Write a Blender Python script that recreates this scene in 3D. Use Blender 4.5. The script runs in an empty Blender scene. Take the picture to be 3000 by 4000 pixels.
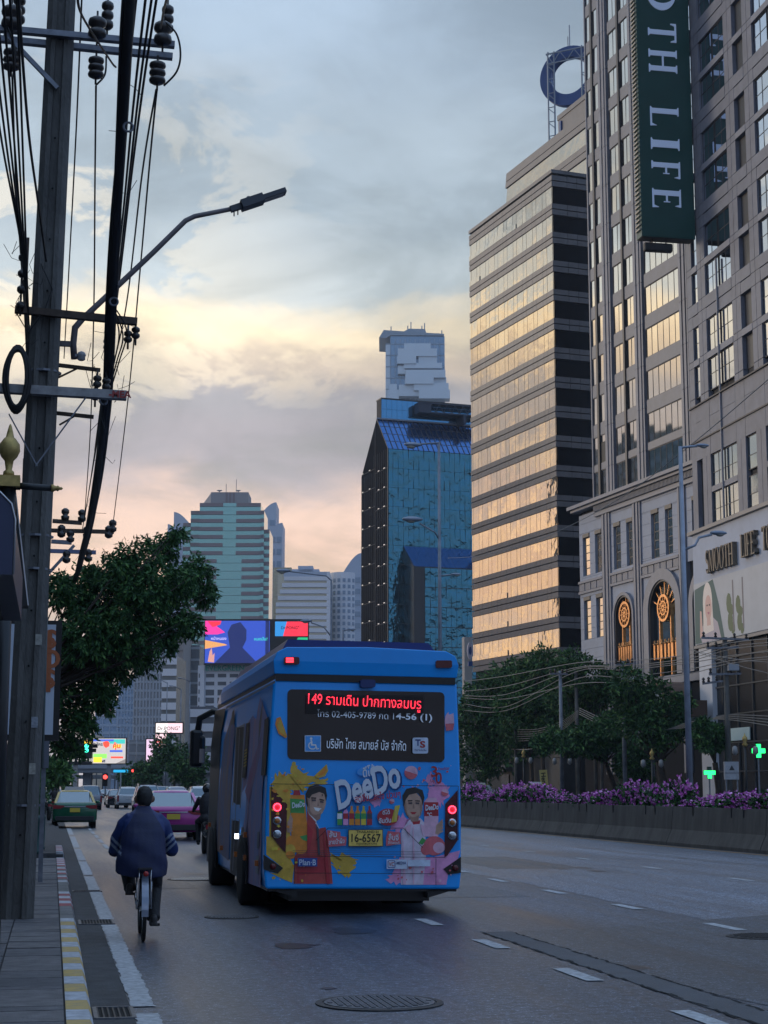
import bpy, bmesh, math, random
from mathutils import Vector, Matrix
random.seed(7)
sc = bpy.context.scene
col = sc.collection
R = math.radians
# ---------------------------------------------------------------- camera
F = 6650.0; HC = 1.55
PITCH = math.atan(1082 / F); YAW = math.atan(1296 / (F / math.cos(PITCH)))
cd = bpy.data.cameras.new('camera'); cd.sensor_fit = 'VERTICAL'; cd.sensor_height = 24; cd.sensor_width = 24
cd.lens = F / 4000 * 24; cd.clip_start = 0.1; cd.clip_end = 6000
cam = bpy.data.objects.new('camera', cd); col.objects.link(cam)
cam.location = (0, 0, HC); cam.rotation_euler = (R(90) + PITCH, 0, -YAW); sc.camera = cam
FW = Vector((math.sin(YAW) * math.cos(PITCH), math.cos(YAW) * math.cos(PITCH), math.sin(PITCH)))
RT = Vector((math.cos(YAW), -math.sin(YAW), 0)); UP = RT.cross(FW); CAM = Vector((0, 0, HC))
def ray(x, y): return FW + RT * ((x - 1500) / F) - UP * ((y - 2000) / F)
def G(x, y, h=0.0):                       # photo pixel to a point on the horizontal plane z = h
    d = ray(x, y); return CAM + d * ((h - HC) / d.z)
def atY(x, y, Y): d = ray(x, y); return CAM + d * (Y / d.y)
def atX(x, y, X): d = ray(x, y); return CAM + d * (X / d.x)
def atZ(x, y, z): d = ray(x, y); return CAM + d * z       # z metres along the optical axis
# ---------------------------------------------------------------- sky, sun, exposure
SUN_AZ, SUN_EL = -50.0, 9.0
w = bpy.data.worlds.new('World'); sc.world = w; w.use_nodes = True
nt = w.node_tree; nt.nodes.clear()
def N(t, nt=nt, **k):
    n = nt.nodes.new(t)
    for a, b in k.items(): setattr(n, a, b)
    return n
def mth(op, a, b=None, c=None, clamp=False):
    n = N('ShaderNodeMath', operation=op, use_clamp=clamp)
    for i, v in enumerate((a, b, c)):
        if v is None: continue
        if isinstance(v, (int, float)): n.inputs[i].default_value = v
        else: nt.links.new(v, n.inputs[i])
    return n.outputs[0]
def mixc(f, a, b, mode='MIX'):
    n = N('ShaderNodeMix', data_type='RGBA', blend_type=mode)
    for i, v in ((0, f), (6, a), (7, b)):
        if isinstance(v, (int, float)): n.inputs[i].default_value = v
        elif isinstance(v, tuple): n.inputs[i].default_value = (*v, 1)
        else: nt.links.new(v, n.inputs[i])
    return n.outputs[2]
def ramp(f, stops, interp='EASE'):
    n = N('ShaderNodeValToRGB'); cr = n.color_ramp; cr.interpolation = interp
    while len(cr.elements) < len(stops): cr.elements.new(0.5)
    for e, (p, c) in zip(cr.elements, stops):
        e.position = p; e.color = (*c, 1) if isinstance(c, tuple) else (c, c, c, 1)
    nt.links.new(f, n.inputs[0]); return n.outputs[0]
tc = N('ShaderNodeTexCoord'); sep = N('ShaderNodeSeparateXYZ'); nt.links.new(tc.outputs['Generated'], sep.inputs[0])
dx, dy, dz = sep.outputs
sky = N('ShaderNodeTexSky', sky_type='NISHITA', sun_disc=False, sun_elevation=R(SUN_EL), sun_rotation=R(SUN_AZ), air_density=1.3, dust_density=2.5)
zc = mth('MAXIMUM', dz, 0.0)
sdot = mth('ADD', mth('MULTIPLY', dx, math.sin(R(SUN_AZ))), mth('MULTIPLY', dy, math.cos(R(SUN_AZ))))
toward = mth('ADD', mth('MULTIPLY', sdot, 0.5), 0.5, clamp=True)           # 1 looking to the sunset, 0 away from it
# cloud deck coordinates: the direction met with a flat deck overhead, long streaks far off
den = mth('ADD', zc, 0.16)
cx = mth('DIVIDE', dx, den); cy = mth('DIVIDE', dy, den)
cmb = N('ShaderNodeCombineXYZ'); nt.links.new(cx, cmb.inputs[0]); nt.links.new(cy, cmb.inputs[1])
def noise(scale, detail, rough, dist, off=(0, 0, 0), sc3=(1, 1, 1), src=None):
    mp = N('ShaderNodeMapping'); mp.inputs['Location'].default_value = off; mp.inputs['Scale'].default_value = sc3
    nt.links.new(src or cmb.outputs[0], mp.inputs[0])
    n = N('ShaderNodeTexNoise'); nt.links.new(mp.outputs[0], n.inputs['Vector'])
    n.inputs['Scale'].default_value = scale; n.inputs['Detail'].default_value = detail
    n.inputs['Roughness'].default_value = rough; n.inputs['Distortion'].default_value = dist
    return n.outputs['Fac']
n1 = noise(1.1, 6, .55, .6, (3.1, .7, 0)); n2 = noise(3.0, 7, .6, .5, (8.3, 2.2, 4), (1, .8, 1)); n3 = noise(10, 6, .62, .4, (1.5, 4.2, 0), (1, 1, 2.1), tc.outputs['Generated'])
wob = mth('ADD', zc, mth('MULTIPLY', mth('SUBTRACT', n3, .5), .06))
warm = ramp(wob, [(0, (.36, .34, .36)), (.085, (.50, .40, .36)), (.12, (.70, .48, .36)), (.158, (.66, .47, .37)), (.192, (.33, .30, .31)), (.226, (.31, .295, .305)), (.246, (.52, .43, .34)), (.264, (.84, .69, .47)), (.277, (.72, .65, .52)), (.288, (.46, .52, .55)), (.34, (.34, .41, .47)), (.46, (.28, .36, .46)), (.7, (.29, .38, .52)), (1, (.38, .51, .72))])
cool = ramp(wob, [(0, (.20, .22, .30)), (.10, (.20, .24, .35)), (.25, (.19, .27, .43)), (.5, (.20, .32, .54)), (1, (.36, .51, .77))])
deck = mixc(ramp(toward, [(.30, 0.0), (.72, 1.0)]), cool, warm)
shade = ramp(n1, [(.34, .84), (.62, 1.10)]); deck = mixc(1.0, deck, shade, 'MULTIPLY')
fine = ramp(n2, [(.33, .90), (.70, 1.08)]); deck = mixc(1.0, deck, fine, 'MULTIPLY')
# lit cumulus heads on the sunset side
low = ramp(zc, [(.19, 0.0), (.25, 1.0), (.34, .7), (.44, 0.0)])
puff = mth('MULTIPLY', mth('MULTIPLY', ramp(n3, [(.50, 0.0), (.56, 1.0)]), low), ramp(toward, [(.72, 0.0), (.82, .6), (.90, .5), (.97, .2)]), clamp=True)
deck = mixc(puff, deck, (.92, .79, .58))
base = mixc(1.0, sky.outputs[0], (.075, .075, .075), 'MULTIPLY')
cover = ramp(n2, [(.30, .62), (.55, .95)])
fin = mixc(cover, base, deck)
gl = ramp(sdot, [(.70, 1.0), (1.0, 1.08)]); fin = mixc(1.0, fin, gl, 'MULTIPLY')
bg = N('ShaderNodeBackground'); nt.links.new(fin, bg.inputs[0]); bg.inputs[1].default_value = 0.92
ow = N('ShaderNodeOutputWorld'); nt.links.new(bg.outputs[0], ow.inputs[0])
sl = bpy.data.lights.new('sun', 'SUN'); sl.energy = 0.5; sl.angle = R(14); sl.color = (1, .86, .70)
so = bpy.data.objects.new('sun', sl); col.objects.link(so)
sv = Vector((math.sin(R(SUN_AZ)) * math.cos(R(SUN_EL)), math.cos(R(SUN_AZ)) * math.cos(R(SUN_EL)), math.sin(R(SUN_EL))))
so.rotation_euler = (-sv).to_track_quat('-Z', 'Y').to_euler()
sc.view_settings.view_transform = 'Standard'; sc.view_settings.look = 'None'; sc.view_settings.exposure = 0.82; sc.view_settings.gamma = 1
sc.cycles.use_denoising = True; sc.cycles.max_bounces = 6; sc.cycles.diffuse_bounces = 2; sc.cycles.glossy_bounces = 4
sc.cycles.transmission_bounces = 4; sc.cycles.volume_bounces = 1; sc.cycles.caustics_reflective = False; sc.cycles.caustics_refractive = False
sc.cycles.sample_clamp_indirect = 4
# ---------------------------------------------------------------- materials
MATS = {}
def mat(name, c=(.5, .5, .5), rough=.6, metal=0.0, var=.0, vs=4.0, bump=0.0, bs=30.0, emit=None, es=1.0, spec=.5, stretch=(1, 1, 1), c2=None, coat=0.0, detail=5, trans=0.0, bd=.05):
    if name in MATS: return MATS[name]
    m = bpy.data.materials.new(name); m.use_nodes = True; t = m.node_tree; b = t.nodes['Principled BSDF']
    b.inputs['Base Color'].default_value = (*c, 1); b.inputs['Roughness'].default_value = rough; b.inputs['Metallic'].default_value = metal
    b.inputs['Specular IOR Level'].default_value = spec; b.inputs['Coat Weight'].default_value = coat; b.inputs['Coat Roughness'].default_value = .08
    if trans: b.inputs['Transmission Weight'].default_value = trans
    if emit: b.inputs['Emission Color'].default_value = (*emit, 1); b.inputs['Emission Strength'].default_value = es
    if var or bump or c2:
        tcn = t.nodes.new('ShaderNodeTexCoord'); geo = t.nodes.new('ShaderNodeNewGeometry'); mp = t.nodes.new('ShaderNodeMapping'); mp.inputs['Scale'].default_value = stretch
        t.links.new(geo.outputs['Position'], mp.inputs[0])
        if var or c2:
            n = t.nodes.new('ShaderNodeTexNoise'); n.inputs['Scale'].default_value = vs; n.inputs['Detail'].default_value = detail; n.inputs['Roughness'].default_value = .62
            t.links.new(mp.outputs[0], n.inputs['Vector'])
            r = t.nodes.new('ShaderNodeValToRGB'); r.color_ramp.elements[0].position = .32; r.color_ramp.elements[1].position = .68
            lo = c2 if c2 else tuple(v * (1 - var) for v in c); hi = c if c2 else tuple(min(1, v * (1 + var)) for v in c)
            r.color_ramp.elements[0].color = (*lo, 1); r.color_ramp.elements[1].color = (*hi, 1)
            t.links.new(n.outputs['Fac'], r.inputs[0]); t.links.new(r.outputs[0], b.inputs['Base Color'])
            ad = t.nodes.new('ShaderNodeMath'); ad.operation = 'MULTIPLY_ADD'; ad.inputs[1].default_value = .25 * rough; ad.inputs[2].default_value = rough * .875
            t.links.new(n.outputs['Fac'], ad.inputs[0]); t.links.new(ad.outputs[0], b.inputs['Roughness'])
        if bump:
            n = t.nodes.new('ShaderNodeTexNoise'); n.inputs['Scale'].default_value = bs; n.inputs['Detail'].default_value = 3
            t.links.new(mp.outputs[0], n.inputs['Vector'])
            bp = t.nodes.new('ShaderNodeBump'); bp.inputs['Strength'].default_value = bump; bp.inputs['Distance'].default_value = bd
            t.links.new(n.outputs['Fac'], bp.inputs['Height']); t.links.new(bp.outputs[0], b.inputs['Normal'])
    MATS[name] = m; return m
def em(name, c, s=1.0): return mat(name, tuple(v * .3 for v in c), .4, emit=c, es=s)
# ---------------------------------------------------------------- mesh collecting
class MB:
    def __init__(s): s.v = []; s.f = []; s.m = []; s.sm = []
    def add(s, vs, fs, mi=0, sm=False):
        o = len(s.v); s.v += [tuple(q) for q in vs]; s.f += [tuple(o + i for i in f) for f in fs]; s.m += [mi] * len(fs); s.sm += [sm] * len(fs); return s
    def box(s, x0, x1, y0, y1, z0, z1, mi=0):
        return s.add([(x0, y0, z0), (x1, y0, z0), (x1, y1, z0), (x0, y1, z0), (x0, y0, z1), (x1, y0, z1), (x1, y1, z1), (x0, y1, z1)],
                     [(0, 3, 2, 1), (4, 5, 6, 7), (0, 1, 5, 4), (1, 2, 6, 5), (2, 3, 7, 6), (3, 0, 4, 7)], mi)
    def bar(s, p, q, w, h=None, mi=0, upv=(0, 0, 1)):              # square bar from p to q
        p = Vector(p); q = Vector(q); d = (q - p).normalized(); u = Vector(upv)
        if abs(d.dot(u)) > .98: u = Vector((0, 1, 0))
        a = d.cross(u).normalized() * w / 2; b = a.cross(d).normalized() * (h or w) / 2
        return s.add([p - a - b, p + a - b, p + a + b, p - a + b, q - a - b, q + a - b, q + a + b, q - a + b],
                     [(0, 1, 2, 3), (7, 6, 5, 4), (0, 4, 5, 1), (1, 5, 6, 2), (2, 6, 7, 3), (3, 7, 4, 0)], mi)
    def tube(s, pts, r, n=6, mi=0, cap=True, sm=True):
        pts = [Vector(p) for p in pts]; k = len(pts); rr = r if isinstance(r, (list, tuple)) else [r] * k
        vs = []; pu = None
        for i, p in enumerate(pts):
            d = (pts[min(i + 1, k - 1)] - pts[max(i - 1, 0)])
            d = d.normalized() if d.length > 1e-9 else Vector((0, 0, 1))
            if pu is None:
                pu = Vector((0, 0, 1)) if abs(d.z) < .9 else Vector((1, 0, 0))
            a = d.cross(pu)
            a = a.normalized() if a.length > 1e-6 else d.orthogonal().normalized()
            b = a.cross(d); pu = b
            for j in range(n):
                t = 2 * math.pi * j / n; vs.append(p + (a * math.cos(t) + b * math.sin(t)) * rr[i])
        fs = [(i * n + j, i * n + (j + 1) % n, (i + 1) * n + (j + 1) % n, (i + 1) * n + j) for i in range(k - 1) for j in range(n)]
        if cap: fs += [tuple(range(n - 1, -1, -1)), tuple((k - 1) * n + j for j in range(n))]
        return s.add(vs, fs, mi, sm)
    def lathe(s, c, prof, n=12, mi=0, axis='z', sm=True):          # prof: (radius, height along axis)
        vs = []
        for r, h in prof:
            for j in range(n):
                t = 2 * math.pi * j / n; a, b = r * math.cos(t), r * math.sin(t)
                q = (a, b, h) if axis == 'z' else ((h, a, b) if axis == 'x' else (a, h, b))
                vs.append((c[0] + q[0], c[1] + q[1], c[2] + q[2]))
        k = len(prof); fl = axis == 'y'
        fs = [(i * n + j, i * n + (j + 1) % n, (i + 1) * n + (j + 1) % n, (i + 1) * n + j) for i in range(k - 1) for j in range(n)]
        fs += [tuple(range(n - 1, -1, -1)), tuple((k - 1) * n + j for j in range(n))]
        if fl: fs = [f[::-1] for f in fs]
        return s.add(vs, fs, mi, sm)
    def ball(s, c, r, n=10, mi=0, sz=None):
        rx, ry, rz = sz or (r, r, r); k = max(4, n // 2); vs = []; fs = []
        for i in range(1, k):
            f = math.pi * i / k
            for j in range(n):
                t = 2 * math.pi * j / n; vs.append((c[0] + rx * math.sin(f) * math.cos(t), c[1] + ry * math.sin(f) * math.sin(t), c[2] - rz * math.cos(f)))
        vs += [(c[0], c[1], c[2] - rz), (c[0], c[1], c[2] + rz)]; L = (k - 1) * n
        for i in range(k - 2):
            for j in range(n): fs.append((i * n + j, i * n + (j + 1) % n, (i + 1) * n + (j + 1) % n, (i + 1) * n + j))
        for j in range(n): fs += [(L, (j + 1) % n, j), (L + 1, L - n + j, L - n + (j + 1) % n)]
        return s.add(vs, fs, mi, True)
    def prism(s, poly, h0, h1, axis='z', mi=0):                    # 2-D outline pushed from h0 to h1 along an axis
        n = len(poly)
        def P(a, b, h): return (a, b, h) if axis == 'z' else ((h, a, b) if axis == 'x' else (a, h, b))
        vs = [P(a, b, h0) for a, b in poly] + [P(a, b, h1) for a, b in poly]
        fs = [tuple(range(n - 1, -1, -1)), tuple(range(n, 2 * n))] + [(i, (i + 1) % n, n + (i + 1) % n, n + i) for i in range(n)]
        if axis == 'y': fs = [f[::-1] for f in fs]
        return s.add(vs, fs, mi)
    def quad(s, a, b, c, d, mi=0): return s.add([a, b, c, d], [(0, 1, 2, 3)], mi)
    def mesh(s, name, mats, xf=None):
        me = bpy.data.meshes.new(name); vs = s.v if xf is None else [tuple(xf @ Vector(q)) for q in s.v]
        me.from_pydata(vs, [], s.f)
        for m in (mats if isinstance(mats, (list, tuple)) else [mats]): me.materials.append(m)
        me.polygons.foreach_set('material_index', s.m); me.polygons.foreach_set('use_smooth', s.sm); me.update(); return me
    def build(s, name, mats, parent=None, loc=(0, 0, 0), rotz=0, fix=False, bevel=0):
        me = s.mesh(name, mats)
        if fix or bevel:
            bm = bmesh.new(); bm.from_mesh(me); bmesh.ops.recalc_face_normals(bm, faces=bm.faces)
            if bevel:
                es = [e for e in bm.edges if len(e.link_faces) == 2 and e.calc_face_angle(0) > .5]
                bmesh.ops.bevel(bm, geom=es, offset=bevel, segments=2, affect='EDGES', profile=.5, clamp_overlap=True)
            bm.to_mesh(me); bm.free()
        return link(name, me, parent, loc, rotz)
def link(name, me, parent=None, loc=(0, 0, 0), rotz=0, scale=None):
    o = bpy.data.objects.new(name, me); col.objects.link(o); o.location = loc
    if rotz: o.rotation_euler = (0, 0, rotz)
    if scale: o.scale = scale
    if parent is not None: o.parent = parent
    return o
def tag(o, label=None, cat=None, group=None, kind=None):
    for k, v in (('label', label), ('category', cat), ('group', group), ('kind', kind)):
        if v: o[k] = v
    return o
def thing(name, label, cat, loc=(0, 0, 0), rotz=0, group=None):
    o = bpy.data.objects.new(name, None); col.objects.link(o); o.location = loc; o.rotation_euler = (0, 0, rotz)
    o.empty_display_size = .2; return tag(o, label, cat, group)
def setting(o, label=None): return tag(o, label, None, None, 'structure')
CUBE = {}
def cube(m):                                                       # one shared unit cube per material
    if m.name not in CUBE: CUBE[m.name] = MB().box(-.5, .5, -.5, .5, -.5, .5).mesh('block_' + m.name, m)
    return CUBE[m.name]
def blk(name, m, parent, x0, x1, y0, y1, z0, z1, tilt=0):
    o = link(name, cube(m), parent, ((x0 + x1) / 2, (y0 + y1) / 2, (z0 + z1) / 2), scale=(abs(x1 - x0), abs(y1 - y0), abs(z1 - z0)))
    if tilt: o.rotation_euler = (random.gauss(0, tilt), 0, random.gauss(0, tilt))
    return o
def copy_tree(o, parent=None):
    c = o.copy(); col.objects.link(c); c.parent = parent
    for ch in list(o.children): copy_tree(ch, c)
    return c
def text_mesh(s, size=1.0, extrude=.01, bold=0.0, align='CENTER', shear=0.0, m=None, space=1.0):   # lettering in the x-z plane facing -y
    c = bpy.data.curves.new('lettering', 'FONT'); c.body = s; c.size = size; c.extrude = extrude; c.offset = bold; c.align_x = align; c.align_y = 'CENTER'; c.shear = shear
    c.resolution_u = 3; c.space_character = space
    o = bpy.data.objects.new('lettering', c); col.objects.link(o)
    bpy.context.view_layer.update()
    me = bpy.data.meshes.new_from_object(o.evaluated_get(bpy.context.evaluated_depsgraph_get()))
    bpy.data.objects.remove(o); bpy.data.curves.remove(c)
    me.transform(Matrix.Rotation(R(90), 4, 'X')); me.materials.clear()
    if m: me.materials.append(m)
    return me
# ================================================================ ground, road, pavement
def asphalt(name, c, lo, grit=.35, gloss=.62):
    m = bpy.data.materials.new(name); m.use_nodes = True; t = m.node_tree; b = t.nodes['Principled BSDF']
    g = t.nodes.new('ShaderNodeNewGeometry')
    def ns(scale, det, st=(1, 1, 1)):
        mp = t.nodes.new('ShaderNodeMapping'); mp.inputs['Scale'].default_value = st; t.links.new(g.outputs['Position'], mp.inputs[0])
        n = t.nodes.new('ShaderNodeTexNoise'); n.inputs['Scale'].default_value = scale; n.inputs['Detail'].default_value = det; n.inputs['Roughness'].default_value = .65
        t.links.new(mp.outputs[0], n.inputs['Vector']); return n.outputs['Fac']
    def rp(f, a, b_, ca, cb):
        r = t.nodes.new('ShaderNodeValToRGB'); r.color_ramp.elements[0].position = a; r.color_ramp.elements[1].position = b_
        r.color_ramp.elements[0].color = (*ca, 1); r.color_ramp.elements[1].color = (*cb, 1); t.links.new(f, r.inputs[0]); return r.outputs[0]
    def mx(a, b_, mode='MULTIPLY', f=1.0):
        n = t.nodes.new('ShaderNodeMix'); n.data_type = 'RGBA'; n.blend_type = mode; n.inputs[0].default_value = f
        t.links.new(a, n.inputs[6]); t.links.new(b_, n.inputs[7]); return n.outputs[2]
    big = ns(.35, 5, (1, .18, 1)); streak = ns(1.3, 4, (1, .05, 1)); fine = ns(95, 3); stones = ns(34, 2)
    colr = rp(big, .3, .7, lo, c)
    colr = mx(colr, rp(streak, .35, .65, (.72, .72, .72), (1.26, 1.26, 1.26)))
    colr = mx(colr, rp(fine, .40, .62, (.4, .4, .4), (1.8, 1.8, 1.8)))
    colr = mx(colr, rp(stones, .58, .64, (.9, .9, .9), (3.4, 3.4, 3.5)))
    blot = ns(11, 8); colr = mx(colr, rp(blot, .38, .62, (.5, .5, .5), (1.7, 1.7, 1.7)))
    t.links.new(colr, b.inputs['Base Color']); b.inputs['Specular IOR Level'].default_value = .7
    ro = rp(streak, .3, .7, (gloss - .08,) * 3, (gloss + .1,) * 3); t.links.new(ro, b.inputs['Roughness'])
    bp = t.nodes.new('ShaderNodeBump'); bp.inputs['Strength'].default_value = grit; bp.inputs['Distance'].default_value = .012
    t.links.new(fine, bp.inputs['Height']); t.links.new(bp.outputs[0], b.inputs['Normal']); MATS[name] = m; return m
M_ROAD = asphalt('asphalt', (.064, .075, .097), (.036, .043, .057), .10, .40)
M_PATCH = asphalt('asphalt_worn_patch', (.050, .058, .072), (.033, .038, .048), .22, .42)
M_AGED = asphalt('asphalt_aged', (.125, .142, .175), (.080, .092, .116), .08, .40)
M_STRIP = mat('trench_concrete', (.072, .078, .090), .6, var=.25, vs=3, bump=.3, bs=60)
M_GUT = mat('gutter_concrete', (.060, .060, .062), .8, var=.4, vs=5, bump=.4, bs=50)
M_SLAB = [mat('paving_slab_%d' % i, c, .75, var=.3, vs=6, bump=.35, bs=70) for i, c in enumerate([(.125, .120, .125), (.155, .145, .145), (.10, .098, .105)])]
M_PAINT = mat('road_paint', (.56, .58, .60), .6, c2=(.24, .25, .26), vs=16, bump=.2, bs=80)
M_YEL = mat('kerb_yellow', (.62, .42, .12), .7, c2=(.40, .30, .16), vs=11, bump=.2)
M_WHT = mat('kerb_white', (.58, .60, .64), .7, c2=(.34, .35, .37), vs=11, bump=.2)
M_RED = mat('kerb_red', (.42, .05, .06), .7, c2=(.22, .10, .10), vs=12, bump=.2)
M_CONC = mat('concrete', (.20, .19, .18), .85, var=.3, vs=2.5, bump=.4, bs=25)
M_IRON = mat('cast_iron', (.05, .05, .052), .55, .6, var=.4, vs=20)
g = MB().box(-3000, 3000, -400, 3500, -1.2, -.30).build('ground', mat('ground_dust', (.10, .10, .095), .9, var=.3, vs=.1)); setting(g)
road = MB().box(.30, 16.9, -9, 420, -.30, 0).build('road', M_ROAD); setting(road)
far_road = MB().box(29, 44, -9, 420, -.29, .01).build('far_carriageway', M_ROAD); setting(far_road)
far_pave = MB().box(44, 53.5, -9, 135, -.28, .14).box(44, 50, 135, 420, -.28, .14).build('far_pavement', mat('paving_far', (.22, .21, .2), .8, var=.3, vs=2)); setting(far_pave)
med = MB().box(17.42, 20.5, -9, 420, -.29, .35).build('median_planter_bed', mat('soil', (.05, .04, .03), .95, var=.4, vs=8)); setting(med)
canal = MB().box(20.5, 29, -9, 420, -.31, -.05).build('canal_water', mat('canal_water', (.02, .03, .028), .08, bump=.1, bs=3)); setting(canal)
gut = MB().box(.30, .60, -9, 130, -.02, .004).build('gutter', M_GUT); setting(gut)
def pave(name, y0, y1):
    o = MB().box(-30, .13, y0, y1, -.29, .132).build(name, M_GUT); return setting(o)
pv = pave('pavement', -9, 36.5); pave('pavement', 39.5, 420)
drv = MB().box(-30, .30, 36.5, 39.5, -.29, .03).build('driveway', M_GUT); setting(drv)
y = 9.0; i = 0
while y < 36.2:
    L = .52 if i % 3 else .20
    for (a, b) in ((-.352, .118), (-1.30, -.362), (-2.3, -1.31)):
        if y > 24 and b < -.4: continue
        o = blk('paving_slab', M_SLAB[random.randrange(3)], pv, a, b - .004, y, y + L - .012, .06, .150 + random.uniform(-.003, .004)); o.rotation_euler = (random.gauss(0, .004), random.gauss(0, .003), 0)
    y += L; i += 1
kerb = MB().box(.131, .285, -9, 36.3, -.29, .10).box(.131, .285, 39.6, 130, -.29, .10).build('kerb_footing', M_GUT); setting(kerb)
KP = [(.128, -.02), (.298, -.02), (.298, .10), (.272, .150), (.128, .152)]
KM = {m.name: MB().prism(KP, 0, .488, 'y').mesh('kerb_stone', m) for m in (M_YEL, M_WHT, M_RED, M_CONC)}
for i in range(72):
    y = 8.5 + i * .5
    if 36.2 < y < 39.6: continue
    if y < 19.3: m = (M_YEL, M_WHT)[i % 2]
    elif y < 21.5 or 24.5 < y < 27: m = M_CONC
    elif y < 24.5: m = (M_RED, M_WHT)[i % 2]
    elif y < 33: m = (M_RED, M_WHT, M_CONC)[i % 3]
    else: m = (M_RED, M_WHT)[i % 2]
    link('kerb_stone', KM[m.name], kerb, (0, y, 0))
# ---- painted markings
def sheet(name, x0, x1, y0, y1, z, m, parent, wob=0.0, step=.12):
    b = MB(); n = max(1, int((y1 - y0) / step)) if wob else 1; vs = []
    for k in range(n + 1):
        y = y0 + (y1 - y0) * k / n
        vs += [(x0 + random.uniform(-wob, wob), y, z), (x1 + random.uniform(-wob, wob), y, z)]
    b.add(vs, [(2 * k, 2 * k + 1, 2 * k + 3, 2 * k + 2) for k in range(n)]); return b.build(name, m, parent)
for (a, b) in ((8.2, 12.35), (12.75, 20.35), (21.15, 26.8), (27.2, 31.5), (32, 38), (38.5, 46), (47, 58), (60, 72)):
    sheet('edge_line', .605, .775, a, b, .0085, M_PAINT, road, .012)
for a in range(0, 9): sheet('edge_line', 1.42, 1.54, 31 + a * 5, 34.6 + a * 5, .008, M_PAINT, road, .01)
def rowd(X, y0, per, n, L=1.0, wd=.15):
    for k in range(n):
        y = y0 + k * per; sheet('lane_dash', X - wd / 2, X + wd / 2, y - L / 2, y + L / 2, .008, M_PAINT, road, .004, .25)
rowd(4.40, 8.4, 2.92, 5); rowd(4.4, 34, 4.5, 26); rowd(7.55, 15.4, 3.38, 5); rowd(7.7, 32.3, 4.5, 26); rowd(11.75, 23.9, 4.5, 30)
sheet('median_line', 16.5, 16.62, 5, 300, .008, mat('yellow_line', (.52, .30, .10), .6, c2=(.36, .22, .10), vs=8), road)
# ---- aged lighter lanes toward the median
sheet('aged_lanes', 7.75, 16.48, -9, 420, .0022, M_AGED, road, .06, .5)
# ---- trench strip, worn patch, cracks
def poly_sheet(name, px, z, m, parent):
    pts = [G(*p) for p in px]; b = MB(); b.add([(p.x, p.y, z) for p in pts], [tuple(range(len(pts)))]); return b.build(name, m, parent, fix=True)
def face_up(o):
    me = o.data
    for p in me.polygons:
        if p.normal.z < 0: p.flip()
    return o
face_up(poly_sheet('worn_patch', [(2020, 3640), (2330, 3625), (3000, 3575), (3300, 3600), (3300, 3990), (2880, 3905), (2560, 3830), (2200, 3730)], .0035, M_PATCH, road))
sheet('trench_strip', 4.66, 4.99, 7.5, 18.6, .0050, M_STRIP, road, .02, .3)
cr = MB()
for X, s in ((4.66, 1), (4.99, 2)):
    for k in range(70):
        y = 7.6 + k * .157
        if random.random() < .85:
            a = X + random.uniform(-.022, .022); b_ = X + random.uniform(-.022, .022); wd = random.uniform(.008, .022)
            cr.quad((a - wd, y, .0068), (a + wd, y, .0068), (b_ + wd, y + .17, .0068), (b_ - wd, y + .17, .0068))
o = cr.build('crack', mat('crack_dark', (.012, .012, .012), .95), road); o['kind'] = 'stuff'
rq = random.Random(31)
for k in range(26):
    cx_, cy_ = rq.choice((2.6, 3.4, 5.6, 6.4, 9.2, 10.3, 13.2, 14.1)) + rq.gauss(0, .25), rq.uniform(9, 42); r_ = rq.uniform(.05, .28); n_ = 14
    b = MB(); b.add([(cx_ + r_ * rq.uniform(.6, 1.3) * math.cos(2 * math.pi * j / n_), cy_ + r_ * rq.uniform(1.0, 2.4) * math.sin(2 * math.pi * j / n_), .0042) for j in range(n_)], [tuple(range(n_))]); b.build('oil_stain', mat('oil_stain', (.030, .033, .041), .35, var=.4, vs=9), road)
# ---- iron covers and grates
def manhole(label, cx, cy, r, lite):
    t = thing('manhole_cover', label, 'manhole cover', (cx, cy, 0))
    MB().lathe((0, 0, 0), [(r * 1.12, .0), (r * 1.12, .010), (r, .012), (r, .006)], 40, sm=False).build('rim', M_IRON, t)
    lid = MB().lathe((0, 0, 0), [(r * .97, .0), (r * .97, .014)], 40, sm=False).build('lid', lite, t)
    b = MB()
    for k in range(-7, 8):
        for j in range(-7, 8):
            x, y = k * r / 8, j * r / 8
            if x * x + y * y < (r * .88) ** 2: b.box(x - r / 26, x + r / 26, y - r / 20, y + r / 20, .013, .020)
    b.build('raised_tread', lite, lid)['kind'] = 'stuff'
M_IRONL = mat('worn_iron', (.16, .17, .19), .45, .35, c2=(.055, .06, .07), vs=14)
manhole('large round iron manhole cover in the lane nearest the photographer', 2.40, 12.65, .42, M_IRONL)
manhole('small round manhole cover on the asphalt right of the cyclist', G(905, 3583).x, G(905, 3583).y, .30, M_IRONL)
manhole('pale manhole cover beside the front wheel of the bus', G(760, 3436).x, G(760, 3436).y, .42, mat('pale_cover', (.5, .5, .5), .4, .6))  # cover coloured much paler than the other iron
for k, (x0, x1, y0, y1) in enumerate(((8.6, 10.4, 33, 39), (5.2, 6.9, 24.5, 27.5), (1.2, 2.3, 27.5, 30.2), (12.6, 14.4, 26, 29), (9.2, 11.2, 16.2, 18.4))): sheet('worn_patch', x0, x1, y0, y1, .0030, M_PATCH, road, .05, .35)
manhole('round manhole cover at the right edge of the road patch', G(2985, 3660).x, G(2985, 3660).y, .36, M_IRON)
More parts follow.
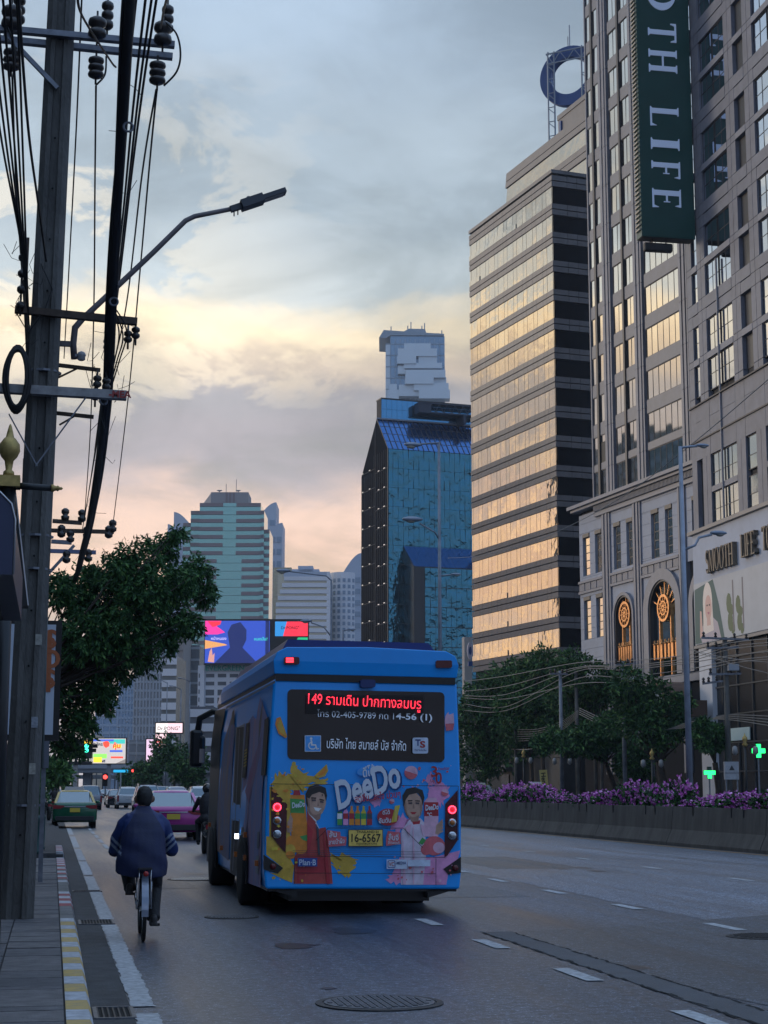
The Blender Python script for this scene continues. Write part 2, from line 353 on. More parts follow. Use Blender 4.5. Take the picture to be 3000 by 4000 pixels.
def grate(label, x0, x1, y0, y1):
    t = thing('drain_grate', label, 'drain grate', ((x0 + x1) / 2, (y0 + y1) / 2, 0)); X = (x1 - x0) / 2; Y = (y1 - y0) / 2
    MB().box(-X, X, -Y, Y, .003, .0055).build('pit', mat('pit_black', (.006, .006, .006), .9), t)
    b = MB()
    for s in (-1, 1): b.box(s * X - .014, s * X + .014, -Y, Y, .004, .016).box(-X, X, s * Y - .014, s * Y + .014, .004, .0162)
    b.build('frame', M_IRONL, t); n = int(X * 2 / .035)
    for k in range(n): blk('grate_bar', M_IRON, t, -X + (k + .5) * 2 * X / n - .006, -X + (k + .5) * 2 * X / n + .006, -Y + .014, Y - .014, .004, .013)
grate('iron drain grate in the gutter at the bottom edge', .34, .60, 12.12, 12.72)
grate('iron drain grate in the gutter beside the bicycle wheel', .36, .75, 20.42, 21.08)
grate('small drain grate in the gutter ahead of the cyclist', .36, .78, 26.85, 27.15)
# ================================================================ buildings on the right
def building(name, label, O, a):
    a = R(a); return thing(name, label, 'building', (O[0], O[1], 0), math.atan2(math.cos(a), math.sin(a)))
M_GRAN = mat('granite_mauve', (.155, .168, .215), .5, var=.18, vs=.9, bump=.05, bs=8)
M_GRAN2 = mat('granite_light', (.20, .212, .26), .5, var=.15, vs=.8)
M_DARK = mat('core_dark', (.03, .03, .033), .8)  # dark building cores, visible in the gaps between panels
M_FRAME = mat('dark_bronze_frame', (.05, .05, .055), .45, .5)
M_MIR = mat('mirror_glass', (.58, .62, .68), .03, 1.0, bump=.014, bs=.55)
M_MIR2 = mat('mirror_glass_warm', (.64, .60, .54), .035, 1.0, bump=.03, bs=.5)
M_TEAL = mat('tinted_glass_pale', (.46, .56, .58), .05, 1.0, bump=.03, bs=.7)
M_DKG = mat('shaded_glass', (.010, .011, .014), .18, spec=.25)  # the banded tower's glass, darkened in colour for its shaded end
M_WALL = mat('painted_wall_pale', (.42, .47, .58), .7, var=.08, vs=.6)
M_BRONZE = mat('bronze_letters', (.16, .14, .115), .5, .4, var=.2, vs=3)
# ---- tower with the vertical green sign (facade along the far pavement)
A = building('office_tower', 'mauve granite office tower with mirror windows at the right edge', (54, 139), 0)
MB().box(-42, -.75, -26, -.42, 0, 92).build('core', M_DARK, A)
def bands(k): T = 41.4 + 8.4 * k; return [(T - 2.9, T), (T - 6.25, T - 3.5)]
rows = [r for k in range(0, 6) for r in bands(k)]
def window(P, u0, u1, v0, v1, m, cols, split, w=-.20, fr=.035):
    fw = MB()
    for c in range(cols + 1):
        u = u0 + (u1 - u0) * c / cols; fw.box(u - fr / 2, u + fr / 2, w - .12, w + .03, v0, v1)
    fw.box(u0, u1, w - .12, w + .027, v0 - .02, v0 + .05).box(u0, u1, w - .12, w + .027, v1 - .05, v1 + .02)
    if split: fw.box(u0, u1, w - .12, w + .024, v0 + (v1 - v0) * split - .025, v0 + (v1 - v0) * split + .025)
    f = fw.build('window', M_FRAME, P)
    for c in range(cols):
        a = u0 + (u1 - u0) * c / cols + fr / 2; b = u0 + (u1 - u0) * (c + 1) / cols - fr / 2
        for (s0, s1) in ([(0, split), (split, 1)] if split else [(0, 1)]):
            blk('pane', m, f, a, b, w - .03, w, v0 + (v1 - v0) * s0 + .025, v0 + (v1 - v0) * s1 - .025, .004)
for bay in range(3):
    o = -11.55 * bay
    for (v0, v1) in rows:
        if bay == 0: window(A, -3.05, -1.8, v0, v1, M_MIR, 1, .5)
        window(A, -7.56 + o, -4.95 + o, v0, v1, M_MIR, 2, .5); window(A, -10.55 + o, -7.83 + o, v0, v1, M_MIR, 2, .5)
        blk('recess_panel', mat('recess_dark', (.035, .037, .042), .3), A, -14.55 + o, -12.45 + o, -.41, -.36, v0, v1)
    for (v0, v1) in ((26.83, 29.55), (23.75, 26.3)):
        window(A, -7.58 + o, -5.0 + o, v0, v1, M_TEAL, 2, .42); window(A, -10.6 + o, -7.75 + o, v0, v1, M_TEAL, 2, .42)
        window(A, -14.4 + o, -12.5 + o, v0, v1, M_TEAL, 1, .42)
edges = sorted(set([23.5, 31.0, 34.35, 35.12] + [e for k in range(6) for e in (35.15 + 8.4 * k, 41.4 + 8.4 * k, 37.9 + 8.4 * k, 38.5 + 8.4 * k, 42.5 + 8.4 * k)]))
for (a, b) in ((-1.8, -.6), (-3.98, -3.08), (-4.92, -4.0)) + tuple(q for bay in range(3) for q in ((-11.48 - 11.55 * bay, -10.6 - 11.55 * bay), (-12.45 - 11.55 * bay, -11.5 - 11.55 * bay), (-15.5 - 11.55 * bay, -14.57 - 11.55 * bay), (-16.45 - 11.55 * bay, -15.52 - 11.55 * bay))):
    pm = MB()
    for e0, e1 in zip(edges, edges[1:]): pm.box(a + .02, b - .02, -.42, -.02, e0 + .025, e1 - .02)
    pm.build('granite_pier', M_GRAN, A)
for k in range(6):
    T = 41.4 + 8.4 * k
    for bay in range(3):
        o = -11.55 * bay
        for (a, b) in ((-10.58, -4.93), (-14.55, -12.47)) if bay else ((-10.58, -4.93), (-14.55, -12.47), (-3.06, -1.8)):
            blk('spandrel_band', M_GRAN2, A, a + o, b + o, -.42, .005, T - 3.48, T - 2.93)
            blk('spandrel_band', M_GRAN, A, a + o, b + o, -.42, -.03, T + .03, T + 1.02); blk('spandrel_band', M_GRAN, A, a + o, b + o, -.42, .0, T + 1.10, T + 2.1)
for (a, b) in ((-4.95, -.6), (-10.6, -5.0), (-12.5, -10.62), (-16.5, -12.52), (-22, -16.52), (-40, -22.02)):
    for (v0, v1) in ((29.6, 31.2), (31.23, 32.9), (32.93, 34.3)): blk('granite_panel', M_GRAN, A, a, b - .03, -.42, -.015, v0, v1)
blk('ledge', M_FRAME, A, -40, -.5, -.42, .16, 34.32, 34.44); blk('ledge', M_FRAME, A, -40, -.6, -.42, .11, 31.18, 31.3)
for bay in range(3): blk('sill_band', M_GRAN2, A, -10.6 - 11.55 * bay, -5 - 11.55 * bay, -.42, 0, 26.33, 26.8)
blk('ledge', mat('zinc_grey', (.22, .22, .23), .5, .3), A, -40, -.2, -.42, .5, 23.2, 23.5)
blk('sign_wall', M_WALL, A, -40, -.75, -.42, .2, 13.6, 23.18)
blk('downpipe', mat('pipe_grey', (.25, .26, .30), .5), A, -7.74, -7.60, .0, .14, 23.5, 46)
# shop front below
blk('shop_front', mat('shop_interior', (.012, .014, .016), .25, spec=.3), A, -40, -4.5, -.5, -.1, .14, 13.3)
for k in range(9): blk('shop_mullion', mat('shop_frame', (.06, .07, .08), .4, .4), A, -6 - k * 3.1, -5.9 - k * 3.1, -.1, .02, .14, 13.3)
for k in range(5): blk('shop_transom', mat('shop_frame'), A, -40, -4.5, -.1, .025, 2.9 + k * 2.3, 3.0 + k * 2.3)
blk('white_column', mat('column_white', (.62, .64, .70), .6, var=.06, vs=1), A, -4.5, -1.7, -.42, .3, .14, 13.6)
blk('awning_sign', mat('awning_text', (.45, .60, .62), .5), A, -11.5, -7.5, .03, .1, 5.4, 6.4)
blk('soffit_ledge', mat('zinc_grey'), A, -40, -1.0, .2, .45, 13.35, 13.6)
# serif letters from simple strokes
def glyph(ch):
    S = .17; t = .055; sr = .055; out = []
    def rc(x0, x1, y0, y1): out.append([(x0, y0), (x1, y0), (x1, y1), (x0, y1)])
    def stem(x, th=S):
        rc(x, x + th, 0, 1); rc(x - sr, x + th + sr, 0, .035); rc(x - sr, x + th + sr, .965, 1)
        out.append([(x - sr * .5, .035), (x + th + sr * .5, .035), (x + th, .075), (x, .075)]); out.append([(x, .925), (x + th, .925), (x + th + sr * .5, .965), (x - sr * .5, .965)])
    def arc(cx, cy, ax, ay, bx, by, t0, t1, n=20):
        for k in range(n):
            p = t0 + (t1 - t0) * k / n; q = t0 + (t1 - t0) * (k + 1) / n
            out.append([(cx + ax * math.cos(p), cy + ay * math.sin(p)), (cx + ax * math.cos(q), cy + ay * math.sin(q)), (cx + bx * math.cos(q), cy + by * math.sin(q)), (cx + bx * math.cos(p), cy + by * math.sin(p))])
    def arm(x0, x1, y0, y1, fl):
        rc(x0, x1, y0, y1)
        out.append([(x1, y0), (x1, y1), (x1 - .10, y1 if fl > 0 else y1), (x1 - .03, y0 - .16)] if fl < 0 else [(x1 - .10, y0), (x1, y0), (x1, y1), (x1 - .01, y1 + .17)])
    if ch == 'I': stem(.07); wd = .31
    elif ch == 'H': stem(.07); stem(.60); rc(.24, .60, .47, .47 + t); wd = .84
    elif ch == 'L': stem(.07); arm(.24, .66, 0, t, 1); wd = .72
    elif ch == 'F': stem(.07); arm(.24, .62, 1 - t, 1, -1); rc(.24, .46, .48, .48 + t); out.append([(.44, .40), (.47, .40), (.47, .62), (.44, .62)]); wd = .68
    elif ch == 'E': stem(.07); arm(.24, .62, 1 - t, 1, -1); arm(.24, .66, 0, t, 1); rc(.24, .46, .48, .48 + t); out.append([(.44, .40), (.47, .40), (.47, .62), (.44, .62)]); wd = .72
    elif ch == 'T':
        stem(.29); rc(.05, .70, 1 - t, 1); out.append([(.03, 1), (.03, .80), (.06, .80), (.12, .95)]); out.append([(.72, 1), (.63, .95), (.69, .80), (.72, .80)]); wd = .75
    elif ch == 'O': arc(.45, .5, .42, .52, .25, .48, 0, 2 * math.pi, 32); wd = .90
    elif ch == 'S':
        pts = []
        for k in range(25):
            p = math.pi * (.18 + 1.22 * k / 24); pts.append((.32 + .22 * math.cos(p), .74 + .24 * math.sin(p)))
        for k in range(25):
            p = math.pi * (.42 - 1.30 * k / 24); pts.append((.32 + .24 * math.cos(p), .26 + .25 * math.sin(p)))
        for k in range(len(pts) - 1):
            (x0, y0), (x1, y1) = pts[k], pts[k + 1]; f = math.sin(math.pi * k / (len(pts) - 1)); h = .025 + .06 * f
            L = math.hypot(x1 - x0, y1 - y0) or 1; nx, ny = -(y1 - y0) / L * h, (x1 - x0) / L * h
            out.append([(x0 - nx, y0 - ny), (x1 - nx, y1 - ny), (x1 + nx, y1 + ny), (x0 + nx, y0 + ny)])
        wd = .64
    elif ch == 'M':
        stem(.07, .07); stem(.80); out.append([(.05, 1), (.24, 1), (.56, .02), (.46, .02)]); out.append([(.48, .04), (.54, .02), (.83, 1), (.76, 1)]); wd = 1.05
    elif ch == 'W':
        out.extend([[(.0, 1), (.18, 1), (.40, .0), (.32, 0)], [(.34, 0), (.40, 0), (.60, .9), (.53, .9)], [(.45, 1), (.62, 1), (.84, 0), (.76, 0)], [(.78, 0), (.84, 0), (1.06, 1), (1.0, 1)]]); wd = 1.06
    elif ch == 'R':
        stem(.07); arc(.28, .74, .32, .27, .15, .21, -math.pi / 2, math.pi / 2, 14); out.append([(.30, .46), (.48, .46), (.80, .0), (.58, .0)]); wd = .78
    else: wd = .35
    return out, wd
def serif(word, size, depth, gap=.10):                              # one MB per letter, x to the right, z up, front at y = 0
    x = 0; res = []
    for ch in word:
        ps, wd = glyph(ch)
        if ps:
            b = MB()
            for k, p in enumerate(ps): b.prism([((x + a) * size, c * size) for a, c in p], -(k % 5) * .003, depth, 'y')
            res.append((ch, b))
        x += wd + gap
    return res, x * size
# raised letters on the pale sign wall: read from high u to low u
def place_letters(res, parent, xf, m, name='raised_letter'):
    for ch, b in res:
        me = b.mesh(name, m, xf); bm = bmesh.new(); bm.from_mesh(me); bmesh.ops.recalc_face_normals(bm, faces=bm.faces); bm.to_mesh(me); bm.free(); link(name, me, parent)
xf = Matrix(((-1, 0, 0, -4.6), (0, -1, 0, .62), (0, 0, 1, 19.45), (0, 0, 0, 1)))
res, W = serif('SMOOTH', 1.85, .42, .02); place_letters([(c, b) for c, b in res], A, xf @ Matrix.Scale(.62, 4, (1, 0, 0)), M_BRONZE)
xf2 = Matrix(((-1, 0, 0, -12.1), (0, -1, 0, .62), (0, 0, 1, 19.75), (0, 0, 0, 1)))
res, W2 = serif('LIFE', 1.85, .42, .02); place_letters(res, A, xf2 @ Matrix.Scale(.62, 4, (1, 0, 0)), M_BRONZE)
xf3 = Matrix(((-1, 0, 0, -16.3), (0, -1, 0, .62), (0, 0, 1, 19.75), (0, 0, 0, 1)))
res, W2 = serif('TOWER', 1.85, .42, .02); place_letters(res, A, xf3 @ Matrix.Scale(.62, 4, (1, 0, 0)), M_BRONZE)
# beauty billboard under the letters: a flat printed panel
bb = thing('billboard', 'wide printed billboard of a smiling person under the raised tower letters', 'billboard', (54 - .2, 139, 0), math.atan2(1, 0))
MB().box(-20, -1.0, .0, .12, 13.7, 18.9).build('panel', mat('print_pale', (.50, .52, .56), .6, var=.05, vs=1), bb)
pr = MB()
def disc(b, cx, cz, rx, rz, y, mi, n=20, a0=0, a1=2 * math.pi):
    vs = [(cx, y, cz)] + [(cx + rx * math.cos(a0 + (a1 - a0) * k / n), y, cz + rz * math.sin(a0 + (a1 - a0) * k / n)) for k in range(n + 1)]
    b.add(vs, [(0, k + 1, k + 2) for k in range(n)], mi)
def poly(b, pts, y, mi): b.add([(x, y, z) for x, z in pts], [tuple(range(len(pts)))], mi)
Y0 = .125
poly(pr, [(-1.05, 13.75), (-7.6, 13.75), (-6.6, 16.6), (-5.4, 18.85), (-1.2, 18.4)], Y0, 0)                    # green-grey field
poly(pr, [(-2.6, 13.76), (-6.9, 13.76), (-6.2, 15.2), (-5.0, 15.8), (-3.4, 15.6), (-2.2, 14.6)], Y0 + .004, 1)
disc(pr, -4.1, 17.0, 1.05, 1.75, Y0 + .006, 2); poly(pr, [(-3.1, 17.2), (-5.1, 17.2), (-5.3, 14.6), (-3.0, 14.4)], Y0 + .005, 2)
disc(pr, -4.25, 16.6, .72, 1.05, Y0 + .009, 3); poly(pr, [(-3.9, 15.9), (-4.6, 15.9), (-4.7, 15.1), (-3.85, 15.1)], Y0 + .008, 3)
disc(pr, -4.0, 16.8, .16, .08, Y0 + .012, 4); disc(pr, -4.52, 16.8, .16, .08, Y0 + .012, 4); poly(pr, [(-4.0, 16.25), (-4.55, 16.2), (-4.4, 16.02), (-4.15, 16.03)], Y0 + .012, 5)
poly(pr, [(-2.2, 14.2), (-2.9, 14.2), (-2.7, 16.4), (-2.35, 16.5)], Y0 + .010, 3)
for k, (x, z, s) in enumerate([(-8.7, 16.5, 1), (-8.9, 15.0, 1), (-10.6, 16.2, .9), (-10.8, 14.8, .9)]): disc(pr, x, z, .55 * s, .85 * s, Y0 + .003, 6, 9); disc(pr, x - .5, z - .6, .45 * s, .5 * s, Y0 + .004, 6, 7)
for x in (-9.6, -11.6): pr.box(x - .12, x + .12, Y0, Y0 + .006, 14.2, 18.3, 7)
pr.build('printed_picture', [mat('pr_green', (.06, .13, .13), .6), mat('pr_lilac', (.52, .46, .52), .6), mat('pr_blond', (.86, .76, .70), .6), mat('pr_skin', (.74, .48, .42), .6), mat('pr_eye', (.06, .05, .05), .6), mat('pr_lips', (.55, .2, .25), .6), mat('pr_leaf', (.13, .17, .09), .6), mat('pr_grey', (.20, .18, .20), .6)], bb, fix=True)
# ---- green vertical sign
sg = thing('vertical_sign', 'tall dark green vertical sign box with pale serif letters on the tower corner', 'sign', (0, 0, 0))
SY = 135.6; SX0, SX1 = atY(2507.6, 921, SY).x, 53.85; SB = atY(2507.6, 921, SY).z
M_SG = mat('sign_green', (.004, .056, .048), .42, var=.08, vs=.5)
MB().box(SX0, SX1, SY, SY + 1.35, SB, 92).build('sign_box', M_SG, sg)
blk('soffit', mat('soffit_dark', (.02, .02, .022), .6), sg, SX0 + .1, SX1 - .1, SY + .1, SY + 1.25, SB - .06, SB + .02)
for k in range(100): blk('louvre_slat', mat('slat_tan', (.42, .36, .28), .5), sg, SX0 - .16, SX0 - .02, SY + .15, SY + 1.2, SB + .6 + k * .42, SB + .74 + k * .42)
LZ = lambda yy: atY(2600, yy * .4521, SY).z
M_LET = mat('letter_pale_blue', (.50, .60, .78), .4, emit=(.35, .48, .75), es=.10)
for ch, y0, y1 in (('M', -1000, -760), ('O', -560, -290), ('O', -220, 105), ('T', 198, 372), ('H', 430, 635), ('L', 925, 1108), ('I', 1192, 1302), ('F', 1392, 1555), ('E', 1630, 1812)):
    ps, wd = glyph(ch); z0, z1 = LZ(y0), LZ(y1); b = MB()
    for k, p in enumerate(ps): b.prism([(c, -a / wd) for a, c in p], -(k % 5) * .002, .10, 'y')
    xa = atY(2250 + .4521 * 650, 700, SY).x; xb = atY(2250 + .4521 * 895, 700, SY).x
    X = Matrix(((xb - xa, 0, 0, xa + .05), (0, 1, 0, SY - .10), (0, 0, z0 - z1, z0), (0, 0, 0, 1)))
    place_letters([(ch, b)], sg, X, M_LET, 'sign_letter')
fl = thing('floodlight_box', 'small black box hanging below the green vertical sign', 'floodlight', (SX0 + 2.1, SY + .6, SB - 1.2))
MB().box(-1.75, .85, -.3, .3, .0, .8).build('housing', mat('black_plastic', (.012, .012, .013), .5), fl, bevel=.15)
MB().box(-1.0, -.92, -.04, .04, .78, 1.2).box(.25, .33, -.04, .04, .78, 1.2).build('bracket', M_FRAME, fl)
# ---- neighbouring wing: fluted pilasters above, arched podium below
B = building('office_wing', 'stone office wing with fluted pilasters, cornice and arched clock windows', (57.6, 148), -6.6)
MB().box(-1.6, 21.6, -24, -.45, 31, 92).box(-1.2, 25.1, -24, -.2, 0, 31.2).build('core', M_DARK, B)
M_SPB = mat('spandrel_stone', (.19, .195, .225), .5, var=.12, vs=.8)
cols_ = [(20.28, 21.55), (18.42, 19.8)]
brow = [(34.15 + .3 - 2.9, 34.45)] + [(38.15 + 4.3 * k - 2.9, 38.15 + 4.3 * k) for k in range(13)]
for i, (v0, v1) in enumerate(brow):
    for (a, b) in cols_: window(B, a, b, v0, v1, M_MIR2, 1, 0, -.14, .06)
    window(B, 13.72, 16.05, v0, v1, M_MIR2, 2, 0, -.18); window(B, 11.02, 13.3, v0, v1, M_MIR2, 2, 0, -.18)
    if i == 0: window(B, 1.3, 8.8, v0, v1, M_TEAL, 6, 0, -.18)
    else: window(B, 1.3, 8.8, v0, v1, M_MIR2, 6, 0, -.18)
    window(B, -1.5, -.5, v0, v1, M_MIR2, 1, 0, -.3)
    top = brow[i + 1][0] if i + 1 < len(brow) else v1 + 1.4
    for (a, b) in cols_ + [(13.72, 16.05), (11.02, 13.3), (1.3, 8.8)]: blk('spandrel_panel', M_SPB, B, a + .02, b - .02, -.45, -.06, v1 + .03, top - .03)
for (a, b) in ((16.33, 18.38), (9.02, 11.0), (-.5, 1.27)):
    nfl = 5; wfl = (b - a) / nfl
    for i in range(len(brow)):
        v0 = 31.3 if i == 0 else brow[i][0] - .72; v1 = brow[i + 1][0] - .76 if i + 1 < len(brow) else 92; pm = MB()
        for q in range(nfl): pm.box(a + q * wfl + .05, a + (q + 1) * wfl - .05, -.45, .16 if q % 2 else .08, v0, v1)
        pm.build('pilaster', M_GRAN2, B)
for (a, b) in ((19.82, 20.26), (13.32, 13.7)): blk('mullion', M_FRAME, B, a, b, -.45, .06, 31.4, 92)
blk('corner_pier', M_GRAN2, B, 21.57, 21.8, -.45, .02, 31.3, 92)
blk('louvre', mat('louvre_black', (.02, .02, .02), .6), B, 18.45, 19.78, -.13, -.1, 35.3, 37.4)
# podium
M_POD = mat('podium_stone', (.33, .37, .46), .65, var=.1, vs=.7)
def wallgrid(u0, u1, v0, v1, holes):                                 # wall around rectangular openings, in courses
    us = sorted(set([u0, u1] + [h[0] for h in holes] + [h[1] for h in holes])); vs = sorted(set([v0, v1] + [h[2] for h in holes] + [h[3] for h in holes]))
    b = MB()
    for a0, a1 in zip(us, us[1:]):
        for b0, b1 in zip(vs, vs[1:]):
            mu, mv = (a0 + a1) / 2, (b0 + b1) / 2
            if any(h[0] < mu < h[1] and h[2] < mv < h[3] for h in holes): continue
            n = max(1, round((b1 - b0) / 1.1))
            for k in range(n): b.box(a0, a1, -.2, .1, b0 + (b1 - b0) * k / n + .012, b0 + (b1 - b0) * (k + 1) / n - .012)
    return b.build('podium_wall', M_POD, B)
H = []
for (a, b) in ((22.66, 24.45), (19.65, 21.35)): H += [(a, b, 23.8, 28.3), (a, b, 17.05, 21.6)]
for (a, b) in ((15.1, 16.8), (12.2, 13.8), (6.55, 8.25), (3.7, 5.25), (-1.9, -.2)): H += [(a, b, 23.6, 28.4)]
wallgrid(-2.5, 25.3, 22.4, 30.4, [h for h in H if h[2] > 22]); wallgrid(19.4, 25.3, 12, 22.38, [h for h in H if h[2] < 22])
for (a, b, v0, v1) in H:
    window(B, a + .35, b - .35, v0 + .05, v1 - .45, M_MIR2 if a > 11 else M_TEAL, 1, 0, -.12, .1)
    lit = MB()
    for k in range(1, 5): lit.box(a + .35, b - .35, -.13, -.08, v0 + (v1 - .45 - v0) * k / 5 - .04, v0 + (v1 - .45 - v0) * k / 5 + .04)
    lit.build('glazing_bar', M_FRAME, B); blk('lintel', mat('lintel_brown', (.20, .17, .14), .6), B, a + .1, b - .1, -.1, .18, v1 - .42, v1 - .02)
for (a, b) in ((17.4, 19.4), (10.3, 12.1), (.9, 2.4)):
    pm = MB(); nfl = 5; wfl = (b - a) / nfl
    for q in range(nfl): pm.box(a + q * wfl + .04, a + (q + 1) * wfl - .04, -.2, .36 if q % 2 else .26, 3, 29.6)
    pm.build('pilaster', M_GRAN2, B)
# decorated band and cornice
for (a, b) in ((19.42, 25.4), (12.12, 17.38), (2.42, 10.28)):
    blk('string_course', M_GRAN2, B, a, b, -.2, .30, 23.05, 23.3); blk('string_course', M_GRAN2, B, a, b, -.2, .28, 21.95, 22.2)
    n = int((b - a) / 1.25)
    for k in range(n): blk('relief_panel', M_GRAN, B, a + (b - a) * k / n + .1, a + (b - a) * (k + 1) / n - .1, .1, .2, 22.25, 23.0)
blk('cornice', M_GRAN2, B, -2.6, 26.2, -.2, 1.15, 31.05, 31.4); blk('cornice', M_GRAN2, B, -2.6, 25.9, -.2, .85, 30.75, 31.03); blk('frieze', M_GRAN2, B, -2.6, 20.9, -.2, .40, 29.65, 30.1)
dm = MB()
for k in range(84): dm.box(-2.5 + k * .275, -2.5 + k * .275 + .14, .1, .62, 30.12, 30.72)
dm.build('dentil_course', M_GRAN, B)['kind'] = 'stuff'
# arched windows with clocks
M_GOLD = mat('gilt', (.50, .24, .09), .35, .8, var=.25, vs=4)
def arch(cu, hw, vs_, vtop, sur, m_gl):
    r = hw; sp = vtop - r                                            # spring line
    def ring(r0, r1, w0, w1, name, m, base):
        b = MB(); n = 22; pts = [(cu + r0 * math.cos(math.pi * k / n), sp + r0 * math.sin(math.pi * k / n), cu + r1 * math.cos(math.pi * k / n), sp + r1 * math.sin(math.pi * k / n)) for k in range(n + 1)]
        for p, q in zip(pts, pts[1:]): b.add([(p[0], w1, p[1]), (q[0], w1, q[1]), (q[2], w1, q[3]), (p[2], w1, p[3]), (p[0], w0, p[1]), (q[0], w0, q[1]), (q[2], w0, q[3]), (p[2], w0, p[3])], [(0, 1, 2, 3), (0, 4, 5, 1), (3, 2, 6, 7)])
        b.box(cu - r1, cu - r0, w0, w1, base, sp).box(cu + r0, cu + r1, w0, w1, base, sp); return b.build(name, m, B, fix=True)
    ring(r + .12, r + sur, -.25, .42, 'arch_surround', M_GRAN2, vs_); ring(r - .06, r + .14, -.2, .30, 'arch_frame', M_FRAME, vs_)
    b = MB(); n = 22; b.add([(cu, -.1, sp)] + [(cu + r * math.cos(math.pi * k / n), -.1, sp + r * math.sin(math.pi * k / n)) for k in range(n + 1)], [(0, k + 2, k + 1) for k in range(n)])
    b.box(cu - r, cu + r, -.14, -.1, vs_, sp); gl = b.build('arched_pane', m_gl, B, fix=True)
    bars = MB()
    for k in range(1, 8):
        t = math.pi * k / 8; bars.bar((cu + .9 * math.cos(t), -.02, sp + .9 * math.sin(t)), (cu + r * math.cos(t), -.02, sp + r * math.sin(t)), .10)
    for q in (-.42, .42): bars.bar((cu + q * r, -.02, vs_), (cu + q * r, -.02, sp + .6), .16)
    bars.build('radial_bar', M_GOLD, B)
    ck = MB()
    def torus(r0, r1):
        for k in range(28):
            t, u = 2 * math.pi * k / 28, 2 * math.pi * (k + 1) / 28
            P = lambda rr, tt, w: (cu + rr * math.cos(tt), w, sp + .15 + rr * 1.05 * math.sin(tt))
            ck.add([P(r0, t, .25), P(r0, u, .25), P(r1, u, .25), P(r1, t, .25), P(r0, t, .02), P(r0, u, .02), P(r1, u, .02), P(r1, t, .02)], [(0, 1, 2, 3), (0, 4, 5, 1), (3, 2, 6, 7)])
    torus(1.02, 1.25); torus(.55, .68); torus(.12, .28)
    for k in range(12):
        t = 2 * math.pi * k / 12; ck.bar((cu + .2 * math.cos(t), .2, sp + .15 + .21 * math.sin(t)), (cu + 1.1 * math.cos(t), .2, sp + .15 + 1.15 * math.sin(t)), .07)
    ck.build('clock', M_GOLD, B, fix=True)
    n = 7
    for k in range(n): 
        u = cu - r + .1 + (k + .5) * (2 * r - .2) / n
        MB().box(u - .16, u + .16, .0, .12, vs_ + 1.6, vs_ + 3.0).lathe((u, .06, vs_ + 3.0), [(.16, 0), (.2, .1), (.06, .2), (.1, .35), (.02, .5)], 6).build('gilt_baluster', M_GOLD, B)
arch(14.42, 1.95, 12.6, 20.6, .45, M_MIR2); arch(5.9, 2.75, 12.2, 21.2, 1.2, M_TEAL); arch(-3.2, 2.7, 12.2, 21.0, .9, M_TEAL)
blk('podium_wall', M_POD, B, 12.1, 17.4, -.25, -.16, 12, 22.0); blk('podium_wall', M_POD, B, 2.4, 10.3, -.25, -.16, 12, 22.0)
def spandrels(u0, u1, cu, hw, top, v1, w):                           # wall between an arch and the band above
    b = MB(); n = 14; sp = top - hw
    for s in (-1, 1):
        e = u0 if s < 0 else u1; prev = (cu + s * hw, sp)
        for k in range(1, n + 1):
            t = math.pi / 2 * k / n; q = (cu + s * hw * math.cos(t), sp + hw * math.sin(t))
            b.add([(e, w, prev[1]), (prev[0], w, prev[1]), (q[0], w, q[1]), (e, w, q[1])], [(0, 1, 2, 3)]); prev = q
        b.add([(e, w, 12), (cu + s * hw, w, 12), (cu + s * hw, w, sp), (e, w, sp)], [(0, 1, 2, 3)])
    b.add([(u0, w, top), (u1, w, top), (u1, w, v1), (u0, w, v1)], [(0, 1, 2, 3)]); b.build('podium_wall', M_POD, B, fix=True)
spandrels(12.1, 17.4, 14.42, 2.0, 20.65, 21.94, .08); spandrels(2.42, 10.28, 5.9, 2.8, 21.25, 21.94, .08)
blk('entrance_base', mat('entrance_dark', (.030, .030, .034), .9, spec=.1), B, -4, 25, -.15, .05, .14, 11.9); blk('entrance_beam', M_GRAN2, B, -4, 19, -.1, .6, 11.3, 12.0)
# glazed canopy arch in front of the entrance
cn = thing('entrance_canopy', 'arched brown canopy with pale glass dome above the tower entrance', 'canopy', (atX(2585, 3000, 51).x, atX(2585, 3000, 51).y, 0))
CZ = atX(2585, 2745, 51).z
b = MB(); gmb = MB()
for k in range(12):
    t, u = math.pi * k / 12, math.pi * (k + 1) / 12
    for r0, r1, m in ((1.55, 2.0, b), (0, 1.53, gmb)):
        P = lambda rr, tt, y: (.2, rr * math.cos(tt) * 1.15 + y, CZ + rr * math.sin(tt) * .9)
        m.add([(-.4,) + P(r0, t, 0)[1:], (-.4,) + P(r0, u, 0)[1:], (-.4,) + P(r1, u, 0)[1:], (-.4,) + P(r1, t, 0)[1:], (2.0,) + P(r0, t, 0)[1:], (2.0,) + P(r0, u, 0)[1:], (2.0,) + P(r1, u, 0)[1:], (2.0,) + P(r1, t, 0)[1:]], [(0, 1, 2, 3), (0, 4, 5, 1), (3, 2, 6, 7)])
b.box(-.45, 2.1, -5.5, 5.5, CZ - 1.3, CZ - .02).build('arch_band', mat('canopy_brown', (.12, .075, .055), .5), cn, fix=True); gmb.build('glass_dome', mat('canopy_glass', (.55, .66, .75), .15, .4), cn, fix=True)
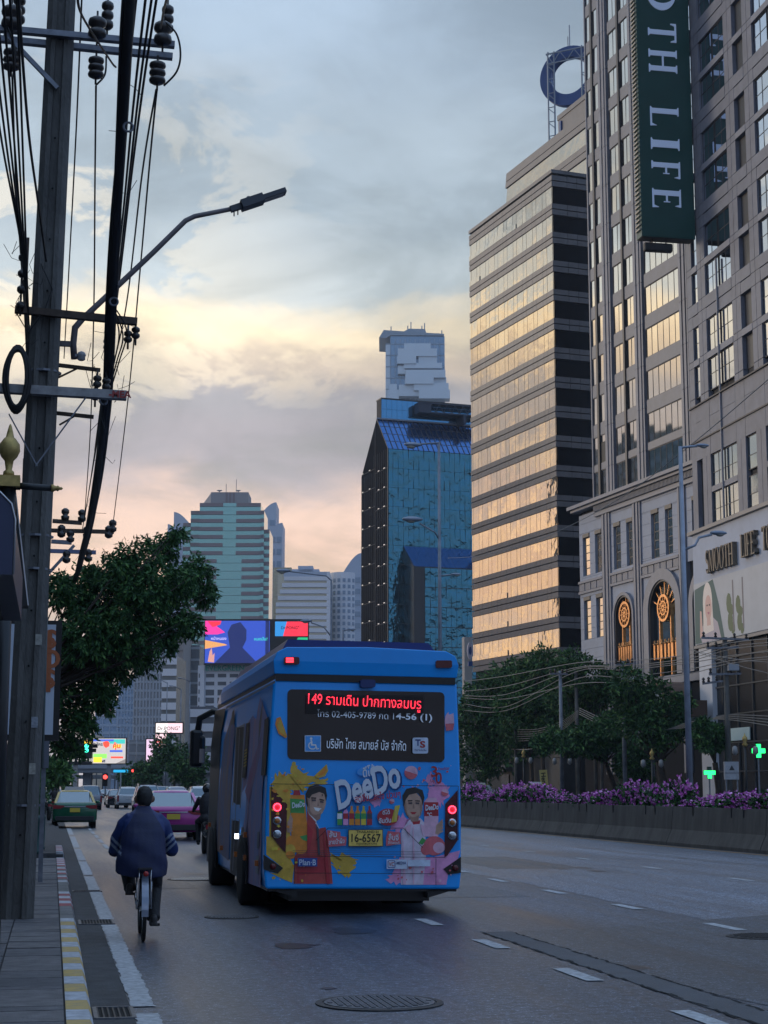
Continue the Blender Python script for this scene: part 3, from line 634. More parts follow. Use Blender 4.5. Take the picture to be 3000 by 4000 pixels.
# ---- banded tower with the ring sign on its roof
Q = building('banded_tower', 'tall bronze glass tower with granite bands and a blue ring sign on the roof', (57.7, 191.5), -10)
M_BR = mat('bronze_mirror', (.56, .50, .42), .04, 1.0, bump=.5, bs=.35, bd=.08)
M_BAND = mat('granite_brown', (.175, .163, .165), .45, var=.14, vs=.7)
M_BANDD = mat('granite_brown')
MB().box(.25, 24.8, -22, -.35, 0, 76.2).build('core', M_DARK, Q)
joints = []; u = 0.0
while u < 25.0:
    for d in (1.80, 1.05):
        joints.append((u, min(u + d, 25.1))); u += d
joints = [j for j in joints if j[0] < 25.0]
for k in range(19):
    T = 74.3 - 3.61 * k
    up_ = MB(); lo_ = MB(); gl = (k % 4 == 1)
    for (a, b) in joints:
        lo_.box(a + .02, b - .02, -.35, 0, T + .02, T + .66); up_.box(a + .02, b - .02, -.35, .0, T + .78, T + 1.41)
    lo_.build('granite_band', M_BAND, Q); up_.build('granite_band', M_BAND, Q)
    for i, (a, b) in enumerate(joints):
        if k < 16: blk('pane', M_BR, Q, a + .035, b - .035, -.14, -.1, T - 2.17, T - .02, .005)
        if k > 12 and i > 9 or (k < 2 and i > 6 + 8 * k): blk('lower_pane', M_BR, Q, a + .02, b - .02, -.05, .008, T - 2.15, T - 1.5)
MB().box(-.02, 25.15, -22, .03, 76.0, 76.45).build('parapet', M_BANDD, Q)
for k in range(19):                                                     # end facing the photographer, its glass coloured dark for the dull reflection
    T = 74.3 - 3.61 * k
    blk('end_glazing', M_DKG, Q, .12, .22, -22, -.08, T - 2.17, T - .02)
    for (a, b) in ((-.02, -2.06), (-2.1, -3.4), (-3.44, -4.86), (-4.9, -6.7), (-6.74, -12), (-12.04, -22)):
        blk('end_panel', M_BANDD, Q, -.01, .24, a, b, T + .02, T + .66); blk('end_panel', M_BANDD, Q, -.01, .24, a, b, T + .78, T + 1.41)
# stepped penthouse
pw = MB()
for (z0, z1) in ((76.4, 77.4), (79.6, 80.4), (80.5, 81.3), (83.6, 84.4), (84.5, 85.6)): pw.prism([(2, z0), (2, z1), (27.6 - (z1 - 76) * .2, z1), (27.6 - (z0 - 76) * .2, z0)], -19, -6, 'y')
o = pw.build('penthouse_band', M_BAND, Q, fix=True)
pg = MB()
for (z0, z1) in ((77.4, 79.6), (81.3, 83.6)): pg.prism([(2.2, z0), (2.2, z1), (27.3 - (z1 - 76) * .2, z1), (27.3 - (z0 - 76) * .2, z0)], -18.8, -6.15, 'y')
pg.build('penthouse_glazing', M_BR, Q, fix=True)
MB().box(1.9, 10.5, -16, -6.4, 85.6, 88.0).box(1.8, 10.6, -16.1, -6.3, 87.6, 88.25).build('plant_room', M_BAND, Q)
MB().box(9.4, 9.9, -6.5, -6.2, 85.2, 87.2).build('sign_panel', mat('q_blue', (.012, .06, .22), .4), Q)
rg = MB(); cr_ = (14.0, -10.1, 95.7); n = 40; ax = Vector((-math.cos(R(48)), math.sin(R(48)), 0)); tv = Vector((math.sin(R(48)), math.cos(R(48)), 0))
for k in range(n):
    t, u = 2 * math.pi * k / n, 2 * math.pi * (k + 1) / n
    P = lambda r, a, d: Vector(cr_) + tv * (r * math.cos(a)) + Vector((0, 0, r * math.sin(a))) + ax * d
    rg.add([P(2.6, t, .5), P(2.6, u, .5), P(4.15, u, .5), P(4.15, t, .5), P(2.6, t, -.5), P(2.6, u, -.5), P(4.15, u, -.5), P(4.15, t, -.5)], [(0, 1, 2, 3), (7, 6, 5, 4), (0, 4, 5, 1), (3, 2, 6, 7)])
rgt = tag(rg.build('ring_sign', mat('q_blue'), Q, fix=True), 'blue ring sign on the roof')
st = MB()
def lattice(px):
    for s in (-.45, .45):
        a = Vector(cr_) + tv * (px + s) + ax * 1.1; st.bar((a.x, a.y, 85), (a.x, a.y, 99.2), .16)
    for k in range(14):
        z = 85.4 + k; a = Vector(cr_) + tv * (px - .45) + ax * 1.1; b = Vector(cr_) + tv * (px + .45) + ax * 1.1; st.bar((a.x, a.y, z), (b.x, b.y, z + (.9 if k % 2 else 0)), .1)
lattice(-2.5); lattice(2.3)
for z in (97.6, 99): 
    a = Vector(cr_) + tv * -3 + ax * 1.1; b = Vector(cr_) + tv * 3 + ax * 1.1; st.bar((a.x, a.y, z), (b.x, b.y, z), .16)
for k in range(6):
    a = Vector(cr_) + tv * (-3 + k) + ax * 1.1; b = Vector(cr_) + tv * (-2 + k) + ax * 1.1; st.bar((a.x, a.y, 97.6 if k % 2 else 99), (b.x, b.y, 99 if k % 2 else 97.6), .1)
a = Vector(cr_); st.bar((a.x, a.y, 99.5), (a.x, a.y, 103), .12).bar((a.x + .5, a.y, 100), (a.x + .5, a.y, 101.6), .1)
st.build('steel_lattice', mat('steel_grey', (.20, .24, .30), .5, .5), Q)
qs = thing('ring_logo_sign', 'small pylon with white and blue ring beside the foot of the bronze tower', 'sign', (0, 0, 0))
b0 = atZ(1832, 2560, 196); k_ = 196 / F
def fp(px, py, z): return atZ(px, py, z)                                # photo pixel at a stated depth
lo, hi = fp(1832, 2720, 196), fp(1832, 2485, 196)
MB().box(lo.x - .5, lo.x + .4, lo.y, lo.y + 1.2, 0, hi.z).build('pylon', mat('pylon_grey', (.42, .39, .38), .6), qs)
rc = fp(1835, 2543, 195); rr = MB()
for k in range(30):
    t, u = 2 * math.pi * k / 30, 2 * math.pi * (k + 1) / 30
    P = lambda r, a, y: (rc.x + r * .34 * math.cos(a), rc.y - .3 + y, rc.z + r * math.sin(a))
    rr.add([P(.5, t, 0), P(.5, u, 0), P(.98, u, 0), P(.98, t, 0), P(.5, t, .3), P(.5, u, .3), P(.98, u, .3), P(.98, t, .3)], [(3, 2, 1, 0), (0, 1, 5, 4), (3, 7, 6, 2)])
rr.build('ring', mat('ring_pale', (.45, .42, .50), .5), qs, fix=True)
MB().box(rc.x - .17, rc.x + .17, rc.y - .2, rc.y - .1, rc.z - .45, rc.z + .45).build('ring_centre', mat('q_blue'), qs); MB().box(rc.x - .25, rc.x + .25, rc.y - .35, rc.y, rc.z - 1.75, rc.z - 1.2).build('name_plate', mat('q_blue'), qs)
# ---- blue glass building with sloped roof
D = building('blue_glass_building', 'blue glass office building with a sloping glass roof left of the bronze tower', (64.96, 333.7), -9)
M_BLUE = mat('blue_curtain_glass', (.065, .22, .30), .04, 1.0, bump=1.0, bs=.4, bd=.45)
M_ROOFB = mat('blue_roof_glass', (.035, .13, .34), .12, .85)
M_TOPB = mat('blue_top_glass', (.10, .30, .50), .08, .9)
M_DBL = mat('dark_side_glass', (.016, .017, .020), .6, spec=.0)
MB().prism([(.2, 0), (.2, 69.9), (6.8, 77.3), (16.2, 66.7), (16.2, 0)], -24, -.2, 'y').build('core', M_DARK, D, fix=True)
for c in range(19):
    for r in range(18):
        v1 = 69.9 - 3.95 * r
        if v1 < 46.5 and 3 <= c <= 18 and not (c < 3): continue
        blk('pane', M_BLUE, D, .05, .1, -(c * 1.13 + .03), -(c * 1.13 + 1.11), v1 - 3.9, v1, .03)
sx = MB()
for k in range(19):
    a = -(k * 1.13 + .03); b = a - 1.07; sx.add([(0, a, 70), (6.7, a, 77.5), (6.7, b, 77.5), (0, b, 70)], [(0, 1, 2, 3)])
sx.build('roof_glazing', M_ROOFB, D, fix=True)['kind'] = 'stuff'
rf = MB()
for k in range(20): rf.bar((-.05, -k * 1.13, 70.02), (6.68, -k * 1.13, 77.56), .12)
for k in range(1, 4): rf.bar((6.7 * k / 4, 0, 70 + 7.5 * k / 4), (6.7 * k / 4, -21.5, 70 + 7.5 * k / 4), .1)
rf.build('roof_bar', M_FRAME, D)
MB().prism([(-1.0, 77.2), (-1.0 - 0.0, 82), (-22, 82), (-22, 77.2)], 6.75, 9.5, 'x').build('upper_block', M_DARK, D, fix=True)
for c in range(18): blk('upper_pane', M_TOPB, D, 6.66, 6.72, -1.05 - c * 1.15, -2.16 - c * 1.15, 79.75, 81.8); blk('upper_pane', M_TOPB, D, 6.66, 6.72, -1.05 - c * 1.15, -2.16 - c * 1.15, 77.75, 79.7)
blk('ridge_cap', mat('ridge_grey', (.20, .22, .27), .5, .4), D, 6.3, 6.9, .1, -22, 77.4, 77.72); blk('roof_cap', M_FRAME, D, 6.5, 9.6, -.9, -22, 81.85, 82.1)
cr = MB(); cr.box(3.5, 6.2, -8.2, -22, 78.9, 79.2).box(3.5, 6.2, -8.2, -22, 80.9, 81.1).box(3.6, 6.1, -8.2, -11, 79.1, 81)
for k in range(12): cr.bar((3.6, -11 - k * .9, 79.2 if k % 2 else 80.9), (3.6, -11.9 - k * .9, 80.9 if k % 2 else 79.2), .12)
cr.build('cleaning_gantry', mat('gantry_dark', (.025, .035, .06), .5), D)
MB().box(2.5, 6.3, -17.8, -18.4, 77, 79).build('gantry_arm', mat('gantry_dark'), D)
# side: dark cladding with rows of lit slots
MB().prism([(0, 0), (0, 69.95), (6.74, 77.45), (16.3, 66.8), (16.3, 0)], -.19, .0, 'y').build('side_cladding', M_DBL, D, fix=True)
ln = MB()
for r in range(18):
    v = 66.0 - 3.95 * r; ln.box(0.1, 7.4, 0, .05, v, v + .09).box(7.6, 16.2, 0, .05, v + 1.1, v + 1.19)
for k in range(1, 14): ln.box(k * 1.2, k * 1.2 + .05, 0, .04, 0, 66.5 if k > 7 else 70)
ln.box(7.45, 7.58, 0, .09, 0, 76.4); ln.build('side_joint', mat('joint_grey', (.07, .07, .075), .6, spec=.1), D)
M_SLOT = em('lit_slot', (1, .95, .85), .35)
for r in range(14):
    v = 66.2 - 3.95 * r
    for uu in (1.6, 5.0): blk('lit_window', M_SLOT, D, uu, uu + .8, .02, .08, v, v + .12)
    for uu in (10.6, 15.0): blk('lit_window', M_SLOT, D, uu, uu + .7, .02, .08, v + 1.1, v + 1.22)
blk('corner_post', M_FRAME, D, -.05, .12, .06, -.06, 0, 70)
# lower projecting atrium
MB().prism([(-6, 0), (-6, 45.2), (0, 50), (0, 0)], -24, -3.35, 'y').build('atrium_core', mat('atrium_dark', (.012, .016, .022), .2), D, fix=True)
ar = MB()
for k in range(17): a = -3.4 - k * 1.13; ar.add([(-6.03, a, 45.25), (-.05, a, 50.05), (-.05, a - 1.07, 50.05), (-6.03, a - 1.07, 45.25)], [(0, 1, 2, 3)])
ar.build('atrium_roof_glazing', M_ROOFB, D, fix=True)['kind'] = 'stuff'
for c in range(14):
    for r in range(7):
        if c > 1: blk('pane', M_BLUE, D, -6.12, -6.06, -(3.4 + c * 1.13), -(4.47 + c * 1.13), 41.2 - r * 3.95, 45.0 - r * 3.95, .03)
# ================================================================ towers further off, built facing the photographer
def far(name, label, px, z, cat='building', rot=0.0, group=None):
    p = fp(px, 3082, z); t = thing(name, label, cat, (p.x, p.y, 0), -YAW + rot, group); return t, z / F * math.cos(PITCH)
def pz(py, z, px=1500): d = ray(px, py); return HC + z / math.cos(PITCH) * d.z / (d.x * math.sin(YAW) + d.y * math.cos(YAW))   # height on the upright plane through that depth
# pixelated tall tower
Z = 1150.0; T, k = far('pixelated_tower', 'very tall pale glass tower with pixelated stacked boxes behind the blue building', 1637, Z)
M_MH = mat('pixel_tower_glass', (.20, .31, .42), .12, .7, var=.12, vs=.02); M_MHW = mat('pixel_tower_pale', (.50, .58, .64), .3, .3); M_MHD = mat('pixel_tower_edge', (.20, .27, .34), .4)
def X(px): return (px - 1637) * Z / F
top = pz(1303, Z)
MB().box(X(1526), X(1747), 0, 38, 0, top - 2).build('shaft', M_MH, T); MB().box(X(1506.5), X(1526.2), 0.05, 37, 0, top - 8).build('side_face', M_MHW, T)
MB().prism([(X(1480), top - 3.2), (X(1499), top + 2.2), (X(1745), top - .6), (X(1745), top - 1.8), (X(1526), top - 1.6), (X(1508), top - 3.6)], -1.5, 38, 'y').build('roof_deck', M_MHD, T, fix=True)
MB().prism([(X(1555), top), (X(1602), top + 4.4), (X(1668), top + 4.2), (X(1675), top)], 3, 34, 'y').box(X(1690), X(1727), 5, 30, top - 1, top + 1.6).build('roof_block', M_MHD, T, fix=True)
for px, y1 in ((1529, 1260), (1598, 1257), (1611, 1243), (1656, 1258), (1667, 1247), (1738, 1275)): blk('antenna', M_MHD, T, X(px) - .35, X(px) + .35, 10, 10.7, top - 1, pz(y1, Z))
for i in range(13): zz = top - 8 - i * 8.2; blk('floor_line', M_MHD, T, X(1507), X(1747), -.25, -.02, zz, zz + .7)
for i in range(11): xx = X(1526) + (X(1747) - X(1526)) * i / 11; blk('fin', M_MHD, T, xx - .25, xx + .25, -.3, -.03, top - 60, top - 4)
for (a, b, y0, y1, pr_) in ((1582, 1690, 1345, 1368, 3), (1556, 1715, 1368, 1398, 5), (1553, 1630, 1398, 1428, 6), (1640, 1715, 1394, 1424, 4), (1580, 1735, 1424, 1445, 5), (1556, 1585, 1434, 1465, 4), (1586, 1748, 1455, 1485, 8), (1585, 1700, 1485, 1512, 10), (1700, 1752, 1480, 1505, 5), (1620, 1760, 1508, 1536, 9), (1521, 1552, 1505, 1540, 4), (1560, 1640, 1512, 1556, 7), (1640, 1765, 1536, 1570, 11), (1515, 1560, 1530, 1570, 6)):
    blk('projecting_box', M_MHW, T, X(a), X(b), -pr_, -.3, pz(y1, Z), pz(y0, Z))
# green banded tower
def bandtower(name, label, Z, ref, body, ys, pitch, m1, m2, split=.45, depth=22, panes=0):
    T, k = far(name, label, ref, Z)
    for (a, b, y0, dy) in body:
        x0, x1 = (a - ref) * Z / F, (b - ref) * Z / F; z1 = pz(y0, Z)
        MB().box(x0, x1, dy, dy + depth, 0, z1).build('shaft', m1, T)
        n = int(z1 / pitch)
        for i in range(n):
            z = z1 - pitch * (i + 1)
            if z < 8: break
            blk('spandrel_band', m2, T, x0 - .1, x1 + .1, dy - .35, dy - .02, z, z + pitch * split)
    return T
Z = 740.0
M_GG = mat('green_glass', (.26, .50, .46), .08, .8, bump=.05, bs=.3); M_PK = mat('pinkish_granite', (.20, .155, .165), .6)
T, k = far('green_banded_tower', 'tower of green glass with pinkish bands and satellite dishes on its roof', 900, Z)
X = lambda px: (px - 900) * Z / F
body = [(761, 1006, 1965, 0), (722, 762, 1990, 4), (1006, 1040, 2065, 3), (690, 735, 2035, 6), (1004, 1019, 1993, 1)]
for i, (a, b, y0, dy) in enumerate(body):
    z1 = pz(y0, Z); MB().box(X(a), X(b), dy, dy + 24, 0, z1).build('shaft', M_GG, T); j = 0
    while z1 - 1.6 - j * 3.62 > 30:
        z = z1 - 1.6 - j * 3.62
        if i == 0: 
            for (c, d) in ((761, 832 if j > 6 else 855), (932 if j > 6 else 908, 1006)): blk('granite_band', M_PK, T, X(c), X(d), dy - .4, dy - .02, z, z + 1.6)
        else: blk('granite_band', M_PK, T, X(a) - .05, X(b) + .05, dy - .4, dy - .02, z, z + 1.6)
        blk('floor_line', mat('line_teal', (.08, .16, .16), .5), T, X(a), X(b), dy - .2, dy - .01, z - .15, z)
        j += 1
z1 = pz(1965, Z); MB().box(X(802), X(953), 3, 20, z1, pz(1918, Z)).build('plant_room', mat('plant_grey', (.26, .25, .26), .7), T)
MB().prism([(X(770), z1), (X(802), pz(1922, Z)), (X(802), z1)], 3, 18, 'y').build('plant_slope', mat('plant_sunlit', (.62, .50, .42), .7), T, fix=True)  # peach colour imitates sunset light on the left slope of the grey plant
gl = MB()
for px in (866, 880, 895): gl.box(X(px) - .5, X(px) + .5, 2.8, 2.98, z1, pz(1919, Z))
gl.build('plant_louvre', M_PK, T)
for px, s in ((832, 1), (908, .9)):
    d_ = MB(); c = fp(px, 1905, Z); d_.lathe((X(px), 8, pz(1918, Z)), [(.3, 0), (.25, 1.2)], 6); prof = [(r * s, 1.2 + .5 * r * r * .5) for r in (0.01, .5, 1.0, 1.4)]
    d_.lathe((X(px), 8, pz(1918, Z)), prof, 12); d_.build('satellite_dish', mat('dish_grey', (.45, .45, .47), .5), T, fix=True)
for px, y1 in ((859, 1878), (900, 1860)): blk('antenna', mat('plant_grey'), T, X(px) - .12, X(px) + .12, 8, 8.24, pz(1918, Z), pz(y1, Z))
# pale towers with curved crowns behind it
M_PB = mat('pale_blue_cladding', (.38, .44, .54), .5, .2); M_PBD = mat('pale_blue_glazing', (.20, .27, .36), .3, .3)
def crown(name, label, Z, px0, px1, y0, y1, flip, ws):
    T, k = far(name, label, px0, Z); X = lambda px: (px - px0) * Z / F
    zt, zb = pz(y0, Z), pz(y1, Z); w_ = X(px1)
    pts = [(0, 0), (w_, 0)] + [(w_ * (1 - i / 8), zt - (zt - zb) * (1 - math.cos(math.pi / 2 * i / 8)) if not flip else zb + (zt - zb) * math.sin(math.pi / 2 * i / 8)) for i in range(9)]
    MB().prism(pts, 0, 24, 'y').build('shaft', M_PB, T, fix=True)
    for i in range(ws): z = zb - 6 - i * 6.5; blk('window_band', M_PBD, T, w_ * .12, w_ * .45, -.3, -.02, z, z + 3.0); blk('window_band', M_PBD, T, w_ * .6, w_ * .92, -.3, -.02, z, z + 3.0)
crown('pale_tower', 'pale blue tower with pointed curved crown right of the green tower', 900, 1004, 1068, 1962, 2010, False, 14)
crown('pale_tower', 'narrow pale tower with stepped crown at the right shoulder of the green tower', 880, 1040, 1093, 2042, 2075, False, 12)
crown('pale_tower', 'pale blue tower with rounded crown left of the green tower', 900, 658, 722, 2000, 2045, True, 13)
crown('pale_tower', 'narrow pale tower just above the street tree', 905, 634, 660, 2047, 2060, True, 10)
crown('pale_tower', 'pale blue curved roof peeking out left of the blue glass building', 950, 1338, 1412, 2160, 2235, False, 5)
# white building with horizontal stripes, yellow glass annex
Z = 620.0; T, k = far('striped_office', 'white office block with horizontal stripes and pale windows behind the screens', 1040, Z); X = lambda px: (px - 1040) * Z / F
M_WH = mat('white_cladding', (.62, .63, .68), .6, var=.05, vs=.1); M_PY = mat('pale_yellow_glass', (.46, .44, .34), .12, .6, bump=.1, bs=.3)
MB().box(X(1075), X(1275), 1, 20, 0, pz(2245, Z)).build('glazing', M_PY, T); MB().box(X(1272), X(1284), 0, 20, 0, pz(2233, Z)).build('end_wall', M_WH, T)
for i in range(13):
    z = pz(2252 + 25.3 * i, Z); x0 = max(1070, 1102 - 8 * i); blk('stripe', M_WH, T, X(x0), X(1272), 0, 2, z - 1.5, z)
MB().box(X(1100), X(1272), .1, 18, pz(2252, Z), pz(2233, Z)).box(X(1155), X(1215), 4, 14, pz(2233, Z), pz(2205, Z)).box(X(1130), X(1240), 4, 14, pz(2233, Z), pz(2218, Z)).build('roof_plant', M_PB, T)
MB().prism([(X(1042), 0), (X(1042), pz(2187, Z)), (X(1118), pz(2187, Z)), (X(1135), pz(2235, Z)), (X(1135), 0)], 22, 40, 'y').build('yellow_annex', mat('yellow_glass', (.42, .40, .28), .15, .6), T, fix=True)
gb = MB()
for i in range(12): gb.box(X(1042) + i * .8, X(1042) + i * .8 + .1, 21.9, 21.98, 0, pz(2190, Z))
for i in range(24): gb.box(X(1042), X(1118), 21.88, 21.97, pz(2190, Z) - 1.6 * i, pz(2190, Z) - 1.6 * i + .15)
gb.build('annex_grid', mat('grid_brown', (.2, .19, .15), .6), T)
Z = 640.0; T, k = far('curved_apartments', 'white curved apartment block with balconies beside the blue glass building', 1335, Z); X = lambda px: (px - 1335) * Z / F
b = MB(); n = 10
for i in range(n):
    a0, a1 = math.pi * (1.08 - .9 * i / n), math.pi * (1.08 - .9 * (i + 1) / n); r = X(1392)
    b.prism([(r * math.cos(a0), 10 - r * math.sin(a0)), (r * math.cos(a1), 10 - r * math.sin(a1)), (0, 14)], 0, pz(2228, Z), 'z')
b.build('shaft', M_WH, T, fix=True)
for fl_ in range(14):
    for i in range(7):
        a = math.pi * (1.0 - .82 * (i + .5) / 7); r = X(1392) + .03; z = pz(2245, Z) - 2.4 * fl_ - 2.2
        o = blk('window', M_PBD, T, -.55, .55, -.1, .1, 0, 1.4); o.location = (r * math.cos(a), 10 - r * math.sin(a), z + .7); o.rotation_euler = (0, 0, -a + math.pi / 2)
# LED screen building and neighbours
Z = 400.0; T, k = far('green_letter_building', 'white building with small windows and green letters below the video screen', 765, Z); X = lambda px: (px - 765) * Z / F
MB().box(0, X(1215), 0, 18, 0, pz(2610, Z)).build('wall', M_WH, T); MB().box(X(767), X(792), -.6, .2, 0, pz(2600, Z)).build('corner_stair', M_WH, T)
for r in range(14):
    for c in range(9):
        x = X(797 + c * 47); z = pz(2632 + r * 31, Z); blk('window', mat('window_grey', (.09, .10, .12), .25), T, x, x + 2.0, -.06, .05, z - .85 - (.5 if r > 1 else 0), z)
    z = pz(2632 + r * 31, Z); blk('stair_window', mat('window_grey'), T, X(770), X(774), -.68, -.55, z - 1.0, z)
blk('sign_board', mat('board_pale', (.50, .52, .54), .6), T, X(792), X(1000), -.3, .0, pz(2623, Z), pz(2597, Z))
link('green_letters', text_mesh('EVERGREEN', 1.75, .1, .03, 'LEFT', m=mat('letters_green', (.04, .34, .28), .5)), T, (X(795), -.45, pz(2610, Z) - .05))
S, k = far('video_screen', 'large video screen in blue and magenta above the green letter building', 790, 398.0, 'screen'); Z = 398.0; X = lambda px: (px - 790) * Z / F
z0, z1 = pz(2592, Z), pz(2423, Z)
MB().box(X(788), X(1202), 0, 1.2, z0 - .3, z1 + .3).build('cabinet', mat('black_plastic'), S)
def scr(name, parent, polys, mats):
    b = MB()
    for i, (pts, mi) in enumerate(polys): b.add([(x, -.03 - .004 * i, z) for x, z in pts], [tuple(range(len(pts)))], mi)
    o = b.build(name, mats, parent, fix=False)
    for p in o.data.polygons:
        if p.normal.y > 0: p.flip()
    return o
P_ = lambda px, py: (X(px), pz(py, Z))
SC = [em('led_blue', (.03, .07, .42), .8), em('led_navy', (.012, .02, .10), .8), em('led_magenta', (.85, .04, .30), .8), em('led_red', (.80, .03, .06), .8), em('led_green', (.02, .45, .20), .7), em('led_orange', (.75, .35, .12), .7), em('led_skin', (.62, .30, .26), .7), em('led_cyan', (.03, .25, .62), .7)]
scr('picture', S, [([P_(791, 2425), P_(1047, 2425), P_(1047, 2590), P_(791, 2590)], 0), ([P_(791, 2425), P_(855, 2425), P_(835, 2445), P_(870, 2470), P_(840, 2478), P_(791, 2478)], 2), ([P_(800, 2427), P_(855, 2427), P_(850, 2440), P_(820, 2450)], 3),
    ([P_(880, 2470), P_(895, 2440), P_(930, 2430), P_(955, 2460), P_(955, 2500), P_(940, 2530), P_(1000, 2590), P_(830, 2590), P_(890, 2530)], 1), ([P_(791, 2500), P_(870, 2515), P_(880, 2520), P_(791, 2535)], 5), ([P_(803, 2585), P_(810, 2545), P_(818, 2530), P_(822, 2560), P_(830, 2550), P_(828, 2588)], 6),
    ([P_(1030, 2425), P_(1045, 2425), P_(1045, 2590), P_(1030, 2590)], 1), ([P_(1068, 2428), P_(1130, 2428), P_(1120, 2485), P_(1068, 2485)], 7), ([P_(1115, 2428), P_(1198, 2428), P_(1198, 2485), P_(1100, 2485)], 3), ([P_(1160, 2490), P_(1198, 2490), P_(1198, 2520), P_(1140, 2520)], 4)], SC)
for s, px, py, sz, m in (('หน้าหมอง', 845, 2495, .95, em('led_lilac', (.55, .50, .85), .8)), ('หมดมั่น?', 1012, 2497, .95, em('led_mint', (.05, .6, .5), .8)), ('Dr.PONG⁺', 1128, 2453, .95, mat('led_dark_text', (.02, .01, .02), .5))):
    link('screen_caption', text_mesh(s, sz, 0, .01, m=m), S, (X(px), -.09, pz(py, Z)))
# glass and concrete towers along the street on the left
def slab(name, label, px0, px1, ytop, Z, m, bm, pitch, split, rot=0.0, vert=0, rows=40):
    T, k = far(name, label, px0, Z, rot=rot); w_ = (px1 - px0) * Z / F; zt = pz(ytop, Z)
    MB().box(0, w_, 0, 22, 0, zt).build('shaft', m, T)
    for i in range(min(rows, int(zt / pitch))):
        z = zt - .6 - i * pitch
        if z < 4: break
        blk('floor_band', bm, T, -.08, w_ + .08, -.4, -.02, z - pitch * split, z)
    for i in range(vert + 1 if vert else 0): x = w_ * i / vert; blk('fin', bm, T, x - .25, x + .25, -.5, -.03, 0, zt)
    return T
M_DT = mat('grey_tower_glass', (.16, .19, .22), .12, .7); M_DTB = mat('grey_tower_band', (.26, .28, .31), .6)
slab('white_office', 'white office block with ribbon windows left of the green letter building', 625, 680, 2560, 450, mat('ribbon_glass', (.22, .24, .25), .15, .6), M_WH, 3.0, .62)
slab('dark_tower', 'grey glass tower rising behind the white office block', 706, 770, 2520, 520, M_DT, M_DTB, 3.6, .2)
slab('concrete_fin_tower', 'slim brown concrete tower between the white office block and the screen', 682, 706, 2480, 500, mat('brown_concrete', (.24, .22, .21), .8), mat('brown_concrete'), 3.6, .1)
slab('grid_tower', 'grey apartment tower with a grid of balconies left of the white office block', 515, 628, 2450, 640, M_DT, mat('grid_pale', (.30, .33, .38), .6), 3.3, .25, vert=9)
slab('hazy_tower', 'slim haze-tinted blue glass tower behind the traffic lights', 455, 515, 2650, 820, mat('hazy_blue', (.16, .27, .42), .2, .5), mat('hazy_blue_band', (.26, .36, .50), .5), 3.6, .3, vert=5)  # distance haze is put into the colours of this tower and the next
AI = slab('letter_tower', 'haze-tinted blue tower with pale red letters AIA near its top, beyond the flyover', 366, 452, 2735, 900, mat('hazy_blue'), mat('hazy_blue_band'), 4.0, .35, vert=3)
blk('letter_panel', mat('panel_pale', (.50, .52, .60), .6), AI, .9, 10.8, -1.0, -.6, pz(2797, 900), pz(2767, 900)); link('tower_letters', text_mesh('AIA', 4.2, .05, .05, m=mat('aia_red', (.55, .10, .14), .5)), AI, (5.8, -1.1, pz(2782, 900)))
slab('cream_block', 'cream building glimpsed under the tree beside the blue letter tower', 335, 362, 2870, 600, mat('cream_wall', (.72, .58, .42), .7), mat('cream_wall'), 3.4, .3)
slab('grey_block', 'low grey glass block right of the blue tower over the flyover', 500, 565, 2890, 560, M_DT, M_DTB, 3.4, .25)
slab('low_white_block', 'low white block behind the roadside trees left of the bus', 735, 830, 2760, 380, mat('window_grey'), M_WH, 3.2, .55)
# buildings on the near side, left of the frame: they shade the street and mirror in the glass towers
M_LB = mat('left_block_wall', (.30, .30, .30), .7, var=.15, vs=.3); M_LG = mat('left_block_glass', (.10, .14, .15), .12, .5)
for i, (y0, y1, h, x1, lb) in enumerate(((-30, 34, 26, -14, 'unseen low shop block along the left pavement behind the utility pole'), (40, 96, 30, -16, 'unseen grey office block along the left pavement behind the green taxi'), (104, 160, 24, -18, 'unseen teal glass block along the left side of the street'), (168, 214, 20, -20, 'unseen low white office along the left side before the flyover'), (268, 296, 66, -22, 'unseen slim tall teal glass tower far along the left side of the street'), (300, 350, 26, -24, 'unseen last low block on the left side before the flyover'))):
    T = thing('roadside_block', lb, 'building', (x1, y0, 0)); MB().box(-24, 0, 0, y1 - y0, 0, h).build('shaft', M_LG, T)
    for f in range(int(h / 3.5) + 1): blk('floor_band', M_LB, T, -24, .25, -.2, y1 - y0 + .2, f * 3.5, f * 3.5 + 1.3)
# haze
hz = MB().box(-700, 1500, -60, 1600, -1.6, 345).build('haze', None); tag(hz, None, None, None, 'stuff'); hz.data.materials.clear()
hm = bpy.data.materials.new('haze_air'); hm.use_nodes = True; hm.node_tree.nodes.clear(); t = hm.node_tree
pv_ = t.nodes.new('ShaderNodeVolumePrincipled'); pv_.inputs['Color'].default_value = (.80, .88, 1, 1); pv_.inputs['Density'].default_value = .00013; pv_.inputs['Anisotropy'].default_value = .2
oo = t.nodes.new('ShaderNodeOutputMaterial'); t.links.new(pv_.outputs[0], oo.inputs['Volume']); hz.data.materials.append(hm)
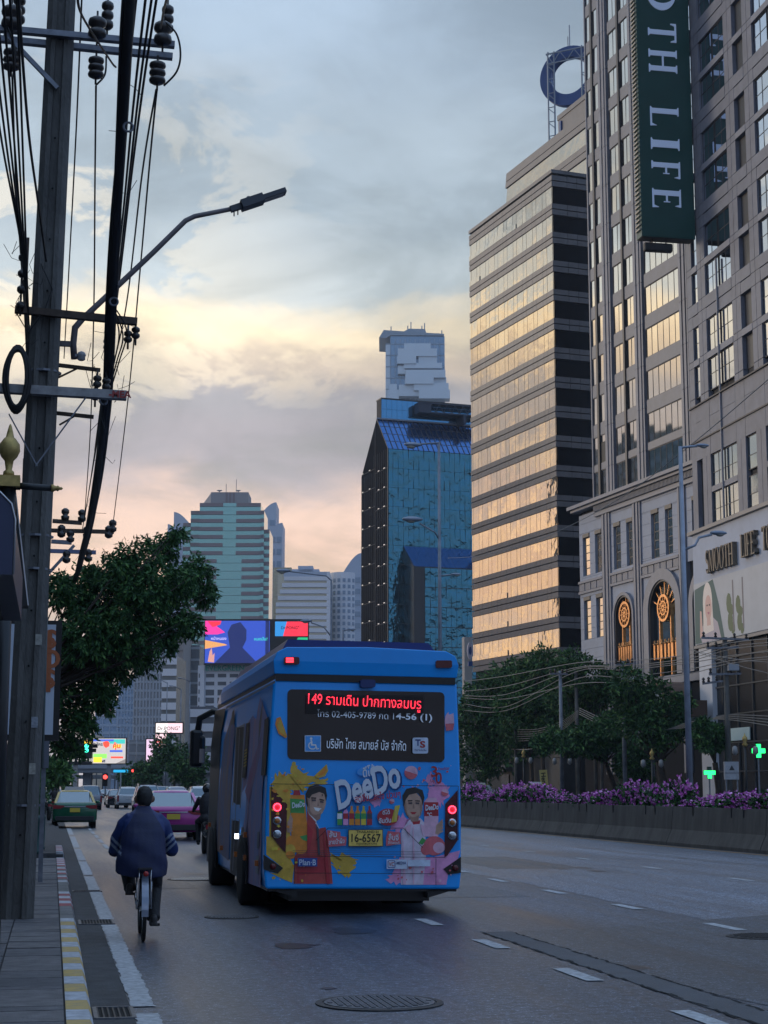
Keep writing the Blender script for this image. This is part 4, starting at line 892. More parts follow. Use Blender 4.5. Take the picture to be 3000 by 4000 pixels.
# ================================================================ the bus
BR = 21.4; LS = .00022
bus = thing('city_bus', 'blue city bus wrapped in a juice advert, seen from behind', 'bus', (2.60, BR, 0), R(-.5)); bus.rotation_euler[1] = R(.65)
bpy.context.view_layer.update(); BI = bus.matrix_world.inverted()
def rb(zx, zy):                                                         # pixel of the rear-view crop to x, z on the rear face
    p = BI @ atY(700 + zx * .7233, 2450 + zy * .7233, BR); return p.x, p.z
M_BB = mat('bus_blue', (.003, .36, .97), .32, coat=.25, var=.05, vs=2); M_BK = mat('bus_black', (.008, .008, .009), .35); M_RUB = mat('rubber', (.012, .012, .012), .8)
M_NAVY = mat('bus_navy', (.012, .03, .14), .4)
sec = [(.02, .33), (.0, .50), (.0, 1.1), (.025, 1.9), (.065, 2.70)]
def loft(b, stations, mi=0, sm=False):                                   # stations: lists of (x, y, z) rings, same length
    n = len(stations[0]); vs = [p for s_ in stations for p in s_]
    fs = [(i * n + j, i * n + (j + 1) % n, (i + 1) * n + (j + 1) % n, (i + 1) * n + j) for i in range(len(stations) - 1) for j in range(n)]
    fs += [tuple(range(n - 1, -1, -1)), tuple((len(stations) - 1) * n + j for j in range(n))]; b.add(vs, fs, mi, sm)
W_ = 2.5
def ring(y, top, ins=0.0, zb=.33):
    L = [(x + ins, min(z, top) if z > zb else zb) for x, z in sec]; L = [(x, zb + (z - .33) * (top - zb) / (2.70 - .33)) for x, z in L]
    return [(x, y, z) for x, z in L] + [(W_ - x, y, z) for x, z in reversed(L)]
b = MB(); loft(b, [ring(0, 2.915), ring(.03, 2.92), ring(8.4, 2.92), ring(9.2, 2.80, .03), ring(9.62, 2.4, .12), ring(9.72, 1.6, .22)])
b.build('body', M_BB, bus, fix=True, bevel=.03)
b = MB(); cs = [(x, 2.985 + (z - 2.80) * .75) for x, z in [(.07, 2.80), (.055, 3.02), (.10, 3.17), (.22, 3.25), (1.25, 3.285), (2.28, 3.25), (2.40, 3.17), (2.445, 3.02), (2.43, 2.80)]]
loft(b, [[(x, -.05 + .03 * (z < 3.05), z) for x, z in cs], [(x, .25, z) for x, z in cs], [(x, 7.6, z - .01) for x, z in cs], [(x * .96 + .05, 8.7, 2.98 + (z - 2.98) * .45) for x, z in cs], [(x * .94 + .075, 9.1, 2.93 + (z - 2.98) * .1) for x, z in cs]], sm=False)
b.build('roof_cap', M_BB, bus, fix=True, bevel=.025)
MB().box(.09, 2.41, -.015, 8.5, 2.90, 3.0).build('roof_gap', M_BK, bus)
MB().prism([(.22, 3.32), (.30, 3.47), (2.16, 3.47), (2.28, 3.32)], .5, 6.8, 'y').build('battery_cover', M_NAVY, bus, fix=True)
MB().box(.05, 2.45, .05, 9.4, .30, .42).box(.35, 2.15, .3, 9.2, .17, .31).build('underbody', M_BK, bus)
for s in (-1, 1): MB().prism([(.05, .33), (.42, .33), (.42, .22)] if s < 0 else [(2.45, .33), (2.08, .33), (2.08, .22)], .05, 1.1, 'y').build('skirt_edge', M_BK, bus, fix=True)
def wheel(parent, x, y, r, wd, hub, m=None):
    w_ = MB().lathe((0, 0, 0), [(r * .62, -wd / 2), (r * .96, -wd / 2), (r, -wd * .38), (r, wd * .38), (r * .96, wd / 2), (r * .62, wd / 2)], 28, axis='x').build('wheel', M_RUB, parent, (x, y, r))
    MB().lathe((0, 0, 0), [(r * .2, -wd * .46), (r * .60, -wd * .40), (r * .64, -wd * .2), (r * .64, wd * .2), (r * .60, wd * .40), (r * .2, wd * .46)], 20, axis='x').build('rim', hub, w_)
    return w_
M_HUB = mat('wheel_steel', (.30, .31, .33), .4, .7)
for x in (.17, 2.33):
    wheel(bus, x, 7.2, .47, .28, M_HUB)
    for q in (0, .29): wheel(bus, x + (q if x < 1 else -q), 2.3, .47, .26, M_HUB)
# rear face fittings
def rpoly(b, pts, mi, lay): b.add([(*(lambda q: (q[0], -.004 - LS * lay, q[1]))(rb(*p)),) for p in pts], [tuple(range(len(pts)))], mi)
def rplate(name, pts, m, y0, y1, bev=0.0):
    return MB().prism([rb(*p) for p in pts], y0, y1, 'y').build(name, m, bus, fix=True, bevel=bev)
def rrect(x0, y0, x1, y1, r, n=5, k=.0):
    o = []
    for cx, cy, a in ((x1 - r, y0 + r, -90), (x1 - r, y1 - r, 0), (x0 + r, y1 - r, 90), (x0 + r, y0 + r, 180)):
        for i in range(n + 1): t = R(a + 90 * i / n); o.append((cx + r * math.cos(t), cy + r * math.sin(t) + (cx - x0) * k))
    return o
M_BGL = mat('bus_glass', (.006, .007, .009), .08, spec=.5)
rw = rplate('rear_window', rrect(584, 335, 1430, 712, 26, k=.020), M_BGL, -.012, .02)
rplate('marker_lamp', rrect(562, 163, 645, 203, 10), mat('lamp_dark_red', (.10, .008, .01), .25), -.075, -.03)
rplate('marker_lamp', rrect(1378, 182, 1465, 222, 10), mat('lamp_dark_red'), -.075, -.03)
M_LED = em('led_red_lit', (1, .03, .05), 2.2)
for i in range(4):
    for j in range(2): x, z = rb(578 + i * 10, 173 + j * 14); blk('marker_led', M_LED, bus, x - .012, x + .012, -.082, -.074, z - .013, z + .013)
rplate('reversing_camera', rrect(972, 285, 1052, 328, 12), M_NAVY, -.10, .0)
for pts in ([(497, 862), (582, 957), (574, 1215), (560, 1205), (497, 1128)], [(1500, 880), (1434, 955), (1430, 1242), (1445, 1232), (1500, 1150)]): rplate('lamp_cluster', pts, mat('lamp_lens_dark', (.07, .006, .012), .18), -.022, .0)
M_CHR = mat('chrome', (.6, .6, .62), .15, 1.0)
for (zx, zy, lit) in ((527, 972, 1), (527, 1045, 2), (527, 1117, 0), (1468, 985, 1), (1468, 1055, 2), (1468, 1125, 0)):
    x, z = rb(zx, zy)
    if lit == 1:
        MB().lathe((x, -.02, z), [(.056, 0), (.056, -.03)], 20, axis='y').build('tail_lamp', mat('lamp_red_glow', (.25, .01, .02), .3, emit=(1, .02, .05), es=.35), bus, fix=True)
        for k in range(14): t = 2 * math.pi * k / 14; blk('tail_led', em('led_ring', (1, .05, .10), 3.0), bus, x + .044 * math.cos(t) - .007, x + .044 * math.cos(t) + .007, -.058, -.048, z + .044 * math.sin(t) - .007, z + .044 * math.sin(t) + .007)
    else:
        MB().lathe((x, -.02, z), [(.055, 0), (.055, -.025), (.045, -.035)], 20, axis='y').build('tail_lamp', M_CHR, bus, fix=True)
        MB().lathe((x, -.05, z), [(.036, 0), (.03, -.015), (.01, -.022)], 14, axis='y').build('lamp_bulb', mat('lens_amber', (.45, .16, .03), .2) if lit == 2 else mat('lens_clear', (.40, .42, .44), .15, .5), bus, fix=True)
for pts, c in (([(455, 1228), (560, 1300), (532, 1330), (455, 1308)], (505, 1292)), ([(1518, 1240), (1424, 1305), (1450, 1335), (1518, 1325)], (1487, 1300))):
    rplate('fog_lamp_housing', pts, M_BK, -.018, .0); x, z = rb(*c); MB().lathe((x, -.02, z), [(.042, 0), (.038, -.02), (.01, -.028)], 16, axis='y').build('fog_lamp', mat('lamp_dark_red'), bus, fix=True)
# ---- printed advert on the rear: flat colour shapes
PR = ['sp_yellow', 'sp_orange', 'skin', 'hair', 'jacket_red', 'jacket_white', 'pink', 'white', 'green', 'deep_red', 'dark', 'lychee', 'pale_pink', 'bottle_yellow', 'ink_blue', 'panel_black', 'plate_yellow', 'label_blue', 'label_white', 'shade_skin']
PC = [(.52, .33, .04), (.58, .20, .02), (.42, .26, .19), (.012, .010, .010), (.36, .045, .04), (.56, .48, .56), (.62, .26, .46), (.66, .70, .80), (.05, .26, .06), (.34, .02, .03), (.05, .04, .05), (.50, .10, .12), (.60, .36, .46), (.55, .42, .04), (.05, .28, .68), (.004, .004, .005), (.66, .46, .10), (.015, .05, .22), (.46, .52, .62), (.28, .16, .12)]
PM = [mat('print_' + n, tuple(min(.9, v * 1.35) for v in c), .35, coat=.2, var=.16, vs=9) for n, c in zip(PR, PC)]; I = {n: i for i, n in enumerate(PR)}
ad = MB(); lay = 0
def A_(pts, m):
    global lay
    rpoly(ad, pts, I[m], lay); lay += 1
def E_(cx, cy, rx, ry, m, rot=0, n=18, a0=0, a1=360):
    c, s = math.cos(R(rot)), math.sin(R(rot)); P = []
    for k in range(n + (0 if a1 - a0 == 360 else 1)):
        t = R(a0 + (a1 - a0) * k / n); x, y = rx * math.cos(t), ry * math.sin(t); P.append((cx + x * c - y * s, cy + x * s + y * c))
    A_(P, m)
def splash(cx, cy, rx, ry, m, n=34, jag=.45, seed=1):
    rnd = random.Random(seed); A_([(cx + rx * (1 + rnd.uniform(-jag, jag)) * math.cos(2 * math.pi * k / n), cy + ry * (1 + rnd.uniform(-jag, jag)) * math.sin(2 * math.pi * k / n)) for k in range(n)], m)
splash(560, 850, 55, 60, 'sp_yellow', 40, .35, 3); splash(640, 830, 85, 55, 'sp_yellow', 40, .4, 4); splash(620, 770, 22, 40, 'sp_yellow', 20, .35, 8); splash(760, 835, 40, 22, 'sp_yellow', 24, .5, 21)
A_([(488, 860), (600, 850), (600, 1225), (560, 1215), (486, 1130)], 'sp_yellow'); A_([(470, 1130), (500, 1130), (600, 1250), (620, 1290), (610, 1380), (560, 1360), (488, 1325), (530, 1330), (560, 1300), (470, 1228)], 'sp_yellow')
splash(870, 1260, 70, 40, 'sp_yellow', 30, .5, 5); splash(900, 1300, 40, 45, 'sp_yellow', 26, .5, 6)
splash(1400, 900, 55, 60, 'pink', 36, .4, 7); splash(1355, 830, 20, 35, 'pink', 20, .5, 17); splash(1190, 1060, 60, 45, 'pink', 34, .45, 9); splash(1060, 940, 26, 36, 'pink', 22, .5, 19)
A_([(1380, 1240), (1515, 1205), (1500, 1260), (1425, 1305), (1450, 1335), (1440, 1390), (1200, 1390), (1150, 1330), (1190, 1240)], 'pink'); splash(1170, 1355, 45, 28, 'pink', 24, .45, 27)
# left figure: dark hair, red jacket, big orange bottle
A_([(690, 960), (735, 1020), (740, 1090), (790, 1080), (815, 1235), (828, 1385), (618, 1385), (622, 1240), (660, 1180), (690, 1060)], 'jacket_red')
A_([(600, 905), (676, 905), (690, 1060), (700, 1190), (610, 1205), (602, 1060)], 'sp_orange'); A_([(598, 925), (676, 930), (676, 1005), (600, 1002)], 'green'); A_([(620, 880), (650, 880), (655, 908), (615, 908)], 'deep_red')
A_([(620, 1240), (790, 1240), (800, 1320), (650, 1340)], 'deep_red')
A_([(690, 985), (745, 1020), (735, 1060), (760, 1095), (740, 1055), (700, 1010)], 'white')
E_(740, 945, 52, 82, 'skin', 8); A_([(718, 1000), (765, 1000), (760, 1035), (742, 1045), (716, 1020)], 'shade_skin'); E_(742, 940, 46, 74, 'skin', 8)
A_([(684, 950), (682, 900), (700, 862), (745, 848), (790, 868), (798, 910), (792, 940), (782, 900), (755, 890), (715, 905), (700, 930), (694, 975)], 'hair')
A_([(716, 930), (736, 932), (735, 937), (716, 935)], 'dark'); A_([(760, 938), (778, 942), (777, 946), (760, 943)], 'dark'); A_([(725, 972), (768, 978), (750, 995), (735, 990)], 'white'); A_([(748, 940), (756, 965), (744, 966)], 'shade_skin')
A_([(578, 1080), (600, 1010), (614, 1035), (608, 1080), (598, 1110), (584, 1108)], 'skin'); E_(615, 1160, 40, 38, 'sp_orange'); E_(655, 1185, 40, 40, 'sp_orange'); A_([(650, 1130), (700, 1118), (705, 1160), (668, 1150)], 'green'); E_(600, 1205, 28, 34, 'sp_yellow')
E_(600, 1230, 26, 20, 'sp_orange', 20)
# right figure: dark hair, white jacket, pink bottle
A_([(1240, 1040), (1300, 1030), (1325, 1060), (1330, 1240), (1315, 1390), (1195, 1390), (1198, 1100), (1215, 1075)], 'jacket_white'); A_([(1255, 1050), (1300, 1042), (1296, 1062), (1262, 1066)], 'deep_red')
A_([(1322, 940), (1340, 920), (1385, 920), (1398, 960), (1395, 1130), (1320, 1130)], 'pale_pink'); A_([(1320, 945), (1396, 945), (1398, 1020), (1320, 1020)], 'deep_red'); A_([(1345, 880), (1375, 880), (1378, 922), (1340, 922)], 'pink')
E_(1262, 965, 50, 74, 'skin', -4); A_([(1240, 1010), (1292, 1010), (1290, 1048), (1250, 1050)], 'shade_skin'); E_(1262, 958, 46, 68, 'skin', -4)
A_([(1210, 970), (1203, 910), (1225, 872), (1270, 864), (1312, 880), (1322, 920), (1312, 965), (1304, 920), (1285, 895), (1240, 905), (1222, 930)], 'hair')
A_([(1236, 948), (1254, 947), (1254, 951), (1236, 952)], 'dark'); A_([(1275, 948), (1293, 949), (1293, 953), (1275, 952)], 'dark'); A_([(1245, 998), (1280, 998), (1270, 1010), (1255, 1010)], 'deep_red'); A_([(1262, 950), (1270, 978), (1258, 980)], 'shade_skin')
A_([(1385, 1070), (1420, 1035), (1420, 1085), (1400, 1120), (1380, 1115)], 'skin'); E_(1375, 1180, 58, 52, 'lychee'); E_(1400, 1190, 32, 30, 'pale_pink'); A_([(1290, 1165), (1310, 1135), (1330, 1150), (1310, 1175)], 'green'); E_(1330, 1200, 28, 30, 'lychee')
# fruit
for cx, cy, r in ((1250, 785, 36), (1432, 892, 20), (1146, 940, 14)): E_(cx, cy, r, r, 'pale_pink'); E_(cx, cy, r, r, 'lychee', 18, 14, 0, 180)
E_(1457, 510, 26, 52, 'pale_pink', 0, 14, 100, 260); A_([(1434, 480), (1478, 465), (1482, 520), (1436, 520)], 'pale_pink'); A_([(1434, 522), (1482, 520), (1476, 555), (1438, 560)], 'lychee')
A_([(546, 484), (582, 590), (575, 600), (535, 575), (517, 525), (525, 492)], 'sp_orange'); A_([(546, 496), (578, 588), (545, 568), (530, 530)], 'sp_yellow')
A_([(795, 740), (803, 775), (785, 805), (750, 815), (728, 803)], 'sp_yellow'); A_([(790, 752), (795, 775), (780, 797), (755, 805), (742, 802)], 'sp_orange')
A_([(712, 918), (738, 920), (738, 926), (712, 925)], 'hair'); A_([(756, 926), (782, 932), (781, 938), (757, 932)], 'hair'); A_([(714, 930), (737, 931), (736, 939), (716, 938)], 'dark'); A_([(759, 937), (779, 941), (778, 949), (760, 946)], 'dark')
A_([(690, 920), (702, 925), (704, 985), (722, 1018), (700, 1000)], 'shade_skin'); A_([(768, 900), (776, 905), (770, 915)], 'hair'); A_([(700, 872), (745, 852), (780, 864), (740, 862)], 'dark')
A_([(1232, 934), (1257, 933), (1257, 939), (1232, 941)], 'hair'); A_([(1272, 934), (1297, 936), (1297, 942), (1272, 939)], 'hair'); A_([(1235, 946), (1256, 945), (1256, 953), (1236, 954)], 'dark'); A_([(1273, 946), (1294, 947), (1293, 955), (1274, 953)], 'dark')
A_([(1212, 960), (1222, 940), (1226, 1000), (1246, 1030), (1225, 1010)], 'shade_skin'); A_([(1300, 1030), (1302, 940), (1308, 960), (1304, 1005)], 'shade_skin')
A_([(738, 1060), (752, 1090), (760, 1230), (748, 1230)], 'dark'); A_([(690, 1060), (720, 1100), (700, 1240), (690, 1240)], 'deep_red'); A_([(775, 1095), (800, 1235), (815, 1385), (795, 1385)], 'deep_red'); A_([(640, 1250), (650, 1380), (635, 1380)], 'deep_red')
A_([(1262, 1070), (1268, 1240), (1266, 1385), (1260, 1385), (1258, 1080)], 'pale_pink'); A_([(1215, 1080), (1250, 1062), (1240, 1130)], 'pale_pink'); A_([(1300, 1062), (1325, 1075), (1312, 1130)], 'pale_pink'); A_([(1205, 1120), (1222, 1385), (1205, 1385)], 'pale_pink')
for k in range(4): A_([(582 + k * 3, 1050 + k * 16), (606, 1042 + k * 16), (612, 1050 + k * 16), (586 + k * 3, 1062 + k * 16)], 'skin'); A_([(1396, 1060 + k * 15), (1420, 1050 + k * 15), (1422, 1058 + k * 15), (1398, 1070 + k * 15)], 'skin')
rq = random.Random(12)
for k in range(90):
    L_ = k % 2; cx = rq.uniform(498, 690) if L_ else rq.uniform(1150, 1490); cy = rq.choice((rq.uniform(745, 880), rq.uniform(1230, 1370))); r_ = rq.uniform(2, 8); E_(cx, cy, r_, r_ * rq.uniform(.6, 1.4), rq.choice(('sp_yellow', 'sp_orange', 'bottle_yellow') if L_ else ('pink', 'pale_pink', 'lychee')), rq.uniform(0, 90), 9)
for k in range(26):
    cx = rq.uniform(500, 680); cy = rq.uniform(860, 1200); 
    if not 690 < cx < 830: splash(cx, cy, rq.uniform(5, 14), rq.uniform(4, 9), rq.choice(('bottle_yellow', 'sp_orange')), 12, .5, k + 50) if cx < 598 else None
# row of bottles
for k, c in enumerate(('green', 'pink', 'sp_orange', 'sp_orange', 'bottle_yellow', 'deep_red')):
    x = 863 + k * 32; A_([(x - 13, 1068), (x - 13, 1000), (x - 5, 985), (x - 5, 965), (x + 6, 965), (x + 6, 985), (x + 14, 1000), (x + 14, 1068)], c); A_([(x - 13, 1005), (x + 14, 1005), (x + 14, 1035), (x - 13, 1035)], ('white', 'deep_red', 'deep_red', 'green', 'green', 'dark')[k])
E_(1122, 1025, 58, 46, 'deep_red'); A_([(1140, 1055), (1160, 965), (1188, 960), (1166, 1050)], 'bottle_yellow')
A_([(795, 1095), (866, 1105), (868, 1128), (900, 1132), (896, 1178), (800, 1185)], 'lychee'); A_([(1122, 1100), (1190, 1108), (1192, 1170), (1112, 1180), (1112, 1135)], 'lychee')
E_(1010, 775, 55, 26, 'ink_blue', -12)
# panel seams
def seam(p, q, w_=3.0):
    dx_, dy_ = q[0] - p[0], q[1] - p[1]; L = math.hypot(dx_, dy_); nx, ny = -dy_ / L * w_ / 2, dx_ / L * w_ / 2
    A_([(p[0] + nx, p[1] + ny), (q[0] + nx, q[1] + ny), (q[0] - nx, q[1] - ny), (p[0] - nx, p[1] - ny)], 'panel_black')
lay += 6
for p, q in (((495, 846), (1500, 858)), ((575, 1234), (1430, 1242)), ((620, 1240), (620, 1385)), ((1380, 1245), (1380, 1390)), ((622, 1326), (1380, 1330)), ((800, 1084), (1205, 1084)), ((800, 1084), (735, 1150)), ((1205, 1084), (1310, 1190)), ((495, 846), (495, 1130)), ((1500, 858), (1500, 1150))): seam(p, q)
A_([(908, 1092), (1095, 1090), (1097, 1184), (908, 1184)], 'panel_black'); A_([(912, 1096), (1092, 1094), (1093, 1180), (912, 1180)], 'plate_yellow')
A_([(637, 1245), (742, 1245), (742, 1291), (637, 1291)], 'label_blue'); A_([(1115, 1253), (1224, 1253), (1224, 1304), (1115, 1304)], 'label_white'); A_([(1228, 1255), (1350, 1255), (1350, 1290), (1228, 1290)], 'label_white'); A_(rrect(1120, 1258, 1162, 1299, 8), 'label_blue'); A_(rrect(1124, 1262, 1158, 1295, 6), 'label_white')
A_(rrect(674, 585, 762, 673, 4), 'label_white'); A_([(678, 589), (758, 589), (758, 669), (678, 669)], 'ink_blue'); A_(rrect(1254, 597, 1338, 683, 10), 'label_white')
E_(709, 602, 7, 7, 'white', n=12)
for k in range(9): t0, t1 = R(20 + k * 28), R(20 + (k + 1) * 28); A_([(716 + 24 * math.cos(t0), 640 + 22 * math.sin(t0)), (716 + 24 * math.cos(t1), 640 + 22 * math.sin(t1)), (716 + 18 * math.cos(t1), 640 + 16 * math.sin(t1)), (716 + 18 * math.cos(t0), 640 + 16 * math.sin(t0))], 'white')
A_([(705, 610), (713, 610), (716, 632), (735, 633), (742, 655), (750, 653), (752, 659), (738, 662), (729, 640), (708, 640)], 'white')
for k in range(3): A_([(610, 1205 + k * 9), (1300, 1209 + k * 9), (1300, 1211 + k * 9), (610, 1207 + k * 9)], 'dark')
adp = ad.build('advert_print', PM, bus); adp['kind'] = 'stuff'
for p in adp.data.polygons:
    if p.normal.y > 0: p.flip()
def rtext(s, zx, zy, h, m, bold=0.0, rot=0.0, wid=None, shear=0.0, name='lettering', lay_=80, emb=0):
    me = text_mesh(s, 1.0, 0, bold, shear=shear, m=m); xs = [v.co.x for v in me.vertices]; zs = [v.co.z for v in me.vertices]
    cx, cz = (min(xs) + max(xs)) / 2, (min(zs) + max(zs)) / 2; hh = h * .7233 * BR / F * 1.02 / (max(zs) - min(zs)); ww = hh if wid is None else wid * .7233 * BR / F * 1.02 / (max(xs) - min(xs))
    x, z = rb(zx, zy); me.transform(Matrix.Translation((-cx, 0, -cz))); me.transform(Matrix.Diagonal((ww, 1, hh, 1))); me.transform(Matrix.Rotation(R(rot), 4, 'Y'))
    return link(name, me, bus, (x, -.004 - LS * (lay + lay_ / 20), z))
PW = mat('vinyl_white', (.62, .70, .84), .5); PWB = mat('vinyl_glow', (.75, .82, .92), .5, emit=(.5, .6, .75), es=.06)  # second white vinyl has a faint glow added to its colour
rtext('โทร 02-405-9789 กด 1', 948, 472, 40, PWB, 0, 1, 415); rtext('4-56 (1)', 1262, 490, 46, PWB, .02, 1.2, 198); rtext('บริษัท ไทย สมายล์ บัส จำกัด', 1007, 632, 58, PWB, .008, 1, 428)
rtext('149 รามเดิน ปากทางลมบรู', 998, 410, 78, em('led_text', (1, .03, .06), 2.6), 0, 1.6, 612, name='led_display_text')
rtext('DeeDo', 1010, 857, 155, mat('shadow_blue', (.006, .05, .20), .5), .05, -21, 385, .32, lay_=20); rtext('DeeDo', 1006, 851, 150, mat('logo_white', (.72, .76, .84), .4), .03, -21, 372, .32, lay_=40)
rtext('ดีโด้', 1018, 775, 60, mat('logo_white'), .02, -12, 70, .2); rtext('สดชื่น...สะใจ ม่วนๆ', 1066, 915, 52, mat('script_red', (.55, .05, .08), .4), .02, -7, 250, .1)
rtext('DeeDo', 640, 958, 30, mat('logo_white'), .03, -8, 70, .2); rtext('DeeDo', 1357, 972, 30, mat('logo_white'), .03, -6, 72, .2); rtext('°C', 1345, 1010, 20, mat('logo_white'), .03, 0, 26)
rtext('ดีโด้', 1112, 998, 24, mat('logo_white'), .02, -6, 40); rtext('อันดับ', 1105, 1042, 28, mat('logo_white'), .02, -4, 66); rtext('1', 1164, 1008, 78, mat('gold_num', (.70, .55, .12), .4), .06, -6, 26, .2)
rtext('ส้ม', 826, 1116, 34, mat('logo_white'), .02, -3, 40); rtext('สายน้ำผึ้ง', 846, 1155, 28, mat('logo_white'), .01, -6, 84); rtext('ลิ้นจี่', 1152, 1132, 36, mat('logo_white'), .02, 2, 54); rtext('จักรพรรดิ', 1152, 1162, 16, mat('logo_white'), .01, 2, 62)
rtext('3', 1370, 780, 58, mat('script_red2', (.42, .03, .03), .4), .02, 0, 34); rtext('0', 1394, 815, 62, mat('script_red2'), .02, 0, 36); rtext('Foodstar', 1422, 763, 18, mat('script_red2'), .01, -4, 62, .2); rtext('Up', 1362, 832, 22, mat('script_red2'), .01, 0, 24)
PK = mat('plate_black', (.02, .015, .01), .5)
rtext('16-6567', 1004, 1137, 44, PK, .012, 0, 156, name='plate_number'); rtext('THAILAND 01', 1012, 1104, 13, PK, .01, 0, 118, name='plate_number'); rtext('กรุงเทพมหานคร', 1008, 1171, 15, PK, 0, 0, 110, name='plate_number')
rtext('Plan·B', 690, 1269, 30, PW, .01, 0, 88); rtext('MEDIA', 1194, 1272, 15, mat('ink_navy', (.03, .06, .2), .5), .02, 0, 52); rtext('VC', 1141, 1278, 22, mat('script_red2'), .01, 0, 30); rtext('T', 1283, 624, 34, mat('ink_navy'), .03, 0, 30, lay_=70); rtext('S', 1308, 634, 36, mat('script_red2'), .03, 0, 30); rtext('Thai Smile Bus', 1296, 664, 10, mat('ink_navy'), .01, 0, 66)
gd = MB()
for k in range(22): gd.add([(x, -.0045 - LS * (lay + 8), z) for x, z in (rb(680, 366 + k * 4.6), rb(1320, 380 + k * 4.6), rb(1320, 381.6 + k * 4.6), rb(680, 367.6 + k * 4.6))], [(0, 1, 2, 3)])
for k in range(130): gd.add([(x, -.0046 - LS * (lay + 8), z) for x, z in (rb(682 + k * 4.9, 366), rb(683.5 + k * 4.9, 366), rb(683.5 + k * 4.9, 470), rb(682 + k * 4.9, 470))], [(0, 1, 2, 3)])
gd.build('led_mask', M_BK, bus)['kind'] = 'stuff'
# ---- left side of the bus
def sb_(zx, zy):                                                        # pixel of the side crop to y, z on the left side
    p = BI @ atX(700 + zx / 2.2125, 2550 + zy / 2.2125, 2.62); return p.y, p.z
def spoly(b, pts, mi, d): b.add([(-d + .05 * max(0, (sb_(*p)[1] - 1.3)) / 1.4, *sb_(*p)) for p in pts], [tuple(range(len(pts)))], mi)
SM = [M_BK, mat('side_pink', (.46, .27, .34), .5, c2=(.10, .22, .50), vs=1.6, stretch=(1, 2.2, .5)), mat('side_tan', (.40, .24, .15), .5, c2=(.06, .18, .45), vs=2.0, stretch=(1, 2, .5)), mat('side_violet', (.34, .12, .20), .5, c2=(.20, .18, .32), vs=2), mat('side_glass', (.010, .011, .014), .4, spec=.12), mat('side_grey', (.16, .17, .20), .5), mat('amber', (.45, .12, .02), .3), mat('hazard_yellow', (.45, .30, .02), .5), mat('gutter_grey', (.16, .20, .26), .4)]
sd = MB(); d = .012
for pts, mi in (([(720, 2030), (590, 1985), (585, 1100), (640, 500), (660, 380), (735, 560), (720, 1200)], 1), ([(560, 1880), (520, 1890), (530, 640), (600, 540), (650, 600), (585, 1500)], 1), ([(300, 1700), (420, 1800), (430, 900), (440, 640), (400, 560), (340, 760), (310, 1300)], 2), ([(560, 1200), (600, 1000), (690, 700), (680, 900), (600, 1300)], 3), ([(410, 640), (430, 520), (420, 900), (395, 1000)], 3), ([(660, 620), (690, 380), (680, 640), (665, 800)], 0), ([(405, 520), (425, 480), (428, 620), (400, 620)], 0)):
    spoly(sd, pts, mi, d); d += .0004
for pts, mi in (([(432, 1900), (500, 1935), (528, 640), (452, 640)], 4), ([(430, 1895), (438, 1900), (456, 640), (446, 640)], 8), ([(493, 1930), (503, 1935), (533, 610), (523, 610)], 8), ([(450, 640), (530, 640), (533, 608), (452, 650)], 8), ([(458, 1880), (463, 1884), (487, 660), (482, 660)], 8),
        ([(215, 1800), (300, 1840), (310, 700), (345, 480), (250, 500), (225, 800)], 0), ([(705, 1060), (745, 1060), (752, 550), (712, 580)], 4), ([(528, 1080), (560, 1080), (578, 600), (545, 610)], 4), ([(350, 485), (795, 262), (795, 240), (350, 465)], 8),
        ([(685, 1690), (705, 1690), (707, 1545), (688, 1548)], 5), ([(676, 1905), (705, 1910), (705, 1750), (678, 1755)], 8)):
    spoly(sd, pts, mi, d); d += .0004
for k in range(6): spoly(sd, [(540, 990 - k * 27), (566, 975 - k * 27), (566, 961 - k * 27), (540, 976 - k * 27)], 7, d)
sdo = sd.build('side_print', SM, bus); sdo['kind'] = 'stuff'
for p in sdo.data.polygons:
    if p.normal.x > 0: p.flip()
for yc in (2.3, 7.2):                                                   # wheel arches
    b = MB(); n = 14
    for k in range(n):
        t, u = math.pi * k / n, math.pi * (k + 1) / n
        b.add([(-.045, yc, .5), (-.045, yc + .6 * math.cos(t), .42 + .62 * math.sin(t)), (-.045, yc + .6 * math.cos(u), .42 + .62 * math.sin(u))], [(0, 1, 2)])
    b.box(-.045, -.04, yc - .6, yc + .6, .3, .5); b.build('wheel_arch', M_BK, bus)
    for q in (-.12, .17): pass
    wheel(bus, -.03 + .1, yc, .475, .05 + .24, M_HUB)
for (zx, zy) in ((597, 1572), (598, 1770), (508, 1740), (707, 1818), (372, 1685), (258, 1485)): y, z = sb_(zx, zy); blk('side_marker', mat('amber'), bus, -.075, -.03, y - .05, y + .05, z - .035, z + .035)
y, z = sb_(520, 1585); blk('step_light', em('step_white', (.6, .75, 1), 3.0), bus, -.08, -.03, y - .05, y + .05, z - .035, z + .035)
# mirror at the front corner
m0 = BI @ atY(770, 2915, BR + 9.9); b = MB(); b.box(m0.x - .13, m0.x + .10, 9.75, 10.0, m0.z - .38, m0.z + .30).box(m0.x + .02, m0.x + .14, 9.72, 9.98, m0.z - .32, m0.z + .2)
b.build('mirror_housing', M_BK, bus, bevel=.06); MB().tube([(m0.x, 9.85, m0.z + .25), (m0.x + .03, 9.8, m0.z + .5), (m0.x + .25, 9.6, m0.z + .62), (m0.x + .5, 9.4, m0.z + .55)], .06, 8).build('mirror_arm', M_BK, bus)
blk('mirror_glass', M_CHR, bus, m0.x + .03, m0.x + .12, 9.70, 9.72, m0.z - .30, m0.z - .05)
